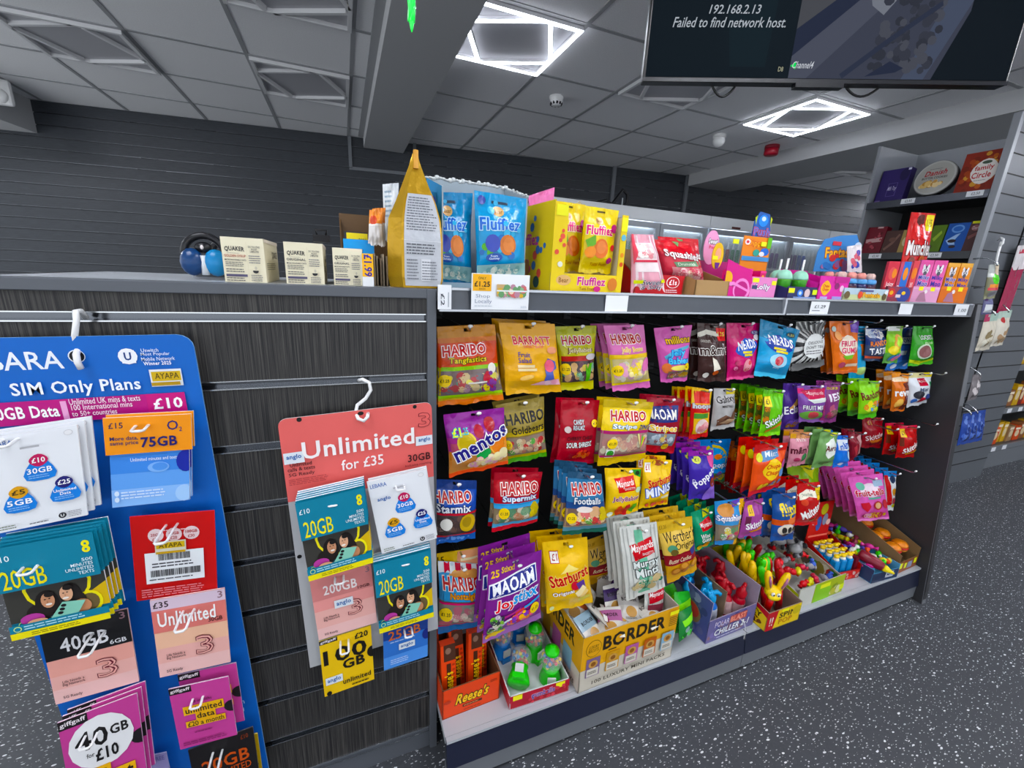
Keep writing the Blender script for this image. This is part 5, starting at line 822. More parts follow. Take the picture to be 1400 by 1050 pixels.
bag(4, 'emerald green bag with a small red banner', (944, 701, 976, 690, 976, 744, 950, 754), [(1, '#17936a')],
    [('p', [(0.5, 0.0), (0.8, 0), (0.75, 0.16), (0.45, 0.2)], '#d8dc3a'), ('p', [(0.2, 0.28), (0.72, 0.2), (0.76, 0.42), (0.3, 0.48)], '#c8242f'), ('t', 'Maynards', 0.48, 0.34, 0.5, 0.12, '#f6ecec', {'shear': 0.2}), ('t', 'Wine', 0.42, 0.6, 0.44, 0.12, '#f4f6f4', {'bold': 0.05}), ('t', 'Gums', 0.46, 0.7, 0.44, 0.1, '#f4f6f4', {'bold': 0.05}), ('e', 0.5, 0.86, 0.16, 0.1, '#e0a03a'), ('e', 0.86, 0.76, 0.12, 0.12, '#c8c83a'), ('e', 0.22, 0.9, 0.14, 0.08, '#c8b82a')], n=4, step=(-0.003, 0.028, 0.002), dy=0.022)
bag(4, 'blue and orange bag of foam shapes with white lettering', (977, 685.7, 1017, 681, 1005.7, 743, 977, 745), [(0.3, '#3a8ac8'), (0.5, '#4a94cc'), (0.9, '#8a8070'), (1, '#3a8ad0')],
    [('r', 0.86, 0, 1, 1, '#e0a62a'), ('e', 0.36, 0.2, 0.3, 0.14, '#c88a4a'), ('p', [(0.55, 0.02), (0.85, 0), (0.8, 0.14), (0.6, 0.16)], '#6a4ab8'), ('t', 'Squashies', 0.46, 0.36, 0.92, 0.16, '#f2f0f4', {'bold': 0.09, 'oc': '#4a5a9a', 'ow': 0.05}), ('r', 0.04, 0.5, 0.84, 0.88, '#8a7a68'), ('s', 0.06, 0.5, 0.82, 0.88, ['#d8c86a', '#c88aa0', '#6a9a6a', '#d8d8d0', '#b8485a'], 18, 0.1)], dy=-0.006)
bag(4, 'pink purple fruit sweet bag with white slanted lettering', (1018.6, 685.7, 1043, 681, 1040, 731, 1008.6, 735), [(1, '#a04a94')], [('r', 0.16, 0.12, 0.4, 0.36, '#e2b82a'), ('t', '£1', 0.28, 0.24, 0.13, 0.12, '#5a3a14', {}), ('r', 0.08, 0.38, 0.28, 0.62, '#6a2a4a'), ('t', 'Skittles', 0.6, 0.60, 0.96, 0.17, '#f6f2f6', {'bold': 0.06, 'rot': -0.2}), ('p', [(0.25, 0.78), (0.8, 0.68), (0.9, 0.74), (0.4, 0.84)], '#d88a3a')], n=2, dy=-0.004)
bag(4, 'dark navy bag with pale lettering behind the blue pretzels', (1043, 684, 1058, 683, 1054, 734, 1040, 734), [(1, '#1d2440')], [('r', 0.3, 0.1, 1, 0.5, '#4a5a4a'), ('e', 0.6, 0.66, 0.34, 0.12, '#9a948a'), ('t', '£1', 0.3, 0.2, 0.3, 0.12, '#b8a83a', {})], n=1, dy=0.13)
bag(4, 'blue pretzel bag with yellow lettering', (1055.7, 676, 1088.6, 673, 1084, 737, 1053, 740), [(0.5, '#1f4a8c'), (0.62, '#c8562a'), (1, '#1f4f9a')],
    [('t', 'flipz', 0.62, 0.33, 0.8, 0.3, '#e8cf2a', {'bold': 0.08, 'rot': -0.05}), ('p', [(0.5, 0.5), (1, 0.42), (1, 0.54), (0.55, 0.6)], '#e27a4a'), ('e', 0.5, 0.72, 0.36, 0.13, '#e2d8c8'), ('e', 0.38, 0.72, 0.1, 0.07, '#2a2420'), ('e', 0.6, 0.72, 0.1, 0.07, '#2a2420'), ('e', 0.8, 0.7, 0.08, 0.06, '#2a2420'), ('e', 0.5, 0.84, 0.12, 0.05, '#1a1a20')], n=4, step=(-0.012, 0.03, 0.004), dy=-0.016)
bag(4, 'lime bag only seen above the red chocolate bag', (1076, 638, 1120, 635, 1118, 690, 1080, 694), [(1, '#8fb82a')], [('p', [(0.4, 0), (0.9, 0), (0.7, 0.3)], '#d8d83a')], dy=0.09, n=1)
bag(4, 'red chocolate ball bag with a cream ribbon', (1090, 661, 1121, 658.6, 1117, 717, 1085.7, 718.6), [(0.93, '#bb141c'), (1, '#d02a2a')],
    [('p', [(0, 0.24), (0.4, 0.14), (0.75, 0.18), (0.75, 0.32), (0.4, 0.28), (0, 0.38)], '#eee6d4'), ('t', 'pouches', 0.36, 0.25, 0.42, 0.08, '#3a5a3a', {}), ('r', 0.74, 0.1, 1, 0.36, '#f0d02a'), ('t', '1.35', 0.87, 0.23, 0.2, 0.1, '#5a4a14', {}), ('t', 'Maltesers', 0.58, 0.58, 0.98, 0.2, '#faf6f2', {'bold': 0.06, 'rot': -0.5}), ('e', 0.62, 0.84, 0.1, 0.06, '#8a4a2a'), ('e', 0.2, 0.4, 0.12, 0.07, '#d8503a')], n=3, step=(-0.012, 0.03, 0.0), dy=-0.01)
bag(4, 'hot pink chew bag with red lettering and fruit', (1159, 653, 1206.5, 647, 1215.7, 709, 1173, 713), [(0.62, '#e46abc'), (0.95, '#d85aa8'), (1, '#ee8ad0')],
    [('e', 0.5, 0.3, 0.3, 0.14, '#f6e2ee'), ('e', 0.26, 0.2, 0.12, 0.08, '#7ac0a8'), ('r', 0.66, 0.12, 0.94, 0.24, '#a8c0d8'), ('t', 'fruit-tella', 0.48, 0.34, 0.86, 0.14, '#d01f44', {'bold': 0.06, 'oc': '#fdf0f6', 'ow': 0.04}), ('r', 0.36, 0.44, 0.72, 0.48, '#6ab8a0'), ('p', [(0.12, 0.56), (0.34, 0.54), (0.38, 0.64), (0.24, 0.76), (0.14, 0.68)], '#cf2a3a'), ('e', 0.60, 0.63, 0.14, 0.1, '#c83a3a'), ('e', 0.60, 0.63, 0.10, 0.07, '#e8b88a'), ('e', 0.86, 0.62, 0.09, 0.1, '#d0404a'), ('s', 0.12, 0.78, 0.95, 0.93, ['#e8a8c8', '#d8d0dc', '#c83a5a', '#e0b03a'], 12, 0.08)], n=6, step=(0.002, 0.028, 0.004), bulge=0.011, dy=0.0)
bag(4, 'white chew bag with red diagonal lettering, far right', (1208, 644, 1226, 644, 1221, 697.6, 1210, 697.6), [(0.14, '#2a7ac0'), (1, '#dfe3e6')], [('p', [(0, 0.1), (0.3, 0.1), (0.5, 0.85), (0.1, 0.85)], '#c02028'), ('e', 0.65, 0.2, 0.25, 0.09, '#2a3a5a'), ('e', 0.7, 0.5, 0.2, 0.1, '#c88a3a'), ('e', 0.7, 0.72, 0.2, 0.09, '#a83a4a'), ('e', 0.8, 0.86, 0.16, 0.06, '#c8c83a')], n=8, step=(-0.002, 0.03, 0.004), bulge=0.009, dy=0.03)
# pegs with nothing left on them
for px, py, y, lab in ((1150, 524, 0.03, 'empty chrome peg right of the violet fruit mix bag'), (1190, 441.5, 0.05, 'empty chrome peg above the navy bag'), (1278, 511.6, 0.03, 'empty chrome peg right of the white mint bag'),
                       (1267, 580, 0.01, 'empty chrome peg right of the two crimson bags'), (1238, 643.5, -0.02, 'empty chrome peg right of the white chew bag'), (1213, 587, 0.01, 'empty chrome peg in front of the shade-darkened crimson bag')):
    mk_peg(aY(px, py, y), y, '', lab)
# ================================================================ boxes and trays on the base shelf
CB = mat('brown_cardboard', '#8a6f50', 0.8, bump=0.05, bscale=120)
def zrot(dx, dy): return math.atan2(dy, dx)
def tray(name, label, cat, p0, p1, z, depth, hf, hb, hs, out, inn='#c9c4bd', art=None, th=0.003, mat_=None, group=None, hs_back=None, base=True, skew=0.0):
    """open box: p0 p1 = front bottom corners (x, y); front, back and side heights; art = {'front': ops, 'left': ops, 'right': ops, 'back': ops, 'inback': ops}"""
    a = Vector((p0[0], p0[1])); b = Vector((p1[0], p1[1])); w = (b - a).length; rz = zrot(*(b - a))
    t = thing(name, label, cat, (a.x, a.y, z), rz, group)
    art = art or {}; m = mat_ or CARD
    hsb = hs_back if hs_back is not None else max(hs, hb if hb else hs)
    def panel(nm, q, n, oc, ops, ic=None, inops=None, lab=None):
        q = [Vector(v) for v in q]; S = quadmap(*q); mb = MB()
        nrm = (q[3] - q[0]).cross(q[1] - q[0]).normalized()
        mb.slab(q[0], q[3], q[2], q[1], -nrm * th, oc, ic or inn)
        asp = (q[1] - q[0]).length / max(1e-6, (q[3] - q[0]).length)
        if ops: mb.art(S, ops, asp)
        if inops: mb.art(quadmap(q[1] - nrm * th, q[0] - nrm * th, q[3] - nrm * th, q[2] - nrm * th), inops, asp)
        o = mb.build(nm, m, t)
        if lab: o['label'] = lab
        return o
    D = depth
    if hf: panel('front_panel', ((0, 0, hf), (w, 0, hf), (w, 0, 0), (0, 0, 0)), None, out, art.get('front'))
    if hb: panel('back_panel', ((w, D, hb), (0, D, hb), (0, D, 0), (w, D, 0)), None, out, art.get('back'), None, art.get('inback'))
    if hs:
        panel('side_panel', ((0, D, hsb), (0, 0, hs), (0, 0, 0), (0, D, 0)), None, out, art.get('left'), None, art.get('inleft'))
        panel('side_panel', ((w, 0, hs), (w, D, hsb), (w, D, 0), (w, 0, 0)), None, out, art.get('right'), None, art.get('inright'))
    if base: MB().box(0, 0, 0.0003, w, D, 0.0025, inn).build('base', m, t)
    t['_w'] = w; del t['_w']
    def L(x, y, zz=0.0):
        c, s = math.cos(rz), math.sin(rz)
        return Vector((a.x + x * c - y * s, a.y + x * s + y * c, z + zz))
    return t, L, w, rz
def place(mb, name, m, label, cat, loc, rot=(0, 0, 0), group=None, parts=None):
    o = mb.build(name, m, loc=loc); o.rotation_euler = rot
    return tag(o, label, cat, group)
def dupl(o, label, loc, rot=None):
    c = copy_tree(o); c.location = loc; c['label'] = label
    if rot is not None: c.rotation_euler = rot
    return c
TH = lambda x: math.radians(x)
# --- orange chocolate carton
OR = '#e0501e'
t, L, w, rz = tray('display_carton', 'orange carton of chocolate bars at the near end of the base shelf', 'carton', (0.003, -0.053), (0.158, -0.047), BZ + 0.0005, 0.15, 0.092, 0.09, 0.092, OR, '#6a4a36',
    {'front': [('t', "Reese's", 0.52, 0.45, 0.56, 0.36, '#f4c81e', {'bold': 0.05, 'oc': '#3a1c10', 'ow': 0.06, 'shear': 0.25}), ('r', 0.34, 0.70, 0.68, 0.78, '#4a2012'), ('l', 0.36, 0.715, 0.66, 0.765, '#e8a070', 1), ('l', 0.36, 0.86, 0.72, 0.92, '#8a3414', 1), ('e', 0.08, 0.42, 0.06, 0.06, '#b83e14'), ('l', 0.82, 0.16, 0.96, 0.26, '#8a3414', 2)]})
mb = MB(); mb.box(-0.019, -0.011, 0, 0.019, 0.011, 0.178, '#e4521c'); S = quadmap((-0.019, -0.0112, 0.178), (0.019, -0.0112, 0.178), (0.019, -0.0112, 0), (-0.019, -0.0112, 0))
mb.art(S, [('r', 0.2, 0, 1, 0.26, '#4a2a1c'), ('e', 0.5, 0.1, 0.2, 0.05, '#8a6a5a'), ('r', 0.36, 0.3, 0.66, 1, '#4a2414'), ('t', "Reese's", 0.5, 0.62, 1.6, 0.14, '#f2c41c', {'bold': 0.05, 'rot': -1.5708}), ('l', 0.75, 0.3, 0.95, 0.9, '#a83a14', 8)], 0.23)
bar = place(mb, 'chocolate_bar', CARD, 'orange chocolate bar standing leftmost in the orange carton', 'chocolate bar', L(0.026, 0.034, 0.003), (TH(-8), 0, rz), 'chocolate bars in the orange carton')
for i, (x, y, lx) in enumerate(((0.062, 0.075, 'middle, set back in'), (0.098, 0.045, 'tall front centre of'), (0.126, 0.078, 'rightmost in'), (0.03, 0.095, 'back left in'))):
    dupl(bar, 'orange chocolate bar standing ' + lx + ' the orange carton', L(x, y, 0.003), (TH(-6 - 2 * i), TH((-2, 2, 1, 0)[i]), rz))
# --- gumball machines on a red and white tray
t, L, w, rz = tray('display_tray', 'low white tray with red front holding sweet dispensers', 'tray', (0.172, -0.086), (0.345, -0.091), BZ + 0.0005, 0.25, 0.044, 0.044, 0.044, '#a3182a', '#e2e4e6',
    {'front': [('r', 0, 0, 1, 0.5, '#b02238'), ('t', 'gumballs', 0.55, 0.45, 0.4, 0.5, '#4a4a9a', {'bold': 0.05, 'oc': '#e8b0b8'}), ('r', 0.05, -0.0, 0.2, 0.36, '#f0ea1e'), ('r', 0.76, 0.0, 0.92, 0.4, '#f0ea1e'), ('s', 0.2, 0.1, 0.95, 0.95, ['#3a4aa8', '#d84a5a', '#c83a4a'], 12, 0.03)]})
def dispenser(label, loc, col, rot=(0, 0, 0), cap=True):
    d = thing('sweet_dispenser', label, 'sweet dispenser', loc, 0, 'toy sweet dispensers in the low tray'); d.rotation_euler = rot; d.scale = (1.15, 1.15, 1.15)
    k = MB(); k.lathe([(0.024, 0), (0.027, 0.004), (0.024, 0.018), (0.018, 0.034), (0.021, 0.040)], col, 18); k.box(-0.014, -0.031, 0.0, 0.014, -0.018, 0.012, col); k.build('base', PLASTIC, d)
    k = MB(); k.box(-0.010, -0.0275, 0.014, 0.010, -0.0235, 0.033, '#d8dcd8'); k.build('label_sticker', CARD, d)
    k = MB(); k.ball((0, 0, 0.062), 0.0275, '#ffffff', 18, 10); k.build('globe', CLEAR, d)
    rnd = random.Random(int(loc[0] * 1000)); k = MB()
    for i in range(46):
        a, r, h = rnd.uniform(0, 6.28), 0.021 * math.sqrt(rnd.random()), rnd.uniform(0.042, 0.072)
        q = Vector((r * math.cos(a), r * math.sin(a), h))
        if (q - Vector((0, 0, 0.062))).length < 0.0225: k.ball(q, 0.0045, rnd.choice(['#3a8ac0', '#c84a5a', '#e8c84a', '#4aa86a', '#d8906a', '#2a5aa8']), 7, 5)
    k.build('sweets', PLASTIC, d)['kind'] = 'stuff'
    if cap: k = MB(); k.lathe([(0.016, 0.082), (0.018, 0.085), (0.017, 0.092), (0.009, 0.095), (0.008, 0.099), (0.004, 0.101)], col, 16); k.build('cap', PLASTIC, d)
    return d
GRN, BLU = '#3fc92c', '#1f7fd4'
dispenser('green topped sweet dispenser standing at the right front of the low tray', L(0.137, 0.045, 0.003), GRN, (0, 0, TH(-20)))
dispenser('green topped sweet dispenser standing behind two others in the low tray', L(0.122, 0.130, 0.003), GRN, (0, 0, TH(20)))
dispenser('blue sweet dispenser on the left of the low tray', L(0.034, 0.165, 0.003), BLU, (0, 0, TH(10)))
dispenser('blue sweet dispenser at the back of the low tray', L(0.100, 0.205, 0.003), BLU, (0, 0, TH(-10)))
dispenser('green sweet dispenser lying on its side at the tray front', L(0.036, 0.034, 0.034), GRN, (TH(-76), 0, TH(-28)), cap=False)
# --- yellow and white biscuit carton
YB_, GB = '#dfa71c', '#cfc8ba'
def mini(u, c): return [('r', u, 0.41, u + 0.135, 0.745, c), ('r', u + 0.01, 0.60, u + 0.125, 0.735, '#d8d2c6'), ('e', u + 0.067, 0.52, 0.045, 0.07, '#c89a5a'), ('e', u + 0.067, 0.52, 0.025, 0.04, '#8a5a2a'), ('l', u + 0.02, 0.64, u + 0.115, 0.70, '#6a6458', 2)]
bl, br = aZ(788, 947, BZ + .0005), aZ(913, 893, BZ + .0005)
t, L, w, rz = tray('biscuit_carton', 'yellow and cream carton of wrapped mini biscuits, spelling BORDER', 'carton', (bl.x + 0.002, bl.y - .004), (br.x, br.y - .012), BZ + 0.0005, 0.24, 0.186, 0.186, 0.186, GB, '#b8b0a4',
    {'front': [('r', 0, 0, 1, 0.62, YB_), ('p', [(0, 0.6), (1, 0.5), (1, 0.62), (0, 0.66)], GB), ('e', 0.11, 0.24, 0.075, 0.15, '#7a5a14'), ('e', 0.11, 0.24, 0.07, 0.14, YB_), ('t', 'LUXURY\nBISCUITS', 0.11, 0.24, 0.1, 0.12, '#5a4414', {}), ('t', 'BORDER', 0.53, 0.21, 0.66, 0.25, '#221c12', {'bold': 0.055}), ('r', 0.26, 0.355, 0.34, 0.375, '#221c12')] + mini(0.05, '#7a6288') + mini(0.245, '#c8963a') + mini(0.44, '#b0609a') + mini(0.635, '#b8622c') + mini(0.83, '#8ab0c8') +
        [('t', '100 LUXURY MINI PACKS', 0.5, 0.83, 0.78, 0.065, '#3a3224', {'bold': 0.03}), ('r', 0.88, 0.02, 0.98, 0.09, '#f2ee1e'), ('l', 0.88, 0.12, 0.985, 0.3, '#5a4414', 5)],
     'left': [('r', 0, 0, 1, 0.62, YB_), ('t', 'BORDER', 0.45, 0.22, 0.8, 0.25, '#221c12', {'bold': 0.055}), ('r', 0.1, 0.46, 0.3, 0.83, '#c8963a'), ('r', 0.36, 0.46, 0.56, 0.83, '#b0609a'), ('r', 0.62, 0.46, 0.82, 0.83, '#8ab0c8'), ('t', 'PACKS', 0.8, 0.92, 0.2, 0.08, '#3a3224', {'bold': 0.03})]})
def sachet(name, label, cat, wd, ht, col, ops, loc, rot, group, m=FILM, bulge=0.008):
    """a small flat wrapped pack"""
    mb = MB()
    def S(u, v, off=0.0, s=1): k = (max(0, 1 - (2 * u - 1) ** 2) ** 0.6) * (max(0, 1 - (2 * v - 1) ** 2) ** 0.7); return Vector(((u - 0.5) * wd, -s * (bulge * k + 0.0005) - off, (0.5 - v) * ht))
    mb.grid(S, 7, 8, col); mb.grid(lambda u, v, o: S(u, v, 0, -1), 7, 8, col, flip=True); mb.art(S, ops, wd / ht)
    o = mb.build(name, m, loc=loc); o.rotation_euler = rot
    return tag(o, label, cat, group)
g = 'wrapped mini biscuits in the yellow carton'
mk = lambda c, d: [('r', 0, 0.0, 1, 0.12, d), ('r', 0, 0.5, 1, 1, '#dcd8d0'), ('t', 'BORDER', 0.5, 0.3, 0.7, 0.12, '#2a2420', {'bold': 0.03}), ('e', 0.5, 0.7, 0.25, 0.18, '#c89a5a'), ('l', 0.2, 0.86, 0.8, 0.93, '#555', 2)]
spec = [('#9db8c8', 'pale blue', 0.055, 0.05, 0.098, (-62, 8, 20)), ('#b06a98', 'plum', 0.12, 0.045, 0.102, (-70, -14, -30)), ('#d8d4cc', 'cream', 0.10, 0.085, 0.106, (-58, 30, 50)), ('#3f2a5c', 'dark purple', 0.165, 0.10, 0.118, (-30, 12, 10)), ('#d8a82a', 'yellow', 0.09, 0.135, 0.128, (-35, -20, 40)), ('#c8c4c0', 'silver grey', 0.205, 0.07, 0.108, (-60, 10, -15)), ('#5a3a7a', 'violet', 0.225, 0.13, 0.118, (-40, -24, 30)), ('#b85f3a', 'rust', 0.05, 0.12, 0.112, (-62, 12, -40)), ('#e2dfda', 'white', 0.185, 0.155, 0.125, (-32, 18, -14)), ('#8a2a4a', 'wine', 0.15, 0.06, 0.096, (-72, 5, 66)), ('#d0cbc2', 'ivory', 0.255, 0.04, 0.094, (-74, 4, 12)), ('#caa23a', 'mustard', 0.15, 0.19, 0.12, (-40, 0, 0))]
for i, (c, nm, x, y, zz, r) in enumerate(spec):
    sachet('mini_biscuit_pack', nm + ' mini biscuit pack lying ' + ('at the front' if y < 0.08 else 'in the middle' if y < 0.14 else 'at the back') + ' of the yellow carton', 'biscuit pack', 0.07, 0.085, c, mk(c, '#f0ece6' if i % 2 else c), L(x, y, zz), (TH(r[0]), TH(r[1]), TH(r[2]) + rz), g).location.z += 0.055
sachet('sweet_bag', 'white striped mint bag tucked into the right corner of the yellow carton', 'sweet bag', 0.075, 0.12, '#d6d8d2', [('p', [(x, 0), (x + 0.05, 0), (x + 0.05, 1), (x, 1)], '#a8aaa6') for x in (0.1, 0.26, 0.74, 0.88)] + [('p', [(0.4, 0), (0.6, 0), (0.62, 0.4), (0.36, 0.4)], '#6ab090'), ('p', [(0.1, 0.42), (0.9, 0.3), (0.9, 0.62), (0.16, 0.7)], '#b81f30'), ('t', 'Maynards', 0.5, 0.48, 0.7, 0.14, '#f6eeee', {'shear': 0.2, 'rot': -0.1}), ('r', 0.1, 0.72, 0.9, 0.95, '#8a3a4a')], L(0.285, 0.060, 0.192), (TH(-18), TH(8), rz), 'loose bags on the base shelf', bulge=0.012)
# loose green bags between the biscuit carton and the divided carton
for i, (px, py, y, dz, r, ww, hh) in enumerate(((933, 836, -0.035, 0.06, (-22, 16, 6), 0.085, 0.12), (931, 818, 0.03, 0.09, (-25, -20, -10), 0.085, 0.11), (937, 852, -0.072, 0.05, (-14, 8, 15), 0.075, 0.09))):
    p = aY(px, py, y)
    sachet('sweet_bag', ('bright green sweet bag leaning beside the yellow biscuit carton', 'green sweet bag lying behind two others near the divided carton', 'dark green sweet bag in front of the pile by the biscuit carton')[i], 'sweet bag', ww, hh, ('#3aa83a', '#4fbf3c', '#2a7a3a')[i], [('p', [(0.1, 0.3), (0.9, 0.15), (0.8, 0.4), (0.2, 0.5)], '#8ae04a'), ('s', 0.1, 0.5, 0.9, 0.95, ['#1f6a2a', '#c8e8b0', '#5ad04a', '#8aa8a0'], 14, 0.09)], p, (TH(r[0]), TH(r[1]), TH(r[2])), 'loose bags on the base shelf', bulge=0.014)
# --- divided carton with blue and red bottles
bl, br = aZ(964, 881, BZ), aZ(1028, 854, BZ)
t, L, w, rz = tray('display_carton', 'blue and violet printed carton with a divider, full of toy drink bottles', 'carton', (bl.x, bl.y), (br.x, br.y), BZ + 0.0005, 0.27, 0.085, 0.16, 0.155, '#4a4f8a', '#9a8fa0',
    {'front': [('r', 0, 0, 1, 1, '#6a6494'), ('s', 0, 0, 1, 1, ['#7a70a8', '#4a4a80', '#8a6a7a', '#5a5aa0'], 30, 0.05), ('t', 'POLAR', 0.28, 0.26, 0.3, 0.26, '#d8d0e8', {'bold': 0.04, 'oc': '#3a2a6a'}), ('r', 0.44, 0.1, 0.8, 0.42, '#b8504a'), ('t', 'BLAST', 0.62, 0.26, 0.34, 0.24, '#f0a08a', {'bold': 0.04}), ('t', 'CHILLER 2-1', 0.5, 0.62, 0.72, 0.28, '#f4f6fa', {'bold': 0.05, 'oc': '#1f2a6a', 'shear': 0.2}), ('l', 0.2, 0.82, 0.8, 0.92, '#c8c8e0', 1)],
     'left': [('s', 0, 0, 1, 1, ['#6a6a9a', '#3a3f70', '#8a8ab0', '#5a5a88'], 40, 0.07), ('e', 0.72, 0.55, 0.16, 0.24, '#8a6a4a'), ('e', 0.75, 0.5, 0.1, 0.16, '#b83a3a'), ('e', 0.3, 0.4, 0.14, 0.2, '#c8c8dc')]}, hs_back=0.16)
MB().box(w * 0.46, 0.03, 0.003, w * 0.46 + 0.003, 0.266, 0.14, '#8a745c').build('divider', CARD, t)
def bottle(label, loc, col, dark, rot):
    b = thing('toy_drink_bottle', label, 'toy bottle', loc, 0, 'toy drink bottles in the divided carton'); b.rotation_euler = rot; b.scale = (1.1, 1.1, 1.3)
    MB().lathe([(0.016, 0), (0.019, 0.006), (0.019, 0.05), (0.013, 0.062), (0.010, 0.066)], col, 14).build('body', PLASTIC, b)
    k = MB(); k.lathe([(0.0195, 0.016), (0.0197, 0.02), (0.0197, 0.046), (0.0194, 0.05)], '#c8ccd8' if col[1] != 'b' else '#d8b8b8', 14, cap=False); k.build('wrap_label', CARD, b)
    k = MB(); k.lathe([(0.014, 0.066), (0.015, 0.07), (0.015, 0.082), (0.008, 0.09), (0.006, 0.098)], dark, 14); k.tube([(0, 0.006, 0.088), (0, -0.018, 0.094), (0, -0.026, 0.086)], 0.006, dark, 8); k.build('cap', PLASTIC, b)
    return b
i = 0
for yy in (0.05, 0.1, 0.15, 0.2, 0.245):
    for xx in (0.024, 0.068):
        bottle('blue toy bottle, %s row from the front, %s, in the divided carton' % (ORD[i // 2], 'left' if i % 2 == 0 else 'right'), L(xx, yy, 0.02 + 0.004 * (i % 3)), '#2a6ac0', '#2a9ad0', (TH(-8), TH(6 * (-1) ** i), rz + i)); i += 1
i = 0
for yy in (0.05, 0.1, 0.15, 0.2, 0.245):
    for xx in (w - 0.078, w - 0.03):
        bottle('red toy bottle, %s row from the front, %s, in the divided carton' % (ORD[i // 2], 'left' if i % 2 == 0 else 'right'), L(xx, yy, 0.012 + 0.005 * (i % 3)), '#b02232', '#a81a2a', (TH(-10), TH(7 * (-1) ** i), rz + i * 2)); i += 1
# --- yellow rabbit lolly box
bl, br = aZ(1047.6, 868, BZ), aZ(1093, 849, BZ)
t, L, w, rz = tray('lolly_box', 'yellow and red box of rabbit-eared lollies jutting over the shelf edge', 'box', (bl.x + 0.004, bl.y + 0.01), (br.x, br.y + 0.006), BZ + 0.0005, 0.25, 0.072, 0.15, 0.075, '#e6c81c', '#8a7a70',
    {'front': [('p', [(0, 0), (0.3, 0), (0.22, 1), (0, 1)], '#b8242e'), ('t', 'SPIN', 0.6, 0.34, 0.5, 0.3, '#3a3210', {'bold': 0.05}), ('t', 'POP', 0.56, 0.68, 0.4, 0.28, '#b87a1a', {'bold': 0.05}), ('r', 0.4, 0.02, 0.6, 0.18, '#f4ee1e'), ('e', 0.86, 0.3, 0.12, 0.24, '#c8b414'), ('t', '!!', 0.12, 0.5, 0.1, 0.5, '#f4e8e0', {'bold': 0.03})],
     'left': [('p', [(0.55, 0), (1, 0.3), (1, 0.0)], '#b8242e'), ('t', 'CRAZY', 0.72, 0.4, 0.4, 0.26, '#3a2a10', {'bold': 0.05}), ('e', 0.7, 0.72, 0.24, 0.2, '#6a3a14'), ('t', 'BUNNY', 0.7, 0.72, 0.4, 0.2, '#e8c01c', {'bold': 0.05}), ('s', 0, 0.1, 0.4, 0.9, ['#d8442a', '#c8a81c', '#5a8ab0'], 12, 0.06)],
     'inback': [('r', 0, 0, 1, 0.9, '#b0a03a'), ('t', 'Bunny Pop', 0.6, 0.28, 0.5, 0.18, '#7a2a1a', {'bold': 0.05}), ('e', 0.26, 0.5, 0.14, 0.2, '#8aa0a8'), ('s', 0.1, 0.5, 0.95, 0.9, ['#8a6a2a', '#c8b43a', '#a8502a'], 14, 0.07)]}, hs_back=0.11)
LOLY = 0
def lolly(loc, rot, ear, stick, lab, full=False):
    b = thing('rabbit_lolly', lab, 'lolly', loc, 0, 'rabbit lollies in the yellow box'); b.rotation_euler = rot; b.scale = (1.25, 1.25, 1.25)
    MB().tube([(0, 0, -0.02), (0, 0, 0.05)], 0.009, stick, 10).build('handle', PLASTIC, b)
    if full:
        k = MB(); k.ball((0, 0, 0.058), (0.021, 0.017, 0.018), '#f0cf1e', 14, 8); k.ball((0, -0.012, 0.051), (0.017, 0.009, 0.010), '#f4d830', 12, 6); k.build('head', PLASTIC, b)
        k = MB()
        for s in (-1, 1): k.ball((s * 0.007, -0.0165, 0.063), (0.005, 0.003, 0.006), '#f4f4f0', 8, 6); k.ball((s * 0.006, -0.0195, 0.063), (0.002, 0.0012, 0.003), '#1c1c1c', 6, 5)
        k.build('eyes', PLASTIC, b)
    for s in (-1, 1):
        k = MB(); k.tube([(s * 0.008, 0, 0.052), (s * 0.014, 0, 0.075), (s * 0.020, 0.001, 0.10), (s * 0.024, 0.002, 0.116), (s * 0.026, 0.002, 0.122)], [0.005, 0.0085, 0.010, 0.008, 0.003], ear, 10)
        if full: k.tube([(s * 0.0135, -0.0085, 0.078), (s * 0.019, -0.0095, 0.098), (s * 0.022, -0.006, 0.112)], [0.002, 0.004, 0.002], '#a86a8a', 6)
        k.build('ear', PLASTIC, b)
    return b
lolly(L(0.045, 0.036, 0.052), (TH(6), 0, rz - 0.5), '#f2c81a', '#c82a2a', 'yellow rabbit lolly with a face at the front of its box', True)
Y_, G_, R_ = '#f0c41a', '#4cc22e', '#b81c2c'
for i, (x, y, h, c) in enumerate(((0.03, 0.075, .03, Y_), (0.075, 0.07, .028, G_), (0.125, 0.05, .014, R_), (0.035, 0.115, .035, Y_), (0.08, 0.11, .03, G_), (0.125, 0.095, .022, R_), (0.03, 0.155, .035, Y_), (0.075, 0.15, .032, G_), (0.12, 0.14, .02, G_), (0.035, 0.195, .038, Y_), (0.08, 0.19, .032, G_), (0.12, 0.19, .018, R_), (0.045, 0.228, .03, G_))):
    cn = {Y_: 'yellow', G_: 'green', R_: 'red'}[c]
    lolly(L(x, y, h + 0.016), (TH(-8), TH(5 * (-1) ** i), rz + 0.4 * i), c, R_ if i % 2 else c, '%s eared lolly, %s one going back in the yellow box' % (cn, ORD[i]))
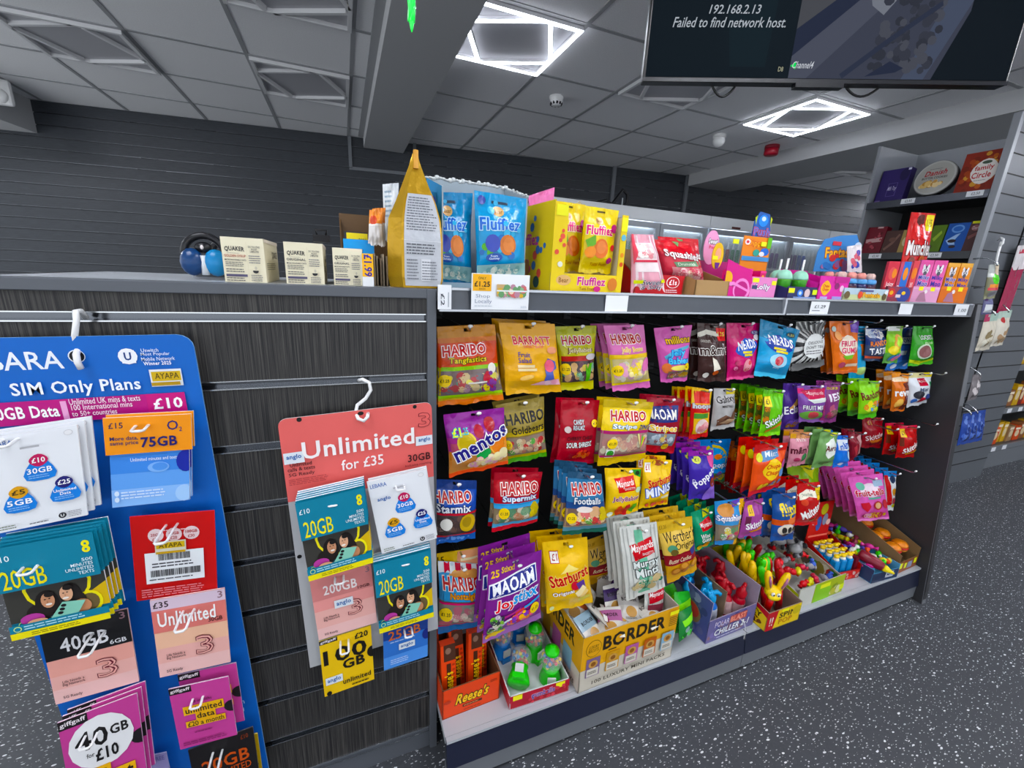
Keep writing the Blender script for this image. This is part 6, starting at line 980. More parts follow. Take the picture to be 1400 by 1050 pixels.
# --- clear-fronted tray of grey and red sweets with a lime front
bl, br = aZ(1111, 825, BZ), aZ(1152, 808, BZ)
t, L, w, rz = tray('display_tray', 'lime fronted tray of small novelty sweets with printed clear sides', 'tray', (bl.x - 0.09, bl.y), (br.x - 0.008, br.y), BZ + 0.0005, 0.27, 0.080, 0.12, 0.06, '#a8b838', '#b0aea8',
    {'front': [('r', 0, 0, 0.32, 1, '#c8c8c0'), ('p', [(0.34, 0), (0.7, 0.4), (0.7, 1), (0.34, 1)], '#8cc41e'), ('r', 0.44, 0.12, 0.66, 0.34, '#e8f01e'), ('s', 0.68, 0.3, 1, 0.95, ['#b8b84a', '#a83a3a', '#d8d8a8', '#8a9a3a'], 14, 0.05), ('r', 0.9, 0.5, 1, 0.8, '#d8e81e')],
     'inright': [('r', 0, 0, 1, 1, '#a89a84'), ('s', 0.02, 0.05, 0.98, 0.95, ['#4a4a40', '#b83a3a', '#3a7a3a', '#8a7a3a', '#c8c0a8', '#6a5a4a'], 24, 0.07)], 'right': [('s', 0, 0, 1, 1, ['#b83a3a', '#3a7a3a', '#8a7a3a'], 14, 0.08)]}, hs_back=0.12)
k = MB(); k.grid(lambda u, v, o: Vector((0.03 + u * 0.07, 0.11 + 0.12 * v - 0.02 * math.sin(3.1 * u), 0.055 + 0.05 * v)), 6, 4, '#b4b2ae'); k.grid(lambda u, v, o: Vector((0.03 + u * 0.07, 0.111 + 0.12 * v - 0.02 * math.sin(3.1 * u), 0.054 + 0.05 * v)), 6, 4, '#b4b2ae', flip=True); k.build('inner_flap', CARD, t)
MB().slab((0.02, 0.262, 0.165), (0.02, 0.245, 0.115), (0.12, 0.245, 0.115), (0.12, 0.262, 0.165), (0, 0.002, 0), '#2f8fd8').build('blue_flap', CARD, t)
rnd = random.Random(12)
for i in range(20):
    x, y = 0.07 + 0.035 * (i % 5) + rnd.uniform(-.006, .006), 0.03 + 0.05 * (i // 5) + rnd.uniform(-.008, .008)
    c, cn = (('#d82a34', 'red'), ('#e8e02a', 'yellow'), ('#c8324a', 'crimson'), ('#9a9a9e', 'grey'), ('#3a5ab8', 'blue'))[i % 5 if y < 0.1 else 3 if i % 2 else 0]
    k = MB(); k.ball((0, 0, 0.012), (0.014, 0.012, 0.012), c, 9, 6); k.tube([(-0.02, 0, 0.012), (-0.012, 0, 0.012)], [0.009, 0.003], c, 7); k.tube([(0.012, 0, 0.012), (0.02, 0, 0.012)], [0.003, 0.009], c, 7)
    o = k.build('novelty_sweet', PLASTIC, loc=L(x, y, 0.045 + 0.045 * (y / 0.2)))
    o.rotation_euler = (rnd.uniform(-.4, .4), rnd.uniform(-.4, .4), rnd.uniform(0, 6))
    tag(o, '%s novelty sweet, %s in the lime fronted tray' % (cn, ('nearest the front', 'second row back', 'third row back', 'at the back')[i // 5] + ', ' + ('far left', 'left', 'middle', 'right', 'far right')[i % 5]), 'sweet', 'novelty sweets in the lime fronted tray')
for i, (x, y) in enumerate(((0.135, 0.12), (0.16, 0.16), (0.12, 0.18))):      # small grey animal-shaped toys: body, ears, legs
    e = thing('grey_animal_toy', 'grey toy animal on top of the lime fronted tray, ' + ('in front', 'on the right', 'behind')[i], 'toy', L(x, y, 0.112), 0, 'grey toys in the lime fronted tray'); e.rotation_euler = (0, 0, i * 1.1)
    k = MB(); k.ball((0, 0, 0.022), (0.028, 0.020, 0.018), '#9c9c9e', 12, 8); k.ball((0.026, 0, 0.034), (0.014, 0.013, 0.013), '#a4a4a6', 10, 6); k.build('body', PLASTIC, e)
    for s in (-1, 1):
        k = MB(); k.ball((0.022, s * 0.016, 0.04), (0.004, 0.011, 0.012), '#2c2c30', 8, 6); k.build('ear', PLASTIC, e)
        for f in (-1, 1): k = MB(); k.tube([(f * 0.016, s * 0.012, 0.014), (f * 0.018, s * 0.013, -0.004)], 0.006, '#3a3a3e', 8); k.build('leg', PLASTIC, e)
# --- red box with a header and yellow-capped tubes
t, L, w, rz = tray('display_box', 'red box with a tall header card behind yellow-capped tubes', 'box', (1.525, -0.045), (1.668, -0.058), BZ + 0.0005, 0.135, 0.04, 0.0, 0.06, '#c01f22', '#8a2a28', {'front': [('s', 0, 0, 1, 1, ['#8a1a1a', '#d8483a', '#c8a09a'], 14, 0.05)], 'inright': [('r', 0, 0, 1, 1, '#a8201f')]}, hs_back=0.11)
k = MB(); HW = 0.115; k.prism([(0, 0), (w, 0), (w, 0.07), (HW, 0.11), (HW - 0.008, 0.27), (0.012, 0.27), (0, 0.2)], 0.131, 0.134, '#c42428', plane='xz')
k.art(quadmap((0, 0.1305, 0.27), (HW, 0.1305, 0.27), (HW, 0.1305, 0.10), (0, 0.1305, 0.10)), [('e', 0.55, 0.2, 0.16, 0.15, '#c8c02a'), ('e', 0.42, 0.58, 0.12, 0.2, '#3a5aa8'), ('e', 0.68, 0.48, 0.12, 0.16, '#8a90a8'), ('e', 0.18, 0.52, 0.1, 0.08, '#f2c8c0'), ('e', 0.85, 0.56, 0.1, 0.08, '#f2c8c0'), ('r', 0.05, 0.88, 0.95, 0.93, '#e87a6a')], 0.68); k.build('header_card', CARD, t)
for i in range(12):
    r_, c_ = divmod(i, 3); x, y = 0.030 + 0.035 * c_, 0.024 + 0.028 * r_
    b = thing('capped_sweet_tube', 'blue tube with a yellow cap, row %s, %s in the red box' % (('one from the front', 'two', 'three', 'four')[r_], ('left', 'middle', 'right')[c_]), 'sweet tube', L(x, y, 0.0035), rz, 'yellow-capped tubes in the red box')
    MB().box(-0.0125, -0.0125, 0, 0.0125, 0.0125, 0.078, '#1f86c4').build('tube', PLASTIC, b, bevel=0.004)
    k = MB(); k.lathe([(0.010, 0.078), (0.011, 0.081), (0.009, 0.087)], '#e8e8e0', 12); k.build('collar', PLASTIC, b)
    k = MB(); k.ball((0, 0, 0.095), (0.0115, 0.010, 0.008), '#f2cf1a', 10, 6); k.ball((0.005, -0.005, 0.103), (0.007, 0.006, 0.005), '#f4d524', 8, 5); k.build('cap', PLASTIC, b)
MB().box(0.121, 0.01, 0.004, 0.138, 0.12, 0.085, '#6a1420').build('side_packs', CARD, t)
# --- slim blue tray of mixed sweets and a squeezy bottle lying across its edge
t, L, w, rz = tray('display_tray', 'slim blue tray of mixed wrapped sweets near the shelf end', 'tray', (1.675, -0.098), (1.825, -0.108), BZ + 0.0005, 0.27, 0.042, 0.08, 0.06, '#2a3a5c', '#5a9ac0', {'front': [('r', 0, 0, 0.5, 1, '#24304e'), ('r', 0.5, 0.1, 0.8, 0.7, '#c8ccd4'), ('t', 'MIX', 0.65, 0.4, 0.2, 0.3, '#2a3a5c', {})]}, hs_back=0.055)
cols = [('#c83a8a', 'pink'), ('#4ac83a', 'green'), ('#d8502a', 'orange'), ('#7a2a3a', 'maroon'), ('#5a4ab0', 'violet'), ('#e8e8e0', 'white'), ('#d8d02a', 'yellow')]
rnd = random.Random(5)
for i in range(28):
    r_, c_ = divmod(i, 4); c, cn = cols[(i * 3 + r_) % 7]
    if r_ == 0 and c_ == 1: c, cn = cols[1]
    k = MB(); k.ball((0, 0, 0), (0.014, 0.009, 0.009), c, 8, 6); k.tube([(-0.024, 0, 0), (-0.012, 0, 0)], [0.009, 0.003], c, 6); k.tube([(0.012, 0, 0), (0.024, 0, 0)], [0.003, 0.009], c, 6)
    o = k.build('wrapped_sweet', FILM, loc=L(0.026 + 0.033 * c_, 0.03 + 0.036 * r_, 0.056 + 0.006 * (i % 3) + 0.003 * r_)); o.scale = (1.2, 1.2, 1.2); o.rotation_euler = (rnd.uniform(-.5, .5), rnd.uniform(-.5, .5), rnd.uniform(0, 3))
    tag(o, '%s wrapped sweet, row %s back, %s in the slim blue tray' % (cn, ('one', 'two', 'three', 'four', 'five', 'six', 'seven')[r_], ('far left', 'left', 'right', 'far right')[c_]), 'sweet', 'wrapped sweets in the slim blue tray')
b = thing('squeezy_sweet_bottle', 'maroon squeezy sweet bottle with yellow nozzle lying across the blue tray', 'sweet bottle', L(0.045, 0.02, 0.066)); b.scale = (1.25, 1.25, 1.25); b.rotation_euler = (TH(105), 0, rz + 0.5)
MB().lathe([(0.014, -0.05), (0.017, -0.046), (0.017, 0.0), (0.014, 0.012), (0.010, 0.016)], '#7a1a2c', 14).build('body', PLASTIC, b)
MB().lathe([(0.011, 0.016), (0.011, 0.022), (0.006, 0.034), (0.003, 0.044)], '#f0dc3a', 12).build('nozzle', PLASTIC, b)
# --- brown cardboard box with a scalloped side
t, L, w, rz = tray('cardboard_box', 'brown cardboard box of burger-shaped sweets at the far shelf end', 'box', (1.842, -0.098), (1.992, -0.09), BZ + 0.0005, 0.30, 0.05, 0.20, 0.085, '#7a6248', '#7c6446', {'front': [('r', 0, 0, 1, 1, '#8a4a2a'), ('r', 0.06, 0.1, 0.2, 0.6, '#e8f01e'), ('r', 0.3, 0.2, 0.42, 0.7, '#e0e81e'), ('r', 0.78, 0.1, 0.92, 0.6, '#e8f01e'), ('r', 0.46, 0.2, 0.7, 0.8, '#8a90a8'), ('r', 0.0, 0.0, 0.05, 1, '#a8c8e0')]}, hs_back=0.20)
for i in range(6):
    x, y = 0.045 + 0.055 * (i % 2), 0.05 + 0.065 * (i // 2)
    b = thing('burger_sweet', 'burger-shaped gummy pack, row %s back, %s, in the brown cardboard box' % (('one', 'two', 'three')[i // 2], ('left', 'right')[i % 2]), 'sweet', L(x, y, 0.058 + 0.012 * (i // 2)), 0.5 * i, 'burger sweets in the brown box'); b.scale = (1.15, 1.15, 1.15)
    MB().lathe([(0.020, 0), (0.024, 0.005), (0.022, 0.011)], '#b8742a', 14).build('lower_bun', PLASTIC, b)
    MB().lathe([(0.025, 0.011), (0.026, 0.014), (0.025, 0.018)], '#b82a2a', 14).build('filling', PLASTIC, b)
    MB().lathe([(0.024, 0.018), (0.024, 0.024), (0.018, 0.032), (0.008, 0.036)], '#d8833a', 14).build('upper_bun', PLASTIC, b)
for i in range(4):
    sachet('striped_sweet_bag', 'red and white striped bag, %s in the brown cardboard box' % ('nearest', 'second', 'third', 'furthest back')[i], 'sweet bag', 0.11, 0.07, '#8a2a24', [('r', 0, 0.1, 1, 0.2, '#d8c8c4'), ('r', 0, 0.36, 1, 0.46, '#d8c8c4'), ('e', 0.6, 0.7, 0.3, 0.2, '#8a5a3a')], L(0.07, 0.19 + 0.025 * i, 0.10 + 0.01 * i), (TH(-50), TH(12), rz), 'striped bags in the brown box')
# clear plastic clip at the joint of the two base strips
p = aY(1016, 858, -0.115)
tag(MB().tube([(0, 0.03, 0.02), (0, 0.0, 0.02), (0.004, -0.006, 0.0), (0.006, -0.008, -0.04)], [0.002, 0.003, 0.003, 0.0025], '#ccd', 6).build('ticket_strip_clip', CLEAR, loc=p), 'clear plastic end clip on the base ticket strip below the violet carton', 'clip')
# ================================================================ things standing on the counter top and the top shelf
TZ = 1.2200
def carton(name, label, cat, x, y, z, wd, dp, ht, rz, col, front=None, right=None, left=None, top=None, m=CARD, lean=0.0, group=None):
    """closed carton; x y = front left bottom corner"""
    mb = MB().box(0, 0, 0, wd, dp, ht, col)
    for ops, q in ((front, ((0, 0, ht), (wd, 0, ht), (wd, 0, 0), (0, 0, 0))), (right, ((wd, 0, ht), (wd, dp, ht), (wd, dp, 0), (wd, 0, 0))), (left, ((0, dp, ht), (0, 0, ht), (0, 0, 0), (0, dp, 0))), (top, ((0, dp, ht), (wd, dp, ht), (wd, 0, ht), (0, 0, ht)))):
        if ops: mb.art(quadmap(*q), ops, (Vector(q[1]) - Vector(q[0])).length / max(1e-6, (Vector(q[3]) - Vector(q[0])).length))
    o = mb.build(name, m, loc=(x, y, z)); o.rotation_euler = (lean, 0, rz)
    return tag(o, label, cat, group)
def standing(name, label, quad, y, base, ops, bulge=0.014, cat='sweet bag', group=None, seed=5, top=0.1):
    ob, o, cs = pouch(quad, y, base, ops, bulge, False, seed, name=name, top=top)
    return tag(ob, label, cat, group)
# oat cartons (outer cartons of porridge sachets)
CRM = '#e6dfc6'
def oats(sub):
    return [('t', 'QUAKER', 0.30, 0.27, 0.46, 0.12, '#2c2a2e', {'bold': 0.05, 'arch': 0.12}), ('l', 0.12, 0.345, 0.46, 0.36, '#4a484a', 1)] + ([('t', sub, 0.30, 0.41, 0.50, 0.06, '#a85a4a' if sub[0] == 'G' else '#4a484a', {'bold': 0.03})] if sub else []) + \
           [('t', 'MICROWAVEABLE OATS', 0.30, 0.50, 0.5, 0.04, '#3c3a3e', {'bold': 0.02}), ('l', 0.06, 0.54, 0.54, 0.66, '#5c5a5c', 3), ('l', 0.06, 0.69, 0.54, 0.79, '#5c5a5c', 2), ('r', 0.05, 0.82, 0.55, 0.875, '#55506a'), ('l', 0.05, 0.89, 0.54, 0.99, '#5c5a5c', 2),
            ('r', 0.585, 0.1, 0.59, 0.99, '#cfc6aa'), ('t', 'DO YOU FIND\nIN JUST\n2 MINUTES', 0.77, 0.25, 0.28, 0.15, '#3c3a3e', {'bold': 0.02}), ('l', 0.62, 0.38, 0.94, 0.58, '#77757a', 4), ('e', 0.76, 0.74, 0.07, 0.05, '#2a2a2c'), ('r', 0.68, 0.67, 0.84, 0.725, CRM), ('e', 0.77, 0.67, 0.03, 0.04, '#c8c2b0'), ('l', 0.64, 0.82, 0.95, 0.98, '#66646a', 4)]
def oside(): return [('t', 'QUAKER', 0.72, 0.36, 0.4, 0.2, '#5a564e', {'bold': 0.02}), ('l', 0.1, 0.54, 0.8, 0.72, '#7a7668', 4), ('r', 0, 0, 1, 0.08, '#ece2d6')]
for (px, py, wpx, sub, lab, top_) in ((308, 383.5, 57, 'GOLDEN SYRUP', 'cream porridge oats carton, leftmost of three on the counter, with red lettering', 323), (392, 387, 52, 'ORIGINAL', 'cream porridge oats carton, middle of the three on the counter', 330), (457, 389, 40, 'ORIGINAL', 'cream porridge oats carton, rightmost of three, partly behind the yellow price spine', 338)):
    yy = 0.034
    a = aY(px, py, yy); b = aY(px + wpx, py, yy); tp = aY(px - 6, top_, yy)
    carton('oats_carton', lab, 'carton', a.x, yy, TZ, b.x - a.x, 0.17, tp.z - TZ, 0.0, CRM, oats(sub), oside(), group='porridge oats cartons')
o = thing('bulldog_clip', 'black clip standing behind the middle oats carton', 'clip', aY(440, 331, 0.16))
MB().prism([(-0.015, 0), (0.015, 0), (0.009, 0.014), (-0.009, 0.014)], -0.016, 0.016, '#141416', plane='yz').build('clip_body', PLASTIC, o)
for s in (-1, 1): MB().tube([(-0.008, s * 0.006, 0.013), (-0.011, s * 0.012, 0.024), (0.011, s * 0.012, 0.024), (0.008, s * 0.006, 0.013)], 0.0016, '#1c1c20', 6).build('clip_arm', PLASTIC, o)
# dark blue and black goggles pack in a grey-edged tray behind the cartons
o = thing('grey_display_frame', 'grey metal framed tray left of the oats cartons', 'tray', aZ(264, 380, TZ))
MB().box(0, 0, 0, 0.09, 0.004, 0.017, '#9a9da2').build('front_rim', CARD, o); MB().box(0.006, -0.001, 0.003, 0.09, 0.0, 0.013, '#4a4d52').build('front_inset', CARD, o); MB().box(0, 0.004, 0, 0.09, 0.16, 0.004, '#5a5d62').build('tray_base', CARD, o)
g0 = aY(284, 372, 0.10)
o = thing('headphones', 'black and blue headphones pack standing behind the grey framed tray', 'headphones', (g0.x, 0.10, 1.2285))
MB().tube([(-0.032 * math.cos(w), 0.0, 0.035 + 0.034 * math.sin(w)) for w in [k * math.pi / 12 for k in range(13)]], 0.0065, '#17171b', 8).build('headband', PLASTIC, o)
for s, c in ((-1, '#123a6a'), (1, '#1780b8')): MB().ball((s * 0.018, -0.012, 0.022), (0.019, 0.014, 0.024), c, 14, 8).build('ear_cup', PLASTIC, o)
MB().ball((0, -0.006, 0.048), (0.014, 0.010, 0.010), '#141418', 12, 8).ball((0, -0.016, 0.048), (0.003, 0.002, 0.004), '#e8e0e0', 6, 4).build('hinge', PLASTIC, o)
MB().tube([(0, -0.014, 0.034), (0.001, -0.016, 0.0)], 0.006, '#d8dce0', 8).build('cable_tie', PLASTIC, o)
o2 = copy_tree(o); o2.location = (aY(318, 372, 0.2).x, 0.2, 1.2285); o2['label'] = 'black headphones pack mostly hidden behind the left oats carton'
# price spine carton, brown box, cards and wafers
a = aZ(494, 390, TZ)
carton('price_carton', 'narrow white and yellow carton marked £1.99 beside the gold bag', 'carton', -0.138, 0.012, TZ, 0.020, 0.10, 0.060, 0.0, '#e6e8ea', [('r', 0, 0, 1, 0.70, '#f2b81e'), ('t', '£1.99', 0.52, 0.36, 2.0, 0.24, '#3a2a8a', {'bold': 0.05, 'rot': 1.5708})], [('r', 0, 0, 1, 1, '#7a8a84'), ('s', 0, 0, 1, 1, ['#8a9a94', '#5a6a64', '#a89a8a', '#c8b8a0'], 24, 0.08)])
tl, trr = aY(463, 288, 0.20), aY(514, 284, 0.20)
t, L, w, rz = tray('cardboard_box', 'open brown cardboard box standing behind the oats cartons', 'box', (tl.x, 0.12), (trr.x + 0.02, 0.12), TZ, 0.13, 0.06, tl.z - TZ, 0.06, '#6b5138', '#5f4830', {}, hs_back=tl.z - TZ - 0.01)
c = aY(470, 316, 0.10); d = aY(503, 338, 0.10)
carton('price_card', 'yellow and black price card in front of the brown box', 'price card', c.x, 0.10, TZ, d.x - c.x, 0.006, c.z - TZ, 0.0, '#2c2c34', [('r', 0.1, 0.02, 1, 0.6, '#f0d81c'), ('t', '0.99', 0.3, 0.32, 0.36, 0.22, '#2a2a3a', {'bold': 0.05}), ('t', 'ONLY £1', 0.78, 0.16, 0.34, 0.1, '#3a3420', {})])
c = aY(469, 326, 0.085)
carton('sweet_box', 'plain sky blue carton between the oats carton and the price card', 'carton', c.x, 0.085, TZ, 0.058, 0.012, c.z - TZ, 0.0, '#1f8fd0')
for i, dx in enumerate((0, 0.006)):
    standing('wafer_pack', ('white and orange wafer pack left of the gold bag', 'second white and orange wafer pack behind the first')[i], (505 + 4 * i, 287 - 2 * i, 523 + 4 * i, 286 - 2 * i, 524 + 3 * i, 336, 503 + 4 * i, 334), 0.075 + 0.03 * i, [(0.4, '#e6934e'), (1, '#dcd8d6')], [('e', 0.3, 0.3, 0.25, 0.14, '#c8503a'), ('r', 0, 0.42, 1, 0.46, '#f4eee8')], 0.01, 'wafers', 'wafer packs by the gold bag')
k = MB(); 
for i in range(7): k.box(0.006 * i, 0.012 * (i % 2), 0, 0.006 * i + 0.003, 0.06, 0.062 - 0.004 * (i % 3), ['#8a7a66', '#a89880', '#6a5a48', '#b8a890'][i % 4])
tag(k.build('leaflet_bundle', CARD, loc=(aY(512, 388, 0.05).x, 0.05, TZ)), 'bundle of brown and grey leaflets between price carton and gold bag', 'leaflets')
# gold gusseted bag seen from its narrow back edge
gb = aZ(565, 391, TZ)
o = thing('gold_snack_bag', 'tall gold foil bag with pointed top and silver label', 'snack bag', (-0.030, 0.05, TZ))
def goldS():
    W, D, H = 0.047, 0.035, 0.250
    ring = []
    for z, wx, dy in ((0, 0.96, 1), (0.02, 1.03, 1.05), (0.09, 1.02, 1.0), (0.13, 0.95, 0.85), (0.16, 0.78, 0.65), (0.19, 0.52, 0.42), (0.225, 0.22, 0.22), (0.25, 0.045, 0.12)):
        ring.append([(-W * wx - 0.004 - (0.006 if z < 0.15 else 0), -D * dy * 0.2, z), (-W * wx * 0.72, -D * dy, z), (W * wx * 0.94, -D * dy, z), (W * wx * 1.0, D * dy, z), (-W * wx * 0.9, D * dy, z)])
    return ring
rg = goldS(); mb = MB(); vs = [v for r in rg for v in r]; n = 5; fs = []
for i in range(len(rg) - 1):
    for k in range(n): fs.append((i * n + k, i * n + (k + 1) % n, (i + 1) * n + (k + 1) % n, (i + 1) * n + k))
fs += [tuple(range(n))[::-1], tuple(range((len(rg) - 1) * n, len(rg) * n))]
mb.add(vs, fs, '#d39a12'); mb.build('foil_bag', mat('gold_foil', '#bd9216', 0.28, metal=0.45, bump=0.8, bscale=30), o)
k = MB()
def lab_s(u, v, off=0.0):
    z = 0.172 * (1 - v) + 0.004
    zs = [0, 0.02, 0.09, 0.13, 0.16, 0.19]; wx = [0.96, 1.03, 1.02, 0.95, 0.78, 0.52]; dy = [1, 1.05, 1.0, 0.85, 0.65, 0.42]
    for i in range(5):
        if zs[i] <= z <= zs[i + 1]: f = (z - zs[i]) / (zs[i + 1] - zs[i]); W_ = wx[i] * (1 - f) + wx[i + 1] * f; D_ = dy[i] * (1 - f) + dy[i + 1] * f; break
    x0, x1 = -0.047 * W_ * 0.72, 0.047 * W_ * 0.94
    return Vector((x0 + (x1 - x0) * (0.06 + 0.9 * u), -0.035 * D_ - 0.0006 - off, z))
k.grid(lab_s, 3, 24, '#b9bcc2'); k.art(lab_s, [('l', 0.06, 0.03, 0.94, 0.40, '#6a6d74', 13), ('r', 0, 0.5, 1, 0.505, '#e0e2e6'), ('l', 0.06, 0.53, 0.94, 0.66, '#5a5d64', 4), ('l', 0.06, 0.70, 0.4, 0.94, '#7a7d84', 7), ('r', 0.45, 0.7, 0.7, 0.94, '#d4d6da'), ('l', 0.47, 0.72, 0.92, 0.94, '#7a7d84', 7)], 0.5)
k.build('silver_label', FILM, o)
MB().box(-0.006, -0.014, 0.222, 0.003, -0.005, 0.254, '#d8a050').build('folded_top', FILM, o)
c = aY(524, 252, 0.13); standing('paper_packet', 'white paper packet just showing behind the gold bag', (523, 252, 545, 250, 545, 330, 525, 330), 0.14, '#dfe4e8', [('l', 0.1, 0.1, 0.6, 0.6, '#9ab0c0', 6)], 0.008, 'packet')
# blue bear-sweet display box with two bags in it
BL_ = '#2b93c8'
y0 = 0.045; a = aY(598, 392, y0); tl = aY(579, 247, y0 + 0.12); tr = aY(725, 267, y0)
t, L, w, rz = tray('display_box', 'grey torn-edged display box holding two blue sweet bags', 'box', (0.020, y0), (0.212, y0 + 0.012), TZ, 0.125, 0.012, 0.234, 0.198, '#8fa6b4', '#9aa6ae', {'left': [('r', 0, 0, 1, 1, '#3a8ac0')]}, hs_back=0.234)
k = MB(); rnd = random.Random(4)
for i in range(26): k.ball((w * i / 25, 0.122, 0.234 + rnd.uniform(-0.001, 0.003)), (0.006, 0.003, rnd.uniform(0.002, 0.006)), '#d2d6d6', 6, 4)
for i in range(14): k.ball((w - 0.001, 0.125 * i / 13, 0.198 + 0.036 * i / 13 + rnd.uniform(-0.001, 0.003)), (0.003, 0.006, rnd.uniform(0.002, 0.005)), '#d2d6d6', 6, 4)
k.build('torn_edge', CARD, t)
def fl(blue, txt=True):
    B2 = '#1f5aa8' if blue else '#d8a82a'
    return [('e', 0.42, 0.20, 0.11, 0.06, '#d8b078'), ('t', 'Bear', 0.42, 0.20, 0.16, 0.05, '#8a5a2a', {'bold': 0.03}), ('t', 'Fluffiez', 0.45, 0.345, 0.78, 0.14, '#2f6ac8' if blue else '#d8287a', {'bold': 0.08, 'oc': '#bfe4f4' if blue else '#fdf4c8', 'ow': 0.05})]
for i, (qd, yy, rzv) in enumerate((((582, 262, 646, 264, 644, 390, 594, 384), 0.085, 0), ((648, 260, 721, 272, 716, 380, 651, 387), 0.058, 0))):
    standing('blue_sweet_bag', ('blue foam sweet bag on the left inside the torn display box', 'blue foam sweet bag on the right inside the torn display box')[i], qd, yy, BL_ if i else '#2580b2', [('r', 0.3, 0.085, 0.62, 0.115, '#16324a')] + fl(True) + [('s', 0.02, 0.05, 0.98, 0.8, ['#5aa83a', '#7ac04a', '#2a6ab0', '#4ab0dc'], 12, 0.06), ('e', 0.58, 0.58, 0.17, 0.12, '#c8743a'), ('e', 0.6, 0.58, 0.12, 0.09, '#d8844a'), ('e', 0.28, 0.56, 0.14, 0.10, '#3a4aa8'), ('e', 0.3, 0.72, 0.16, 0.05, '#1f4a9a'), ('t', 'Foam\nGummy', 0.3, 0.72, 0.2, 0.06, '#e0ecf8', {}), ('r', 0.0, 0.80, 1, 0.96, '#8fb8b8'), ('s', 0.04, 0.80, 0.96, 0.97, ['#c8dcd0', '#9ac4c0', '#e0e8dc', '#7aa8a8'], 26, 0.055), ('e', 0.12, 0.09, 0.07, 0.05, '#3a4a9a')], 0.02, group='blue bags in the torn display box')
# pink flap behind, then the yellow display box
standing('pink_card', 'pink card tip poking up between the blue and yellow boxes', (722, 268, 758, 256, 757, 300, 724, 300), 0.19, '#e07ab0', [], 0.0005, 'card')
Y2 = '#e2c80f'
fx0, fx1 = 0.262, 0.462
t, L, w, rz = tray('display_box', 'bright yellow printed display box holding two yellow sweet bags', 'box', (fx0, 0.022), (fx1, 0.034), TZ, 0.15, 0.042, 0.19, 0.0, Y2, '#c8b88a',
    {'front': [('t', 'Fluffiez', 0.56, 0.38, 0.40, 0.46, '#c0308a', {'bold': 0.07, 'oc': '#f8ecc0', 'ow': 0.04}), ('e', 0.17, 0.36, 0.1, 0.28, '#d8b078'), ('t', 'Bear', 0.17, 0.36, 0.13, 0.26, '#8a5a2a', {'bold': 0.03}), ('t', 'Tutti Frutti', 0.5, 0.78, 0.22, 0.16, '#8a4a1a', {}), ('e', 0.86, 0.5, 0.07, 0.36, '#c8783a'), ('e', 0.64, 0.78, 0.05, 0.16, '#c0307a')]})
k = MB(); k.slab((0, 0, 0.195), (0, 0, 0), (0, 0.15, 0), (0, 0.15, 0.195), (0.003, 0, 0), Y2, '#c8b020')
S = quadmap((0, 0.15, 0.195), (0, 0, 0.195), (0, 0, 0), (0, 0.15, 0)); k.art(S, [('t', 'Fluffiez', 0.2, 0.4, 0.7, 0.14, '#c0308a', {'bold': 0.06}), ('s', 0.1, 0.1, 0.9, 0.9, ['#d0407a', '#5a3a8a', '#d8584a', '#3a6ab0'], 12, 0.06), ('e', 0.15, 0.75, 0.14, 0.12, '#a86a2a'), ('e', 0.55, 0.9, 0.1, 0.07, '#2a4a4a')], 0.77)
k.build('side_panel', CARD, t)
k = MB(); k.slab((0, -0.001, 0.192), (0, -0.001, 0.0), (0.035, -0.001, 0.0), (0.035, -0.001, 0.170), (0, 0.002, 0), Y2); k.art(quadmap((0, -0.0015, 0.19), (0.035, -0.0015, 0.19), (0.035, -0.0015, 0), (0, -0.0015, 0)), [('r', 0.1, 0.02, 0.95, 0.14, '#e8e41a'), ('s', 0.05, 0.2, 0.95, 0.75, ['#d0407a', '#5a8ac0', '#5a3a8a', '#e0e0d0', '#d8584a'], 7, 0.16)], 0.18)
k.build('front_post', CARD, t)
k = MB(); k.slab((w - 0.017, -0.001, 0.180), (w - 0.017, -0.001, 0.0), (w, -0.001, 0.0), (w, -0.001, 0.180), (0, 0.002, 0), Y2); k.art(quadmap((w - 0.017, -0.0015, 0.18), (w, -0.0015, 0.18), (w, -0.0015, 0), (w - 0.017, -0.0015, 0)), [('r', 0, 0.03, 1, 0.2, '#f0f01e'), ('e', 0.5, 0.28, 0.4, 0.04, '#6ab0c8'), ('e', 0.5, 0.5, 0.3, 0.03, '#e0902a'), ('e', 0.5, 0.62, 0.3, 0.03, '#d0562a')], 0.1)
k.build('front_post', CARD, t)
MB().slab((w, 0.002, 0.175), (w, 0.002, 0.0), (w, 0.15, 0.0), (w, 0.15, 0.19), (-0.003, 0, 0), '#d8c020', '#d8d0b0').build('side_panel', CARD, t)
MB().prism([(w * 0.42, 0.18), (w * 0.78, 0.225), (w * 1.0, 0.19), (w * 1.0, 0.15), (w * 0.42, 0.15)], 0.147, 0.1485, '#b0a88c', plane='xz').build('back_flap', CARD, t)
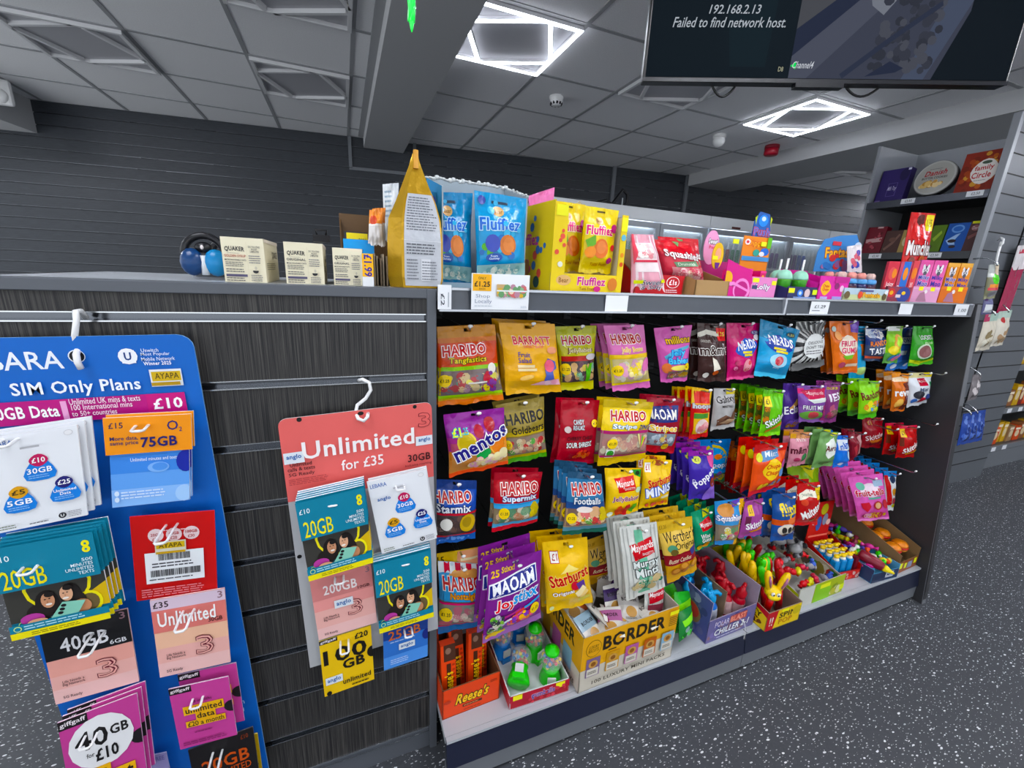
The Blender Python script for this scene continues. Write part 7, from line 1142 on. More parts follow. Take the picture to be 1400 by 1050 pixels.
for i, (qd, yy) in enumerate((((757, 274, 800, 280, 798, 372, 760, 371), 0.10), ((800, 281, 846, 288, 834, 374, 790, 373), 0.062))):
    standing('yellow_sweet_bag', ('yellow fruit foam bag on the left inside the yellow box', 'yellow fruit foam bag on the right inside the yellow box')[i], qd, yy, '#e6cc14', [('r', 0.35, 0.05, 0.6, 0.075, '#5a4a10')] + fl(False) + [('e', 0.5, 0.62, 0.22, 0.15, '#d8702a'), ('e', 0.5, 0.6, 0.15, 0.10, '#e2854a'), ('p', [(0.05, 0.5), (0.3, 0.42), (0.32, 0.56), (0.12, 0.62)], '#6aa83a'), ('e', 0.2, 0.68, 0.15, 0.09, '#e8902a'), ('e', 0.88, 0.3, 0.12, 0.07, '#b82a7a'), ('e', 0.88, 0.6, 0.08, 0.05, '#c8323a'), ('t', 'Tutti Frutti', 0.5, 0.86, 0.5, 0.05, '#a8561a', {}), ('e', 0.8, 0.8, 0.1, 0.05, '#b82a7a')], 0.016, group='yellow bags in the yellow display box')
# popcorn bag, red foam-sweet carton, brown tray
standing('popcorn_bag', 'pink and white striped popcorn bag beside the yellow display box', (862, 320, 893, 321, 910, 401, 862, 402), 0.050, [(1, '#e4a6b4')], [('p', [(x, 0.02), (x + 0.05, 0.02), (x + 0.07, 0.98), (x + 0.01, 0.98)], '#f0dcdf') for x in (0.06, 0.2, 0.76, 0.9)] + [('r', 0.08, 0.14, 0.8, 0.62, '#f2e4e4'), ('r', 0.1, 0.15, 0.78, 0.4, '#d8c0c0'), ('s', 0.1, 0.15, 0.78, 0.42, ['#f6f2ec', '#e8d8c8', '#d88a90', '#f2ece4'], 20, 0.07), ('r', 0.05, 0.42, 0.8, 0.46, '#c8324a'), ('t', 'Sweet', 0.52, 0.80, 0.6, 0.09, '#4a5a70', {'bold': 0.0, 'oc': '#f6e8ea'}), ('t', '& Salty', 0.56, 0.90, 0.62, 0.09, '#4a5a70', {'bold': 0.0, 'oc': '#f6e8ea'}), ('r', 0.02, 0.76, 0.24, 0.82, '#e8ee1e'), ('r', 0.78, 0.75, 0.98, 0.81, '#e8ee1e'), ('p', [(0, 0), (0.1, 0), (0.14, 0.3), (0.02, 0.5)], '#d84a5a')], 0.02, 'popcorn')
t, L, w, rz = tray('display_carton', 'red and brown carton of red and pink foam sweet bags', 'carton', (0.512, 0.045), (0.672, 0.050), TZ, 0.12, 0.050, 0.115, 0.04, '#b81f2c', '#8a7050', {'front': [('t', 'Squashies', 0.32, 0.5, 0.48, 0.5, '#fbf4f4', {'bold': 0.09, 'oc': '#6a1420', 'ow': 0.05}), ('e', 0.76, 0.36, 0.14, 0.3, '#f4e8e8'), ('e', 0.76, 0.36, 0.125, 0.27, '#b81f2c'), ('t', '£1s', 0.76, 0.36, 0.16, 0.28, '#fbf4f4', {'bold': 0.05}), ('l', 0.62, 0.72, 0.9, 0.92, '#f0d8da', 2), ('e', 0.36, 0.12, 0.14, 0.14, '#3a1a1a')]}, hs_back=0.12)
for i in range(2):
    standing('red_sweet_bag', ('red bag of pink foam sweets at the front of the red carton', 'second red bag of foam sweets further back in the red carton')[i], (893 + 6 * i, 327 - 4 * i, 948 + 6 * i, 331 - 4 * i, 962, 388, 908, 384), 0.070 + 0.045 * i, [(0.3, '#c02030'), (1, '#c83a4a')], [('e', 0.35, 0.12, 0.16, 0.09, '#d8323a'), ('e', 0.7, 0.1, 0.12, 0.07, '#d8323a'), ('p', [(0.42, 0.02), (0.6, 0.04), (0.55, 0.14)], '#7aa86a'), ('t', 'Squashies', 0.54, 0.36, 0.86, 0.22, '#f8f0f0', {'bold': 0.09, 'oc': '#8a1424', 'ow': 0.06, 'rot': 0.08}), ('p', [(0.24, 0.52), (0.86, 0.46), (0.9, 0.58), (0.28, 0.64)], '#6a8a6a'), ('t', 'Drumstick', 0.57, 0.55, 0.5, 0.07, '#d8e8d0', {'rot': -0.06}), ('r', 0.16, 0.64, 1, 1, '#c87a80'), ('s', 0.16, 0.62, 1, 1, ['#e8a8b0', '#e8d0b8', '#d86a78', '#f0c8c8', '#c84a5a'], 26, 0.075)], 0.018, group='red foam sweet bags in the red carton')
MB_ = MB().slab((0, 0, 0.105), (0, 0, 0), (0.10, 0.004, 0), (0.10, 0.004, 0.10), (0, 0.003, 0), '#a08460'); tag(MB_.build('cardboard_flap', CB, loc=(0.455, 0.155, TZ)), 'brown cardboard sheet standing behind the popcorn bag', 'cardboard')
t, L, w, rz = tray('cardboard_tray', 'empty brown cardboard tray between the red carton and the pink display', 'tray', (0.685, 0.020), (0.808, 0.026), TZ, 0.12, 0.042, 0.07, 0.04, '#a5855c', '#97774f', {}, hs_back=0.075)
# pink kids' sweet display: generic ovals instead of the pictured characters
HP = '#cf1f86'
x0 = 0.792
t, L, w, rz = tray('display_box', 'magenta display box with pink oval headers and pink sweet packs', 'box', (x0, 0.030), (x0 + 0.215, 0.040), TZ, 0.14, 0.058, 0.10, 0.0, HP, '#a81a6a', {'left': [('e', 0.6, 0.6, 0.3, 0.4, '#e88ac8'), ('e', 0.6, 0.62, 0.22, 0.3, HP), ('e', 0.2, 0.4, 0.1, 0.3, '#e8b81e')], 'front': [('e', 0.30, 0.7, 0.20, 0.5, '#e89ac8'), ('e', 0.30, 0.72, 0.15, 0.4, HP), ('r', 0.5, 0, 1, 1, '#e08ac0'), ('t', 'Lolly', 0.74, 0.5, 0.28, 0.34, '#f8f0f6', {'bold': 0.06, 'oc': '#4a2a5a'}), ('r', 0.52, 0.06, 0.64, 0.26, '#eef01e'), ('r', 0.9, 0.16, 0.99, 0.36, '#eef01e'), ('r', 0.52, 0.4, 0.62, 0.58, '#3a4a6a')]})
for nm, cx, cz, rx, rz_, c, ops in (('oval_header', 0.045, 0.135, 0.030, 0.048, '#e8a0c8', [('t', 'Sweet', 0.55, 0.32, 0.6, 0.16, '#f8f4f8', {'bold': 0.07, 'oc': '#2a2430', 'ow': 0.07}), ('t', 'Pops', 0.58, 0.5, 0.5, 0.12, '#d8405a', {'bold': 0.04})]), ('oval_header', 0.030, 0.110, 0.022, 0.036, '#e8bc1e', [('e', 0.5, 0.42, 0.26, 0.22, '#e8a888'), ('r', 0.04, 0.5, 0.5, 0.64, '#f0f01e'), ('p', [(0.3, 0.75), (0.75, 0.75), (0.65, 0.98), (0.4, 0.98)], '#6a2a8a')])):
    k = MB(); pts = [(cx + rx * math.cos(a), cz + rz_ * math.sin(a)) for a in [i * math.pi / 12 for i in range(24)]]; yb = 0.10 if rx > 0.025 else 0.06
    k.prism(pts, yb, yb + 0.002, c, plane='xz'); k.art(quadmap((cx - rx, yb - 0.0005, cz + rz_), (cx + rx, yb - 0.0005, cz + rz_), (cx + rx, yb - 0.0005, cz - rz_), (cx - rx, yb - 0.0005, cz - rz_)), ops, rx / rz_); k.build(nm, CARD, t)
k = MB(); k.prism([(0.0, 0.0), (0.07, 0.0), (0.11, 0.04), (0.10, 0.075), (0.05, 0.085), (0.0, 0.10)], -0.002, 0.0, HP, plane='xz'); k.art(quadmap((0, -0.0022, 0.10), (0.11, -0.0022, 0.10), (0.11, -0.0022, 0), (0, -0.0022, 0)), [('e', 0.05, 0.5, 0.2, 0.2, '#e8b01e'), ('e', 0.62, 0.78, 0.3, 0.3, '#e88ac8'), ('e', 0.62, 0.80, 0.24, 0.24, '#b8187a'), ('p', [(0, 0.62), (0.3, 0.58), (0.9, 0.8), (0.9, 0.86), (0.3, 0.66), (0, 0.7)], '#e88ac8')], 1.1); k.build('curved_side_front', CARD, t)
for i in range(5):
    a = L(0.060 + 0.030 * i, 0.030 + 0.022 * (i % 2), 0.004)
    carton('pink_sweet_pack', 'pink upright sweet pack, %s in the magenta display' % ('leftmost', 'second from left', 'middle', 'second from right', 'rightmost')[i], 'sweet pack', a.x, a.y, a.z, 0.025, 0.03, 0.068 + 0.004 * (i % 3), rz, '#e01f78', [('r', 0.12, 0.1, 0.88, 0.95, '#d81a6c'), ('e', 0.5, 0.36, 0.3, 0.2, '#e8b01e'), ('e', 0.5, 0.36, 0.2, 0.13, '#e8b090'), ('p', [(0.2, 0.6), (0.8, 0.6), (0.9, 1), (0.1, 1)], '#e88ac0'), ('r', 0, 0, 1, 0.08, '#f04a98')], group='pink sweet packs in the magenta display')
# blue and orange dip display standing behind it
yb = 0.20; a = aY(1005, 396, yb); b = aY(1030, 290, yb)
o = thing('display_header', 'tall blue and orange header card behind the magenta display', 'display card', (a.x, yb, TZ))
wd = aY(1046, 350, yb).x - a.x; ht = b.z - TZ
zl, zh = aY(1020, 356, yb).z - TZ, aY(1020, 322, yb).z - TZ
k = MB(); k.slab((0, 0, zh), (0, 0, 0), (wd * 1.15, 0, 0), (wd * 1.15, 0, zh), (0, 0.002, 0), '#e88a2a'); k.art(quadmap((0, -0.0005, zh), (wd * 1.15, -0.0005, zh), (wd * 1.15, -0.0005, zl), (0, -0.0005, zl)), [('t', 'Dipper', 0.5, 0.3, 0.7, 0.3, '#f4b01e', {'bold': 0.07, 'oc': '#d8401e', 'ow': 0.06}), ('e', 0.14, 0.24, 0.1, 0.12, '#f2e6e6'), ('e', 0.14, 0.24, 0.05, 0.06, '#d83a4a'), ('e', 0.5, 0.66, 0.12, 0.14, '#3a9a8a'), ('e', 0.8, 0.6, 0.16, 0.16, '#2a6ac8'), ('e', 0.7, 0.7, 0.1, 0.1, '#e8e8f0'), ('r', 0.85, 0, 1, 0.45, '#6ab83a'), ('r', 0, 0.82, 1, 1, '#4a8ac0')], wd * 1.15 / (zh - zl)); k.build('lower_card', CARD, o)
k = MB(); k.prism([(wd * 0.3, zh - 0.01), (wd * 1.0, zh - 0.01), (wd * 1.05, ht * 0.8), (wd * 0.9, ht), (wd * 0.5, ht * 1.02), (wd * 0.32, ht * 0.9)], 0.002, 0.004, '#2458a8', plane='xz'); k.art(quadmap((wd * 0.3, 0.0015, ht), (wd * 1.05, 0.0015, ht), (wd * 1.05, 0.0015, zh), (wd * 0.3, 0.0015, zh)), [('e', 0.5, 0.3, 0.26, 0.26, '#2f86e0'), ('e', 0.5, 0.22, 0.12, 0.1, '#c8dcf0'), ('p', [(0.02, 0.2), (0.14, 0.1), (0.1, 0.5)], '#b8c83a'), ('p', [(0.98, 0.2), (0.86, 0.1), (0.9, 0.5)], '#b8c83a'), ('t', 'Push', 0.5, 0.78, 0.9, 0.34, '#6a6ab8', {'bold': 0.06, 'oc': '#c8503a', 'ow': 0.05})], 0.6); k.build('upper_card', CARD, o)
for i, (px, py) in enumerate(((1006, 330), (1044, 334))):
    q_ = aY(px, py, yb - 0.004); MB().box(q_.x - a.x - 0.012, -0.006, q_.z - TZ - 0.007, q_.x - a.x + 0.012, -0.004, q_.z - TZ + 0.007, '#eaf01e').build('price_sticker', CARD, o)
# tray with clear cups
x0 = 1.035
t, L, w, rz = tray('display_box', 'dark fronted display box with lidded cups and straws', 'box', (x0, 0.020), (x0 + 0.135, 0.026), TZ, 0.13, 0.036, 0.06, 0.03, '#2a2f5c', '#4a3a7a', {'front': [('r', 0.02, 0.12, 0.22, 0.5, '#e8ee1e'), ('e', 0.42, 0.5, 0.1, 0.3, '#3a7ad0'), ('e', 0.42, 0.5, 0.05, 0.15, '#c8d8f0'), ('e', 0.66, 0.5, 0.1, 0.36, '#d8c0c0'), ('r', 0.84, 0.2, 1, 0.6, '#d8ec3a'), ('r', 0.2, 0.8, 1, 1, '#8aa0d0')]})
for i, (x, y) in enumerate(((0.022, 0.035), (0.105, 0.04), (0.065, 0.085))):
    c = thing('sweet_cup', 'clear lidded cup with straw, %s in the dark fronted display' % ('left', 'right', 'back centre')[i], 'cup', L(x, y, 0.004), 0, 'lidded sweet cups')
    MB().lathe([(0.017, 0), (0.021, 0.05), (0.021, 0.052)], ['#4a9a3a', '#7ac84a'], 14).build('cup_body', PLASTIC, c)
    k = MB(); k.lathe([(0.022, 0.052), (0.0225, 0.056), (0.020, 0.068), (0.013, 0.077), (0.004, 0.08)], '#9ad0b8', 14); k.build('dome_lid', PLASTIC, c)
    MB().tube([(0.003, 0, 0.07), (0.004, 0, 0.112)], 0.003, '#f0f2f4', 8).build('straw', PLASTIC, c)
t, L, w, rz = tray('display_box', 'hot pink display box with a yellow badge, right of the cups', 'box', (1.180, 0.030), (1.330, 0.036), TZ, 0.14, 0.072, 0.09, 0.05, '#d83aa0', '#c02a8a', {'front': [('e', 0.24, 0.5, 0.16, 0.3, '#f2b81e', {'wob': 0.06}), ('t', 'Chupa\nChups', 0.24, 0.5, 0.2, 0.3, '#c8281e', {'bold': 0.04}), ('e', 0.6, 0.4, 0.08, 0.14, '#8a2a6a'), ('e', 0.78, 0.5, 0.07, 0.14, '#f0c8e0'), ('p', [(0.5, 0), (1, 0), (1, 0.2), (0.5, 0.28)], '#c0308a'), ('r', 0.1, 0.86, 0.34, 0.97, '#b8b0e0'), ('r', 0.5, 0.84, 0.95, 0.97, '#a8a0dc')]}, hs_back=0.085)
# blue header card and bottles
yb = 0.19; pts = [(1112, 371), (1118, 345), (1128, 327), (1150, 322), (1172, 321), (1177, 340), (1176, 372)]
P = [aY(x, y, yb) for x, y in pts]; o0 = Vector((P[0].x, yb, TZ))
k = MB(); k.prism([(p.x - o0.x, p.z - TZ) for p in P[::-1]] + [(0.0, 0.02), (P[-1].x - o0.x, 0.02)][:0] , 0, 0.002, '#3f80c0', plane='xz')
xa, xb = P[0].x - o0.x, P[-1].x - o0.x; za, zb = P[0].z - TZ, P[4].z - TZ
k.art(quadmap((xa, -0.0005, zb), (xb, -0.0005, zb), (xb, -0.0005, za), (xa, -0.0005, za)), [('t', 'Fantasia', 0.46, 0.48, 0.62, 0.26, '#f0b01e', {'bold': 0.07, 'oc': '#8a3a1a', 'ow': 0.05, 'rot': -0.1}), ('r', 0.26, 0.22, 0.44, 0.32, '#c83a4a'), ('s', 0.1, 0.5, 0.9, 0.98, ['#2a6ab0', '#6aa8d8', '#8a5a8a', '#c83a3a'], 14, 0.06), ('e', 0.8, 0.3, 0.08, 0.12, '#c8dcf0')], 1.3)
hd = k.build('display_header', CARD, loc=o0); tag(hd, 'blue scalloped header card with orange lettering behind the bottles', 'display card')
MB().box(0.01, 0.002, -0.0, 0.016, 0.006, za + 0.01, '#b8b8b8').build('strut', CARD, hd)
t, L, w, rz = tray('display_box', 'pastel fronted box of small dark bottles with pink caps', 'box', (1.305, 0.030), (1.555, 0.040), TZ, 0.14, 0.040, 0.05, 0.03, '#c8d0a0', '#9ab0c0', {'front': [('r', 0, 0, 1, 0.5, '#b8ccd8'), ('t', 'Fantasia', 0.62, 0.52, 0.40, 0.4, '#f0b81e', {'bold': 0.07, 'oc': '#8a5a2a', 'ow': 0.05}), ('e', 0.36, 0.5, 0.05, 0.32, '#d8503a'), ('r', 0.34, 0.1, 0.64, 0.26, '#5a5a8a'), ('e', 0.92, 0.6, 0.05, 0.3, '#5a4a2a'), ('e', 0.07, 0.55, 0.06, 0.3, '#6a5a3a'), ('e', 0.94, 0.24, 0.04, 0.16, '#f0f0f0')]})
for i in range(8):
    b = thing('small_bottle', 'small dark bottle with pale cap, %s in the pastel box' % ((ORD[i] + ' from left in front') if i < 4 else (ORD[i - 4] + ' from left at the back')), 'bottle', L(0.04 + 0.055 * (i % 4) + 0.02 * (i > 3), 0.04 + 0.05 * (i // 4), 0.004), 0, 'small bottles in the pastel box')
    MB().lathe([(0.019, 0), (0.020, 0.003), (0.020, 0.042), (0.017, 0.05)], ['#3a1a2a', '#4a1f2f', '#2a1a3a'] if i % 2 else ['#2a1f4a', '#1f1f4a', '#2a2a5a'], 12).build('body', PLASTIC, b)
    MB().lathe([(0.0175, 0.05), (0.019, 0.053), (0.019, 0.062), (0.015, 0.066)], '#5a9ad0', 12).build('collar', PLASTIC, b)
    MB().lathe([(0.014, 0.066), (0.013, 0.080), (0.008, 0.086)], '#e89a90' if i % 3 else '#d8b8b0', 12).build('cap', PLASTIC, b)
standing('card_pack', 'white and red card pack behind the small bottles', (1158, 337, 1178, 334, 1178, 372, 1158, 372), 0.16, '#e6dfe2', [('s', 0.1, 0.1, 0.9, 0.9, ['#c83a4a', '#3a4aa8', '#d86a7a'], 10, 0.14)], 0.002, 'card')
# red and blue packs, pink and orange packs
def turned(pa, pb, y1, rz):
    """front edge of a box turned by rz whose right front corner stands at depth y1, seen between photo columns pa and pb"""
    B = aY(pb, 400, y1); d = Vector((math.cos(rz), math.sin(rz))); r = ray(pa, 400)
    # B - t d lies on the vertical plane through the eye and column pa
    nx, ny = -r.y, r.x
    t = ((B.x - EYE.x) * nx + (B.y - EYE.y) * ny) / (d.x * nx + d.y * ny)
    return B.x - t * d.x, B.y - t * d.y, t
def row(n, p0, p1, y, py_top, py_bot, cols, ops, lab, grp, name='sweet_pack', rz=-0.75):
    x0, y0, t = turned(p0, p1, y, rz); w_ = t / n
    for i in range(n):
        ax, ay = x0 + w_ * i * math.cos(rz), y0 + w_ * i * math.sin(rz)
        h = aY((p0 + p1) / 2, py_top, (y + y0) / 2).z - TZ
        carton(name, lab % ('leftmost', 'second from left', 'third from left', 'fourth from left')[i] if '%s' in lab else lab, 'sweet pack', ax, ay, TZ + 0.001, w_ - 0.002, 0.02, h, rz, cols[i % len(cols)], ops[i % len(ops)], group=grp)
def zeb(c): return [('r', 0, 0, 1, 0.10, c), ('e', 0.5, 0.24, 0.26, 0.10, '#f0eef0'), ('e', 0.32, 0.15, 0.08, 0.05, '#f0eef0'), ('e', 0.68, 0.15, 0.08, 0.05, '#f0eef0'), ('p', [(0.42, 0.14), (0.58, 0.14), (0.5, 0.26)], '#3a3a44'), ('e', 0.5, 0.31, 0.14, 0.05, '#55555f'), ('e', 0.40, 0.24, 0.035, 0.025, '#2a2a34'), ('e', 0.60, 0.24, 0.035, 0.025, '#2a2a34'), ('t', 'Milky', 0.5, 0.42, 0.84, 0.12, '#3a3aa8', {'bold': 0.04, 'oc': '#e8e8f8'}), ('t', 'Moo', 0.5, 0.55, 0.76, 0.12, '#3a3aa8', {'bold': 0.04, 'oc': '#e8e8f8'})]
row(2, 1205, 1238, 0.030, 357, 408, ['#c83a4a', '#b84a60'], [[('e', 0.5, 0.3, 0.3, 0.16, '#d85a5a'), ('e', 0.7, 0.3, 0.2, 0.12, '#e8902a'), ('t', 'Juicy', 0.5, 0.58, 0.7, 0.14, '#f0e0e0', {'bold': 0.05}), ('r', 0, 0.7, 1, 1, '#8a2a3a')], [('r', 0.3, 0, 0.9, 1, '#2f6ac0'), ('e', 0.6, 0.3, 0.2, 0.16, '#e8902a'), ('t', 'Drop', 0.5, 0.66, 0.7, 0.14, '#f0f0f8', {'bold': 0.05})]], 'red and blue upright sweet pack, %s of the pair above the spotted tray', 'red and blue sweet packs')
row(2, 1248, 1285, 0.026, 355, 408, ['#e06aa8'], [zeb('#d85a9a')], 'pink zebra-striped sweet pack, %s of the pair', 'pink sweet packs')
row(1, 1238.5, 1247.5, 0.032, 356, 408, ['#d8505a'], [[('e', 0.5, 0.3, 0.4, 0.14, '#e88a2a'), ('t', 'XL', 0.5, 0.6, 0.6, 0.16, '#f4e0e0', {'bold': 0.04})]], 'red pack squeezed beside the pink zebra-striped packs', 'red and blue sweet packs')
row(2, 1286, 1320, 0.022, 359, 408, ['#e0902a'], [zeb('#e8b05a')], 'orange zebra-striped sweet pack, %s of the pair', 'orange sweet packs')
def clear_tray(p0, p1, col, lab, ops, y=0.004, rz=-0.75):
    x0, y0, t = turned(p0, p1, y, rz)
    carton('display_tray', lab, 'tray', x0, y0, TZ, t - 0.001, 0.016, aY((p0 + p1) / 2, 392, (y + y0) / 2).z - TZ, rz, col, ops)
spk = lambda c: [('r', 0, 0, 1, 0.16, c), ('r', 0.22, 0.0, 0.38, 0.24, '#f0ee1e'), ('r', 0.66, 0.02, 0.82, 0.26, '#f0ee1e'), ('e', 0.5, 0.3, 0.06, 0.12, '#f0e8ea'), ('p', [(0.3, 0.4), (0.45, 0.3), (0.6, 0.9), (0.2, 0.9)], '#a87a90' if c[1] == 'e' else '#b8865a')]
clear_tray(1247, 1284, '#dba2c4', 'pink clear tray in front of the pink zebra-striped packs', spk('#e8b0d4'))
clear_tray(1285, 1322, '#d8762c', 'orange clear tray at the right end of the top shelf', spk('#e8862a'))
clear_tray(1212, 1246, '#8a3a4a', 'red and navy spotted tray below the red and blue packs', [('e', 0.2, 0.4, 0.16, 0.3, '#c83a3a'), ('e', 0.2, 0.4, 0.08, 0.14, '#e8b02a'), ('e', 0.7, 0.5, 0.28, 0.5, '#2f3f8a'), ('e', 0.7, 0.4, 0.08, 0.12, '#e8c02a'), ('r', 0.4, 0.5, 0.6, 0.7, '#d8c8c8')])
# ---- price labels clipped to the shelf-edge strip, and the tall promotion card
def ticket(p0, p1, t0, t1, ops, lab, name='price_label', y=-0.0105, col='#eef0f3'):
    a, b = aY(p0, t0, y), aY(p1, t1, y)
    mb = MB(); mb.slab((0, 0, 0), (0, 0, b.z - a.z), (b.x - a.x, 0, b.z - a.z), (b.x - a.x, 0, 0), (0, 0.0008, 0), col)
    if ops: mb.art(quadmap((0, -0.0003, 0), (b.x - a.x, -0.0003, 0), (b.x - a.x, -0.0003, b.z - a.z), (0, -0.0003, b.z - a.z)), ops, abs((b.x - a.x) / (b.z - a.z)))
    return tag(mb.build(name, CARD, loc=a), lab, 'price label')
ticket(598.5, 617, 389, 423, [('t', '£2', 0.36, 0.6, 0.85, 0.16, '#2a3040', {'rot': 1.5708, 'bold': 0.01}), ('r', 0.76, 0.3, 0.80, 0.9, '#77808a')], 'white price label with sideways £2 at the near end of the strip', y=-0.0135)
ticket(645, 722, 373, 424, [('r', 0.02, 0.02, 0.33, 0.48, '#f0b41c'), ('t', 'ONLY', 0.175, 0.13, 0.13, 0.07, '#4a3410', {'bold': 0.02}), ('t', '£1.25', 0.175, 0.29, 0.26, 0.15, '#2a1e10', {'bold': 0.04}), ('t', 'EACH', 0.175, 0.42, 0.1, 0.05, '#6a4a14', {}), ('t', 'Shop', 0.19, 0.63, 0.24, 0.12, '#6a7a90', {'bold': -0.01}), ('t', 'Locally', 0.20, 0.78, 0.28, 0.14, '#5a6a88', {'bold': -0.01}), ('l', 0.05, 0.88, 0.4, 0.92, '#a8b0bc', 1), ('r', 0.42, 0.28, 0.6, 0.62, '#c8a87a'), ('s', 0.4, 0.26, 0.96, 0.66, ['#d8b04a', '#8ab08a', '#c86a6a', '#b8889a', '#6a9a6a', '#e8d8c0'], 30, 0.05), ('r', 0.42, 0.44, 0.96, 0.48, '#e8ecee'), ('l', 0.85, 0.88, 0.97, 0.95, '#a8b0bc', 2)], 'white Shop Locally promotion card with a yellow £1.25 corner', 'promotion_card', -0.016)
ticket(829, 857, 403.5, 426.5, None, 'blank white label on the strip below the yellow display box')
ticket(1110, 1131, 412, 429.5, [('t', '£1.29', 0.5, 0.4, 0.6, 0.26, '#3a4048', {}), ('l', 0.1, 0.66, 0.6, 0.8, '#6a7078', 1)], 'white £1.29 price label on the far strip below the hot pink box')
ticket(1232, 1245, 415, 430, None, 'narrow blank white label on the far strip')
ticket(1308, 1321, 416, 431, [('t', '1.00', 0.55, 0.55, 0.6, 0.3, '#5a6068', {})], 'small white price label at the far end of the strip')
# ================================================================ tall unit beyond the gondola
UX, UY0, UY1, UH = 3.05, 0.452, 1.068, 2.138
STEEL = mat('light_grey_steel', '#8d9197', 0.35, spec=0.6, bump=0.01)
t = thing('tall_shelving_unit', 'tall dark shelving unit with biscuit tins on its upper shelves', 'shelving', (UX, UY0, 0))
def box_part(nm, x0, y0, z0, x1, y1, z1, m, bev=0.0): return MB().box(x0, y0 - UY0, z0, x1, y1 - UY0, z1).build(nm, m, t, bevel=bev)
box_part('back_panel', 0.40, UY0, 0.0, 0.42, UY1, 1.87, BLACKM)
box_part('upper_back_panel', 0.40, UY0, 1.87, 0.42, UY1, UH, STEEL)
box_part('end_panel', 0.0, UY0, 0.0, 0.97, UY0 + 0.022, UH, mat('grey_slat_laminate', '#5c6066', 0.4, bump=0.02, bscale=60))
box_part('far_end_panel', 0.0, UY1 - 0.012, 0.0, 0.40, UY1, UH, STEEL)
box_part('edge_trim', -0.006, UY0 - 0.008, 0.0, 0.028, UY0 + 0.024, UH + 0.02, STEEL, 0.002)
box_part('edge_trim', -0.006, UY1 - 0.014, 0.0, 0.022, UY1 + 0.003, UH, STEEL, 0.002)
m = MB(); z = 0.14
while z < UH - 0.02: m.box(0.03, -0.0015, z, 0.968, 0.0005, z + 0.006); z += 0.0965
m.build('groove_line', mat('black_groove', '#0c0c0d', 0.6, bump=0.01), t)
SH = (1.793, 1.480, 1.10, 0.75, 0.42)
for i, z in enumerate(SH):
    box_part('shelf', 0.0, UY0 + 0.024, z - 0.02, 0.40, UY1 - 0.014, z, DGREY)
    box_part('shelf_front', -0.012, UY0 + 0.024, z - 0.032, 0.0, UY1 - 0.014, z + 0.008, DGREY if i else mat('satin_strip', '#4a4d55', 0.25, metal=0.6, bump=0.01))
def uslip(y, z, lab):
    o = MB().box(-0.001, -0.035, -0.014, 0.0, 0.035, 0.014, '#e6e8ec').art(quadmap((-0.0013, 0.035, 0.014), (-0.0013, -0.035, 0.014), (-0.0013, -0.035, -0.014), (-0.0013, 0.035, -0.014)), [('t', '£2.50', 0.55, 0.5, 0.5, 0.5, '#3a4048', {})], 2.5).build('price_label', CARD, loc=(UX - 0.0135, y, z)); tag(o, lab, 'price label')
uslip(0.83, 1.786, 'white price label on the top shelf, below the tin'); uslip(0.53, 1.786, 'white price label below the red biscuit box')
uslip(0.93, 1.468, 'white price label below the maroon chocolate box'); uslip(0.63, 1.468, 'white price label below the blue chocolate box')
def ubox(name, lab, cat, p0, p1, top, sh, col, ops, dep=0.05, lean=0.14, x=3.09):
    """carton on the tall unit, its face towards -x; p0 p1 = photo columns of its left and right edge"""
    z = SH[sh] + 0.0005; pr_ = 232 if sh == 0 else 325; ya = min(aX(p0, pr_, x).y, UY1 - 0.02); yb = max(aX(p1, pr_, x).y, UY0 + 0.03); h = top; z += dep * math.sin(lean) + 0.0005
    mb = MB().box(0, yb - ya, 0, dep, 0, h, col) if False else MB().box(0, min(yb - ya, 0), 0, dep, max(yb - ya, 0), h, col)
    mb.art(quadmap((-0.0002, 0, h), (-0.0002, yb - ya, h), (-0.0002, yb - ya, 0), (-0.0002, 0, 0)), ops, (ya - yb) / h)
    o = mb.build(name, CARD, loc=(x, ya, z)); o.rotation_euler = (0, lean, 0)
    return tag(o, lab, cat)
ubox('chocolate_box', 'purple chocolate box on the top shelf of the tall unit', 'box', 1196, 1243, 0.20, 0, '#2e2060', [('e', 0.82, 0.2, 0.16, 0.18, '#1f1648'), ('r', 0.36, 0.42, 0.68, 0.82, '#6a5a9a'), ('r', 0.375, 0.43, 0.665, 0.81, '#2e2060'), ('t', 'Milk Tray', 0.52, 0.6, 0.3, 0.16, '#c8c0e0', {'shear': 0.2}), ('r', 0.9, 0.02, 1, 0.08, '#d8d8e8'), ('r', 0.02, 0.92, 0.22, 0.97, '#6a5a8a')])
o = thing('biscuit_tin', 'round black biscuit tin with a pale lid on the top shelf', 'tin', (3.10, aX(1281, 238, 3.10).y, SH[0] + 0.112)); o.rotation_euler = (0, TH(-78), 0)
MB().lathe([(0.092, -0.035), (0.096, -0.03), (0.096, 0.0)], '#1c1c1e', 36).build('tin_body', PLASTIC, o)
k = MB(); k.lathe([(0.098, -0.002), (0.098, 0.010), (0.094, 0.014), (0.087, 0.014)], ['#2a2a2c', '#8a8a88', '#b8b8b4'], 36); k.lathe([(0.087, 0.0138), (0.086, 0.0142)], '#a9a8a2', 36)
S = lambda u, v, off=0.0: Vector((( 0.5 - v) * 0.178, (0.5 - u) * 0.178, 0.0144 + off))
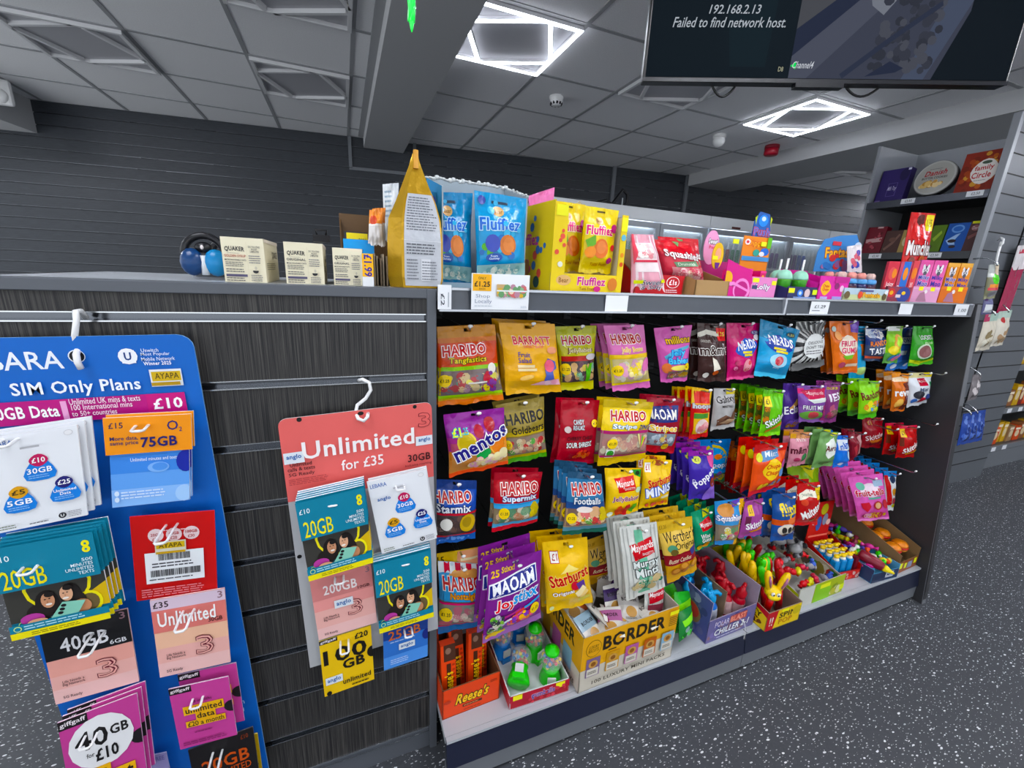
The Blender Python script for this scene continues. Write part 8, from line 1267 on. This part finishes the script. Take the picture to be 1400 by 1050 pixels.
k.art(S, [('t', 'Danish', 0.5, 0.34, 0.56, 0.17, '#a8202c', {'bold': 0.03, 'shear': 0.2, 'rot': -0.05}), ('t', 'BUTTER COOKIES', 0.5, 0.5, 0.66, 0.07, '#3a3a3c', {'bold': 0.02}), ('s', 0.14, 0.56, 0.86, 0.84, ['#d8b87a', '#c89a5a', '#e8d0a0', '#b88a4a'], 18, 0.075), ('l', 0.3, 0.2, 0.7, 0.24, '#77757a', 1)], 1.0); k.build('lid', PLASTIC, o)
ubox('biscuit_box', 'red and gold biscuit box with a pale badge on the top shelf', 'box', 1312, 1380, 0.215, 0, '#8a2f22', [('s', 0, 0, 1, 1, ['#b8602a', '#c8853a', '#a84a2a', '#7a2a1c', '#d09a4a'], 34, 0.075), ('e', 0.60, 0.5, 0.32, 0.30, '#efe8e2', {'wob': 0.03}), ('t', 'family', 0.58, 0.42, 0.46, 0.15, '#b81f2c', {'bold': 0.04, 'rot': -0.04}), ('t', 'Circle', 0.56, 0.58, 0.46, 0.15, '#b81f2c', {'bold': 0.04, 'rot': -0.04}), ('e', 0.6, 0.28, 0.12, 0.04, '#4a5a4a'), ('l', 0.42, 0.70, 0.76, 0.73, '#8a8a8a', 1)])
for p0, p1, h, c, lab, ops in ((1181, 1207, 0.17, '#6e1826', 'maroon chocolate carton, leftmost on the second shelf of the tall unit', [('p', [(0.05, 0.46), (0.9, 0.4), (0.88, 0.56), (0.08, 0.6)], '#c8a0a0'), ('s', 0.1, 0.1, 0.9, 0.9, ['#8a2a3a', '#5a1018', '#a84a54'], 12, 0.08), ('r', 0.5, 0.0, 0.8, 0.06, '#c8a8a8')]),
                          (1208, 1231, 0.14, '#4a2f2a', 'dark brown chocolate carton right of the maroon one', [('p', [(0.1, 0.8), (0.5, 0.5), (0.8, 0.15), (0.9, 0.2), (0.6, 0.6), (0.2, 0.88)], '#7a5a50'), ('e', 0.5, 0.4, 0.2, 0.1, '#6a4a40')]), (1231, 1244, 0.14, '#a8905a', 'tan chocolate carton partly behind the tall red bag', [('e', 0.5, 0.5, 0.3, 0.2, '#d8c8a0')]),
                          (1270, 1288, 0.155, '#5a7a1f', 'olive green chocolate carton right of the tall red bag', [('p', [(0.2, 0.5), (0.7, 0.2), (0.8, 0.3), (0.4, 0.6)], '#9ab84a'), ('e', 0.2, 0.8, 0.16, 0.08, '#3a2a14')]), (1290, 1319, 0.16, '#1f55a8', 'blue chocolate carton on the second shelf', [('e', 0.5, 0.2, 0.3, 0.14, '#6a9ad8'), ('e', 0.5, 0.2, 0.22, 0.09, '#2a62b8'), ('p', [(0.1, 0.6), (0.5, 0.4), (0.7, 0.35), (0.5, 0.6), (0.6, 0.75), (0.3, 0.75)], '#a8c8ec'), ('e', 0.4, 0.62, 0.2, 0.06, '#2a1a20'), ('e', 0.5, 0.82, 0.16, 0.05, '#2a1a20')]),
                          (1319, 1345, 0.165, '#4a2a2a', 'plum brown chocolate carton with a yellow top, rightmost on the second shelf', [('r', 0.1, 0.0, 1, 0.08, '#d8d83a'), ('e', 0.5, 0.22, 0.36, 0.1, '#8a5a5a'), ('p', [(0.1, 0.5), (0.9, 0.3), (0.9, 0.42), (0.2, 0.6)], '#7a4a48'), ('t', 'Dark', 0.5, 0.22, 0.5, 0.1, '#d8c0c0', {})])):
    ubox('chocolate_carton', lab, 'carton', p0, p1, h, 1, c, ops)
standing('chocolate_bag', 'tall red chocolate bag with a yellow flash, leaning behind the zebra packs', (1246, 290, 1279, 292, 1256, 408, 1220, 408), 0.20, [(1, '#c41a26')], [('e', 0.45, 0.08, 0.2, 0.06, '#5a1a14'), ('r', 0.66, 0.02, 0.96, 0.2, '#f0e01e'), ('t', '1.35', 0.81, 0.11, 0.2, 0.08, '#7a5a10', {}), ('p', [(0.2, 0.1), (0.5, 0.18), (0.7, 0.2), (0.6, 0.26), (0.2, 0.22)], '#e04a4a'), ('t', 'Munchies', 0.5, 0.40, 0.92, 0.17, '#f8f0ee', {'bold': 0.07, 'oc': '#6a1014', 'ow': 0.05}), ('e', 0.6, 0.62, 0.2, 0.14, '#a8501e'), ('e', 0.62, 0.66, 0.1, 0.09, '#6a2a14'), ('e', 0.22, 0.56, 0.1, 0.06, '#7a2a18'), ('e', 0.66, 0.70, 0.05, 0.05, '#e0a02a'), ('r', 0.62, 0.88, 0.9, 0.91, '#f4e8e8')], 0.016)
# things hanging on the slatted end panel
yp = UY0 - 0.004
def endhang(quad, y, base, ops, lab, cat='hanging pack', hook=True, bulge=0.012):
    ob, o, cs = pouch(quad, y, base, ops, bulge, False, 9, name='hanging_pack', top=0.2); tag(ob, lab, cat, 'packs on the slatted end panel')
    if hook:
        a, b, c, d = cs; hp = o + (a + b) / 2
        tag(MB().tube([(0, yp - y, 0.025), (0, (yp - y) * 0.4, 0.03), (0, 0.0, 0.01), (0, -0.012, 0.0), (0, -0.012, -0.012)], 0.004, '#d8dadc', 6).build('display_hook', WIRE, loc=hp + Vector((0, 0, 0.004))), 'metal hook holding the ' + lab.replace('slatted end panel', 'panel'), 'hook')
endhang((1352, 362, 1366, 361, 1360, 408, 1344, 409), 0.36, [(0.36, '#b8bcb8'), (1, '#8a8a70')], [('e', 0.6, 0.42, 0.4, 0.16, '#5ac83a'), ('r', 0.1, 0.56, 0.95, 0.66, '#e8902a'), ('r', 0.05, 0.66, 0.9, 0.74, '#c8404a'), ('e', 0.5, 0.84, 0.36, 0.1, '#8a8a90'), ('r', 0.6, 0.02, 0.98, 0.3, '#d8c8b0')], 'clear toy pack with a green lid hanging by a white strip', bulge=0.02)
tag(MB().tube([aY(1369, 331, 0.38), aY(1365, 345, 0.37), aY(1361, 362, 0.36)], 0.006, '#dfe6e2', 6).build('clip_strip', WHITEP), 'white plastic clip strip above the toy pack', 'clip strip')
tag(MB().tube([aY(1364, 329, 0.44), aY(1368, 325, 0.40), aY(1372, 327, 0.37), aY(1371, 333, 0.36), aY(1367, 336, 0.37)], 0.005, '#d4d8da', 6).build('strip_hook', WHITEP), 'hook at the top of the white clip strip', 'hook')
endhang((1392, 336, 1412, 334, 1380, 425, 1362, 428), 0.42, [(0.36, '#d8d2d4'), (1, '#9a2a4a')], [('p', [(0, 0.3), (0.3, 0.4), (0.5, 0.3), (0.5, 0.5), (0, 0.5)], '#9a2a4a'), ('r', 0.2, 0.06, 0.9, 0.12, '#b84a5a')], 'tall white and crimson board at the right photo edge', bulge=0.002)
endhang((1347, 430, 1366, 428, 1352, 478, 1333, 480), 0.36, [(0.2, '#a8c0b4'), (1, '#cfc8b8')], [('r', 0, 0, 0.4, 0.2, '#a83a5a'), ('s', 0.05, 0.4, 0.95, 0.95, ['#e0dccc', '#b8a88a', '#d8d0bc', '#8a7a5a'], 16, 0.12)], 'cream nut bag on the slatted end panel, in front', bulge=0.02)
endhang((1366, 426, 1384, 424, 1370, 472, 1352, 474), 0.40, [(0.2, '#b8ccc0'), (1, '#d4cec0')], [('s', 0.05, 0.4, 0.95, 0.95, ['#e0dccc', '#b8a88a', '#a88a6a'], 14, 0.12), ('e', 0.4, 0.25, 0.16, 0.08, '#b83a3a')], 'cream nut bag on the slatted end panel, behind', bulge=0.02)
endhang((1346, 402, 1358, 402, 1355, 430, 1341, 430), 0.38, '#6a6a90', [('r', 0.1, 0.5, 0.9, 0.9, '#d8dce0'), ('e', 0.2, 0.2, 0.2, 0.14, '#5a3a7a')], 'small violet and white pack below the toy pack')
endhang((1330, 512, 1342, 512, 1335, 545, 1322, 548), 0.36, '#7a7476', [('s', 0, 0.1, 1, 0.9, ['#b8b0b0', '#5a5456', '#d8d0d0'], 12, 0.16)], 'silver foil pack on a low hook of the end panel')
for i in range(3):
    endhang((1317 + 9 * i, 566 - 2 * i, 1330 + 9 * i, 564 - 2 * i, 1324 + 9 * i, 606 - 2 * i, 1308 + 9 * i, 609 - 2 * i), 0.34 + 0.03 * i, '#2f4a9a', [('s', 0.05, 0.05, 0.95, 0.95, ['#4a6ac0', '#a8b8dc', '#22357a', '#6a86cc'], 14, 0.14)], 'blue foil crisp bag low on the end panel, %s of three' % ('left', 'middle', 'right')[i], hook=i < 2)
# run of shelves continuing to the right beyond the end panel
t = thing('low_shelving_run', 'grey shelves of biscuits and jars at the right photo edge', 'shelving', (4.02, 0.52, 0))
MB().box(0, 0.40, 0, 2.0, 0.42, 1.95).build('back_panel', BLACKM, t)
LS = (0.17, 0.47, 0.79, 1.11, 1.42)
for z in LS:
    MB().box(0, 0.0, z - 0.02, 2.0, 0.40, z).build('shelf', DGREY, t)
    MB().box(0, -0.012, z - 0.035, 2.0, 0.0, z + 0.006).build('shelf_front', GREY, t)
MB().box(0, -0.008, 0.0, 2.0, 0.02, 0.13).build('plinth', GREY, t)
rnd = random.Random(8)
SN = ('lowest', 'second', 'third', 'fourth', 'top')
for j, z in enumerate(LS):
    x = 4.05; i = 0
    while x < 5.0:
        wd = rnd.uniform(0.06, 0.10); h = rnd.uniform(0.10, 0.17)
        c, cn = rnd.choice([('#7a2a2a', 'red'), ('#8a5a3a', 'tan'), ('#5a2a24', 'brown'), ('#c8a03a', 'yellow'), ('#6a3a5a', 'plum'), ('#9a7a5a', 'beige'), ('#c8502a', 'orange')])
        if j == 3:
            b = thing('jar', '%s jar, %s from left on the fourth shelf at the right edge' % (cn, ORD[i]), 'jar', (x + 0.04, 0.60, z + 0.0005), 0, 'jars at the right edge')
            MB().lathe([(0.034, 0), (0.036, 0.004), (0.036, 0.08), (0.028, 0.092)], '#7a1f1c' if i % 2 else '#8a6a2a', 12).build('glass_body', PLASTIC, b); MB().lathe([(0.030, 0.092), (0.031, 0.094), (0.031, 0.108), (0.029, 0.11)], '#8a1c1c' if i % 2 else '#5a8a3a', 12).build('lid', PLASTIC, b); MB().lathe([(0.0364, 0.02), (0.0366, 0.022), (0.0366, 0.06), (0.0364, 0.062)], '#d8d0b0', 12, cap=False).build('jar_label', CARD, b)
        else:
            carton('food_pack', '%s pack, %s from left on the %s shelf at the right edge' % (cn, ORD[i], SN[j]), 'food pack', x, 0.545 + rnd.uniform(0, 0.02), z + 0.0005, wd, 0.06, h, rnd.uniform(-0.05, 0.05), c, [('e', 0.5, 0.5, 0.34, 0.24, '#d8c8a8'), ('r', 0.1, 0.1, 0.9, 0.24, '#e8dcc8')], group='food packs at the right edge')
        x += wd + 0.008; i += 1
    for q in range(3):
        o = MB().box(0, 0, 0, 0.06, 0.001, 0.032, '#e4e6ea').build('price_label', CARD, loc=(4.06 + 0.16 * q + 0.03 * j, 0.5065, z - 0.032)); tag(o, 'white price label, %s from left under the %s shelf at the right edge' % (ORD[q], SN[j]), 'price label', 'price labels at the right edge')
# ================================================================ fridges along the back wall
FX0, FY, FH = 1.55, 2.75, 1.925
WHT = mat('white_enamel', '#f2f5f8', 0.3, spec=0.6, bump=0.01); LEDF = mat('hidden_fridge_fill', '#f4f8ff', 0.5, emit=16.0)
GLASS = mat('door_glass', '#e8f0f4', 0.05, spec=0.8, alpha=0.22)
for f in range(3):
    x0 = FX0 + f * 1.9
    t = thing('display_fridge', 'white glass-door drinks fridge at the back wall, %s' % ('left, behind the red carton', 'middle, behind the clear cups', 'right, hidden behind the tall unit')[f], 'fridge', (x0, FY, 0), 0, 'glass door fridges')
    MB().box(0, 0.06, 0, 1.89, (0.46, 0.46, 0.34)[f], FH).box(0, 0.0, FH - 0.115, 1.89, 0.06, FH).box(0, 0, 0, 1.89, 0.06, 0.12).build('cabinet', WHT, t, bevel=0.006)
    MB().box(0.02, 0.05, 0.13, 1.87, 0.058, FH - 0.12).build('interior', mat('fridge_interior', '#b8c4cc', 0.5, bump=0.01), t)
    MB().box(0.30, -0.004, FH - 0.104, 0.42, 0.0, FH - 0.082, '#5a2a2a').build('temperature_display', PLASTIC, t)
    for d in range(3):
        xd = 0.02 + d * 0.617
        k = MB().box(xd, 0.0, 0.13, xd + 0.045, 0.03, FH - 0.125).box(xd + 0.565, 0.0, 0.13, xd + 0.61, 0.03, FH - 0.125).box(xd + 0.045, 0.0, FH - 0.175, xd + 0.565, 0.03, FH - 0.125).box(xd + 0.045, 0.0, 0.13, xd + 0.565, 0.03, 0.18)
        dr = k.build('door', mat('grey_door_frame', '#a8adb4', 0.35, metal=0.3, bump=0.01), t)
        MB().box(xd + 0.045, 0.012, 0.18, xd + 0.565, 0.016, FH - 0.175).build('glass_pane', GLASS, dr)
        MB().box(xd + 0.53, -0.03, 0.9, xd + 0.55, 0.0, 1.3).build('handle', GREY, dr)
        MB().box(xd + 0.05, 0.04, FH - 0.165, xd + 0.56, 0.048, FH - 0.15).build('hidden_fill_strip', LEDF, t)  # glowing strip added out of sight behind the door frame to brighten the interior
        for s_, zz in enumerate((1.42, 1.08)):
            if f < 2:
                MB().box(xd + 0.05, 0.034, zz, xd + 0.56, 0.05, zz + 0.025).build('shelf_edge', WHT, t)
    if f < 2:
        for d in range(3):
            for i in range(6):
                xx = x0 + 0.02 + d * 0.617 + 0.085 + 0.076 * i
                c, cn = (('#2a4ab0', 'blue'), ('#c8d0d8', 'silver'), ('#a8242c', 'red'), ('#3a8a5a', 'green'), ('#d8dce0', 'white'), ('#6a3a8a', 'purple'))[(i // 2 + d * 2 + f) % 6]
                k = MB(); k.lathe([(0.024, 0), (0.027, 0.006), (0.027, 0.12), (0.022, 0.135), (0.010, 0.17), (0.010, 0.19)], [c, c, c, '#e0e4e8', '#d8dce0', '#c83a3a'], 10)
                o = k.build('drink_bottle', PLASTIC, loc=(xx, FY + 0.034, 1.4455)); o.scale = (1, 0.35, 1.25)
                tag(o, '%s bottle, %s from left in door %s of the %s fridge' % (cn, ORD[i], ('one', 'two', 'three')[d], ('left', 'middle')[f]), 'bottle', 'drinks behind the fridge doors')
o = thing('cable_loop', 'black looped cable lying on top of the left fridge', 'cable', (2.40, 2.95, FH + 0.002))
MB().tube([(-0.25, 0, 0.02), (-0.12, 0.02, 0.06), (-0.06, 0, 0.03), (0.0, 0, 0.10), (0.05, 0, 0.17), (0.11, 0, 0.14), (0.12, 0, 0.06), (0.06, 0.02, 0.012), (0.0, 0.02, 0.03)], 0.018, '#101014', 8).build('cable', PLASTIC, o)
for a, b in (((0.06, 0, 0.012), (0.06, 0, 0.10)),): MB().tube([a, b], 0.006, '#d8dce0', 6).build('white_lead', PLASTIC, o)
# ================================================================ hanging screen, ceiling devices
q0 = aY(878, 111, 0.42); q1 = aZ(1376, 117, q0.z)
yaw = math.atan2(q1.y - q0.y, q1.x - q0.x)
o = thing('hanging_screen', 'large black wide screen hung from the ceiling, showing a camera feed', 'screen', q0, yaw)
SWD = (q1 - q0).length; SHT = SWD * 0.565
MB().box(0, 0.0, 0.0, SWD, 0.035, SHT, '#0e0e10').build('casing', PLASTIC, o, bevel=0.004)
MB().box(0.0, -0.002, 0.0, SWD, 0.0, 0.010, '#1b1c20').box(0.46, -0.004, -0.012, 0.60, 0.02, 0.0, '#17181c').build('lower_bezel', PLASTIC, o)
SCR = mat('screen_picture', rough=0.3, spec=0.03, ior=1.03, emit=0.9, bump=0.0, rvar=0.01)
k = MB(); S = quadmap((0.008, -0.0008, SHT - 0.008), (SWD - 0.008, -0.0008, SHT - 0.008), (SWD - 0.008, -0.0008, 0.012), (0.008, -0.0008, 0.012))
k.grid(S, 1, 1, '#0b1116')
k.art(S, [('r', 0, 0, 0.41, 1, '#0d151b'), ('p', [(0.2, 0.55), (0.35, 0.5), (0.34, 0.95), (0.24, 0.95)], '#101c22'), ('r', 0.41, 0, 0.86, 1, '#3a3d4a'), ('p', [(0.41, 0), (0.60, 0), (0.55, 0.7), (0.41, 0.88)], '#46474c'), ('p', [(0.41, 0.78), (0.58, 0.55), (0.60, 0.60), (0.41, 0.90)], '#23283a'), ('p', [(0.41, 0.90), (0.60, 0.6), (0.62, 0.7), (0.46, 1), (0.41, 1)], '#484b58'), ('p', [(0.85, 0.4), (0.92, 0.4), (0.78, 1), (0.72, 1)], '#434a5c'), ('p', [(0.92, 0), (1, 0), (1, 1), (0.80, 1), (0.90, 0.5)], '#0c1218'),
          ('p', [(0.585, 0.60), (0.60, 0.68), (0.635, 0.72), (0.66, 0.66), (0.655, 0.58), (0.61, 0.56)], '#70747e'), ('p', [(0.60, 0.60), (0.61, 0.64), (0.64, 0.66), (0.65, 0.62), (0.63, 0.58)], '#3a3e48'), ('s', 0.62, 0.6, 0.80, 0.98, ['#33353f', '#454750', '#2d2f38'], 70, 0.013), ('p', [(0.55, 0.98), (0.66, 0.82), (0.78, 0.66), (0.785, 0.68), (0.66, 0.85), (0.56, 1)], '#2a2f40'), ('p', [(0.62, 0.99), (0.68, 0.92), (0.72, 0.95), (0.7, 0.97)], '#23283a'),
          ('t', '192.168.2.13', 0.232, 0.695, 0.140, 0.040, '#b0b6be', {'shear': 0.2}), ('t', 'Failed to find network host.', 0.222, 0.752, 0.315, 0.046, '#b0b6be', {'shear': 0.2}), ('t', 'D8', 0.385, 0.96, 0.014, 0.022, '#a8a890', {}), ('p', [(0.41, 0.945), (0.425, 0.925), (0.425, 0.96)], '#3fd86a'), ('t', 'Channel4', 0.445, 0.94, 0.058, 0.032, '#c8ccd4', {'shear': 0.2})], SWD / SHT, step=0.00012)
k.build('display', SCR, o)
for l_ in list(SCR.node_tree.links):
    if l_.to_socket.name == 'Base Color': SCR.node_tree.links.remove(l_)
SCR.node_tree.nodes['Principled BSDF'].inputs['Base Color'].default_value = (0.004, 0.005, 0.006, 1)
zc = CEIL - q0.z
MB().box(SWD / 2 - 0.02, 0.04, SHT * 0.4, SWD / 2 + 0.02, 0.08, zc).box(SWD / 2 - 0.1, 0.035, SHT * 0.3, SWD / 2 + 0.1, 0.045, SHT * 0.7).build('ceiling_mount', DGREY, o)
for x0, x1, dp in ((0.22, 0.30, 0.028), (0.62, 0.73, 0.022)):
    MB().tube([(x0 + (x1 - x0) * k / 10, 0.032, 0.012 - (dp + 0.012) * math.sin(math.pi * k / 10) ** 0.8) for k in range(11)], 0.0035, '#0c0c0e', 8).build('cable', PLASTIC, o)
p = aZ(761, 132, CEIL)
o = thing('smoke_detector', 'white round smoke detector on the ceiling left of the screen', 'smoke detector', (p.x, p.y, CEIL))
MB().lathe([(0.052, 0), (0.052, -0.014), (0.048, -0.02), (0.046, -0.036), (0.034, -0.056), (0.02, -0.06)], '#e8e9ea', 24).build('housing', WHITEP, o)
k = MB()
for i in range(10): w = i * 0.628; k.box(0.038 * math.cos(w) - 0.006, 0.038 * math.sin(w) - 0.006, -0.055, 0.038 * math.cos(w) + 0.006, 0.038 * math.sin(w) + 0.006, -0.04, '#1c1c20')
k.build('vent_slot', PLASTIC, o)
p = aZ(984, 184, CEIL)
o = thing('motion_sensor', 'white dome sensor on the ceiling below the lit panel', 'sensor', (p.x, p.y, CEIL)); MB().lathe([(0.055, 0), (0.055, -0.02), (0.05, -0.03)], '#dfe2e6', 20).build('base', WHITEP, o); MB().ball((0, 0, -0.05), (0.05, 0.05, 0.05), '#e6e9ee', 18, 10).build('dome', WHITEP, o)
p = aZ(1056, 199, CEIL)
o = thing('alarm_sounder', 'small red fire alarm sounder on the ceiling', 'alarm', (p.x, p.y, CEIL)); MB().lathe([(0.062, 0), (0.062, -0.03)], '#8a2230', 20).build('base', PLASTIC, o); MB().lathe([(0.056, -0.03), (0.060, -0.04), (0.060, -0.075), (0.05, -0.085)], '#a82434', 20).build('sounder_body', PLASTIC, o)
p = aY(6, 128, 4.04)
o = thing('wall_sensor', 'white sensor on the pale bulkhead at the left photo edge', 'sensor', p); MB().box(-0.06, -0.05, -0.09, 0.06, 0.0, 0.09, '#c8c8ca').build('sensor_body', WHITEP, o, bevel=0.02); MB().ball((0, -0.05, -0.03), (0.045, 0.03, 0.05), '#b8b8ba', 12, 8).build('lens', WHITEP, o)
# green icicle ornament hanging at the top edge
p = aY(563, 44, 0.30)
k = MB(); 
pr = [(0.001, 0), (0.0035, 0.008), (0.006, 0.02), (0.008, 0.045), (0.010, 0.07), (0.009, 0.10), (0.0105, 0.13), (0.008, 0.17), (0.003, 0.19)]
k.lathe(pr, '#22e85a', 12)
for j in range(3): k.tube([(0.004 * math.cos(h_ * 40 + j * 2.1) + 0, 0.004 * math.sin(h_ * 40 + j * 2.1), h_) for h_ in (0.02, 0.05, 0.08, 0.11, 0.14)], 0.006, '#1fd84e', 8)
k.tube([(0, 0, 0.19), (0, 0, 2.402 - p.z if 0.092 < p.x < 0.478 else CEIL - p.z)], 0.0008, '#2a8a4a', 5)
tag(k.build('icicle_ornament', mat('green_acrylic', '#28f060', 0.1, trans=0.45, spec=0.7, emit=0.35, bump=0.01), loc=p), 'bright green twisted icicle ornament hanging at the top edge', 'ornament')
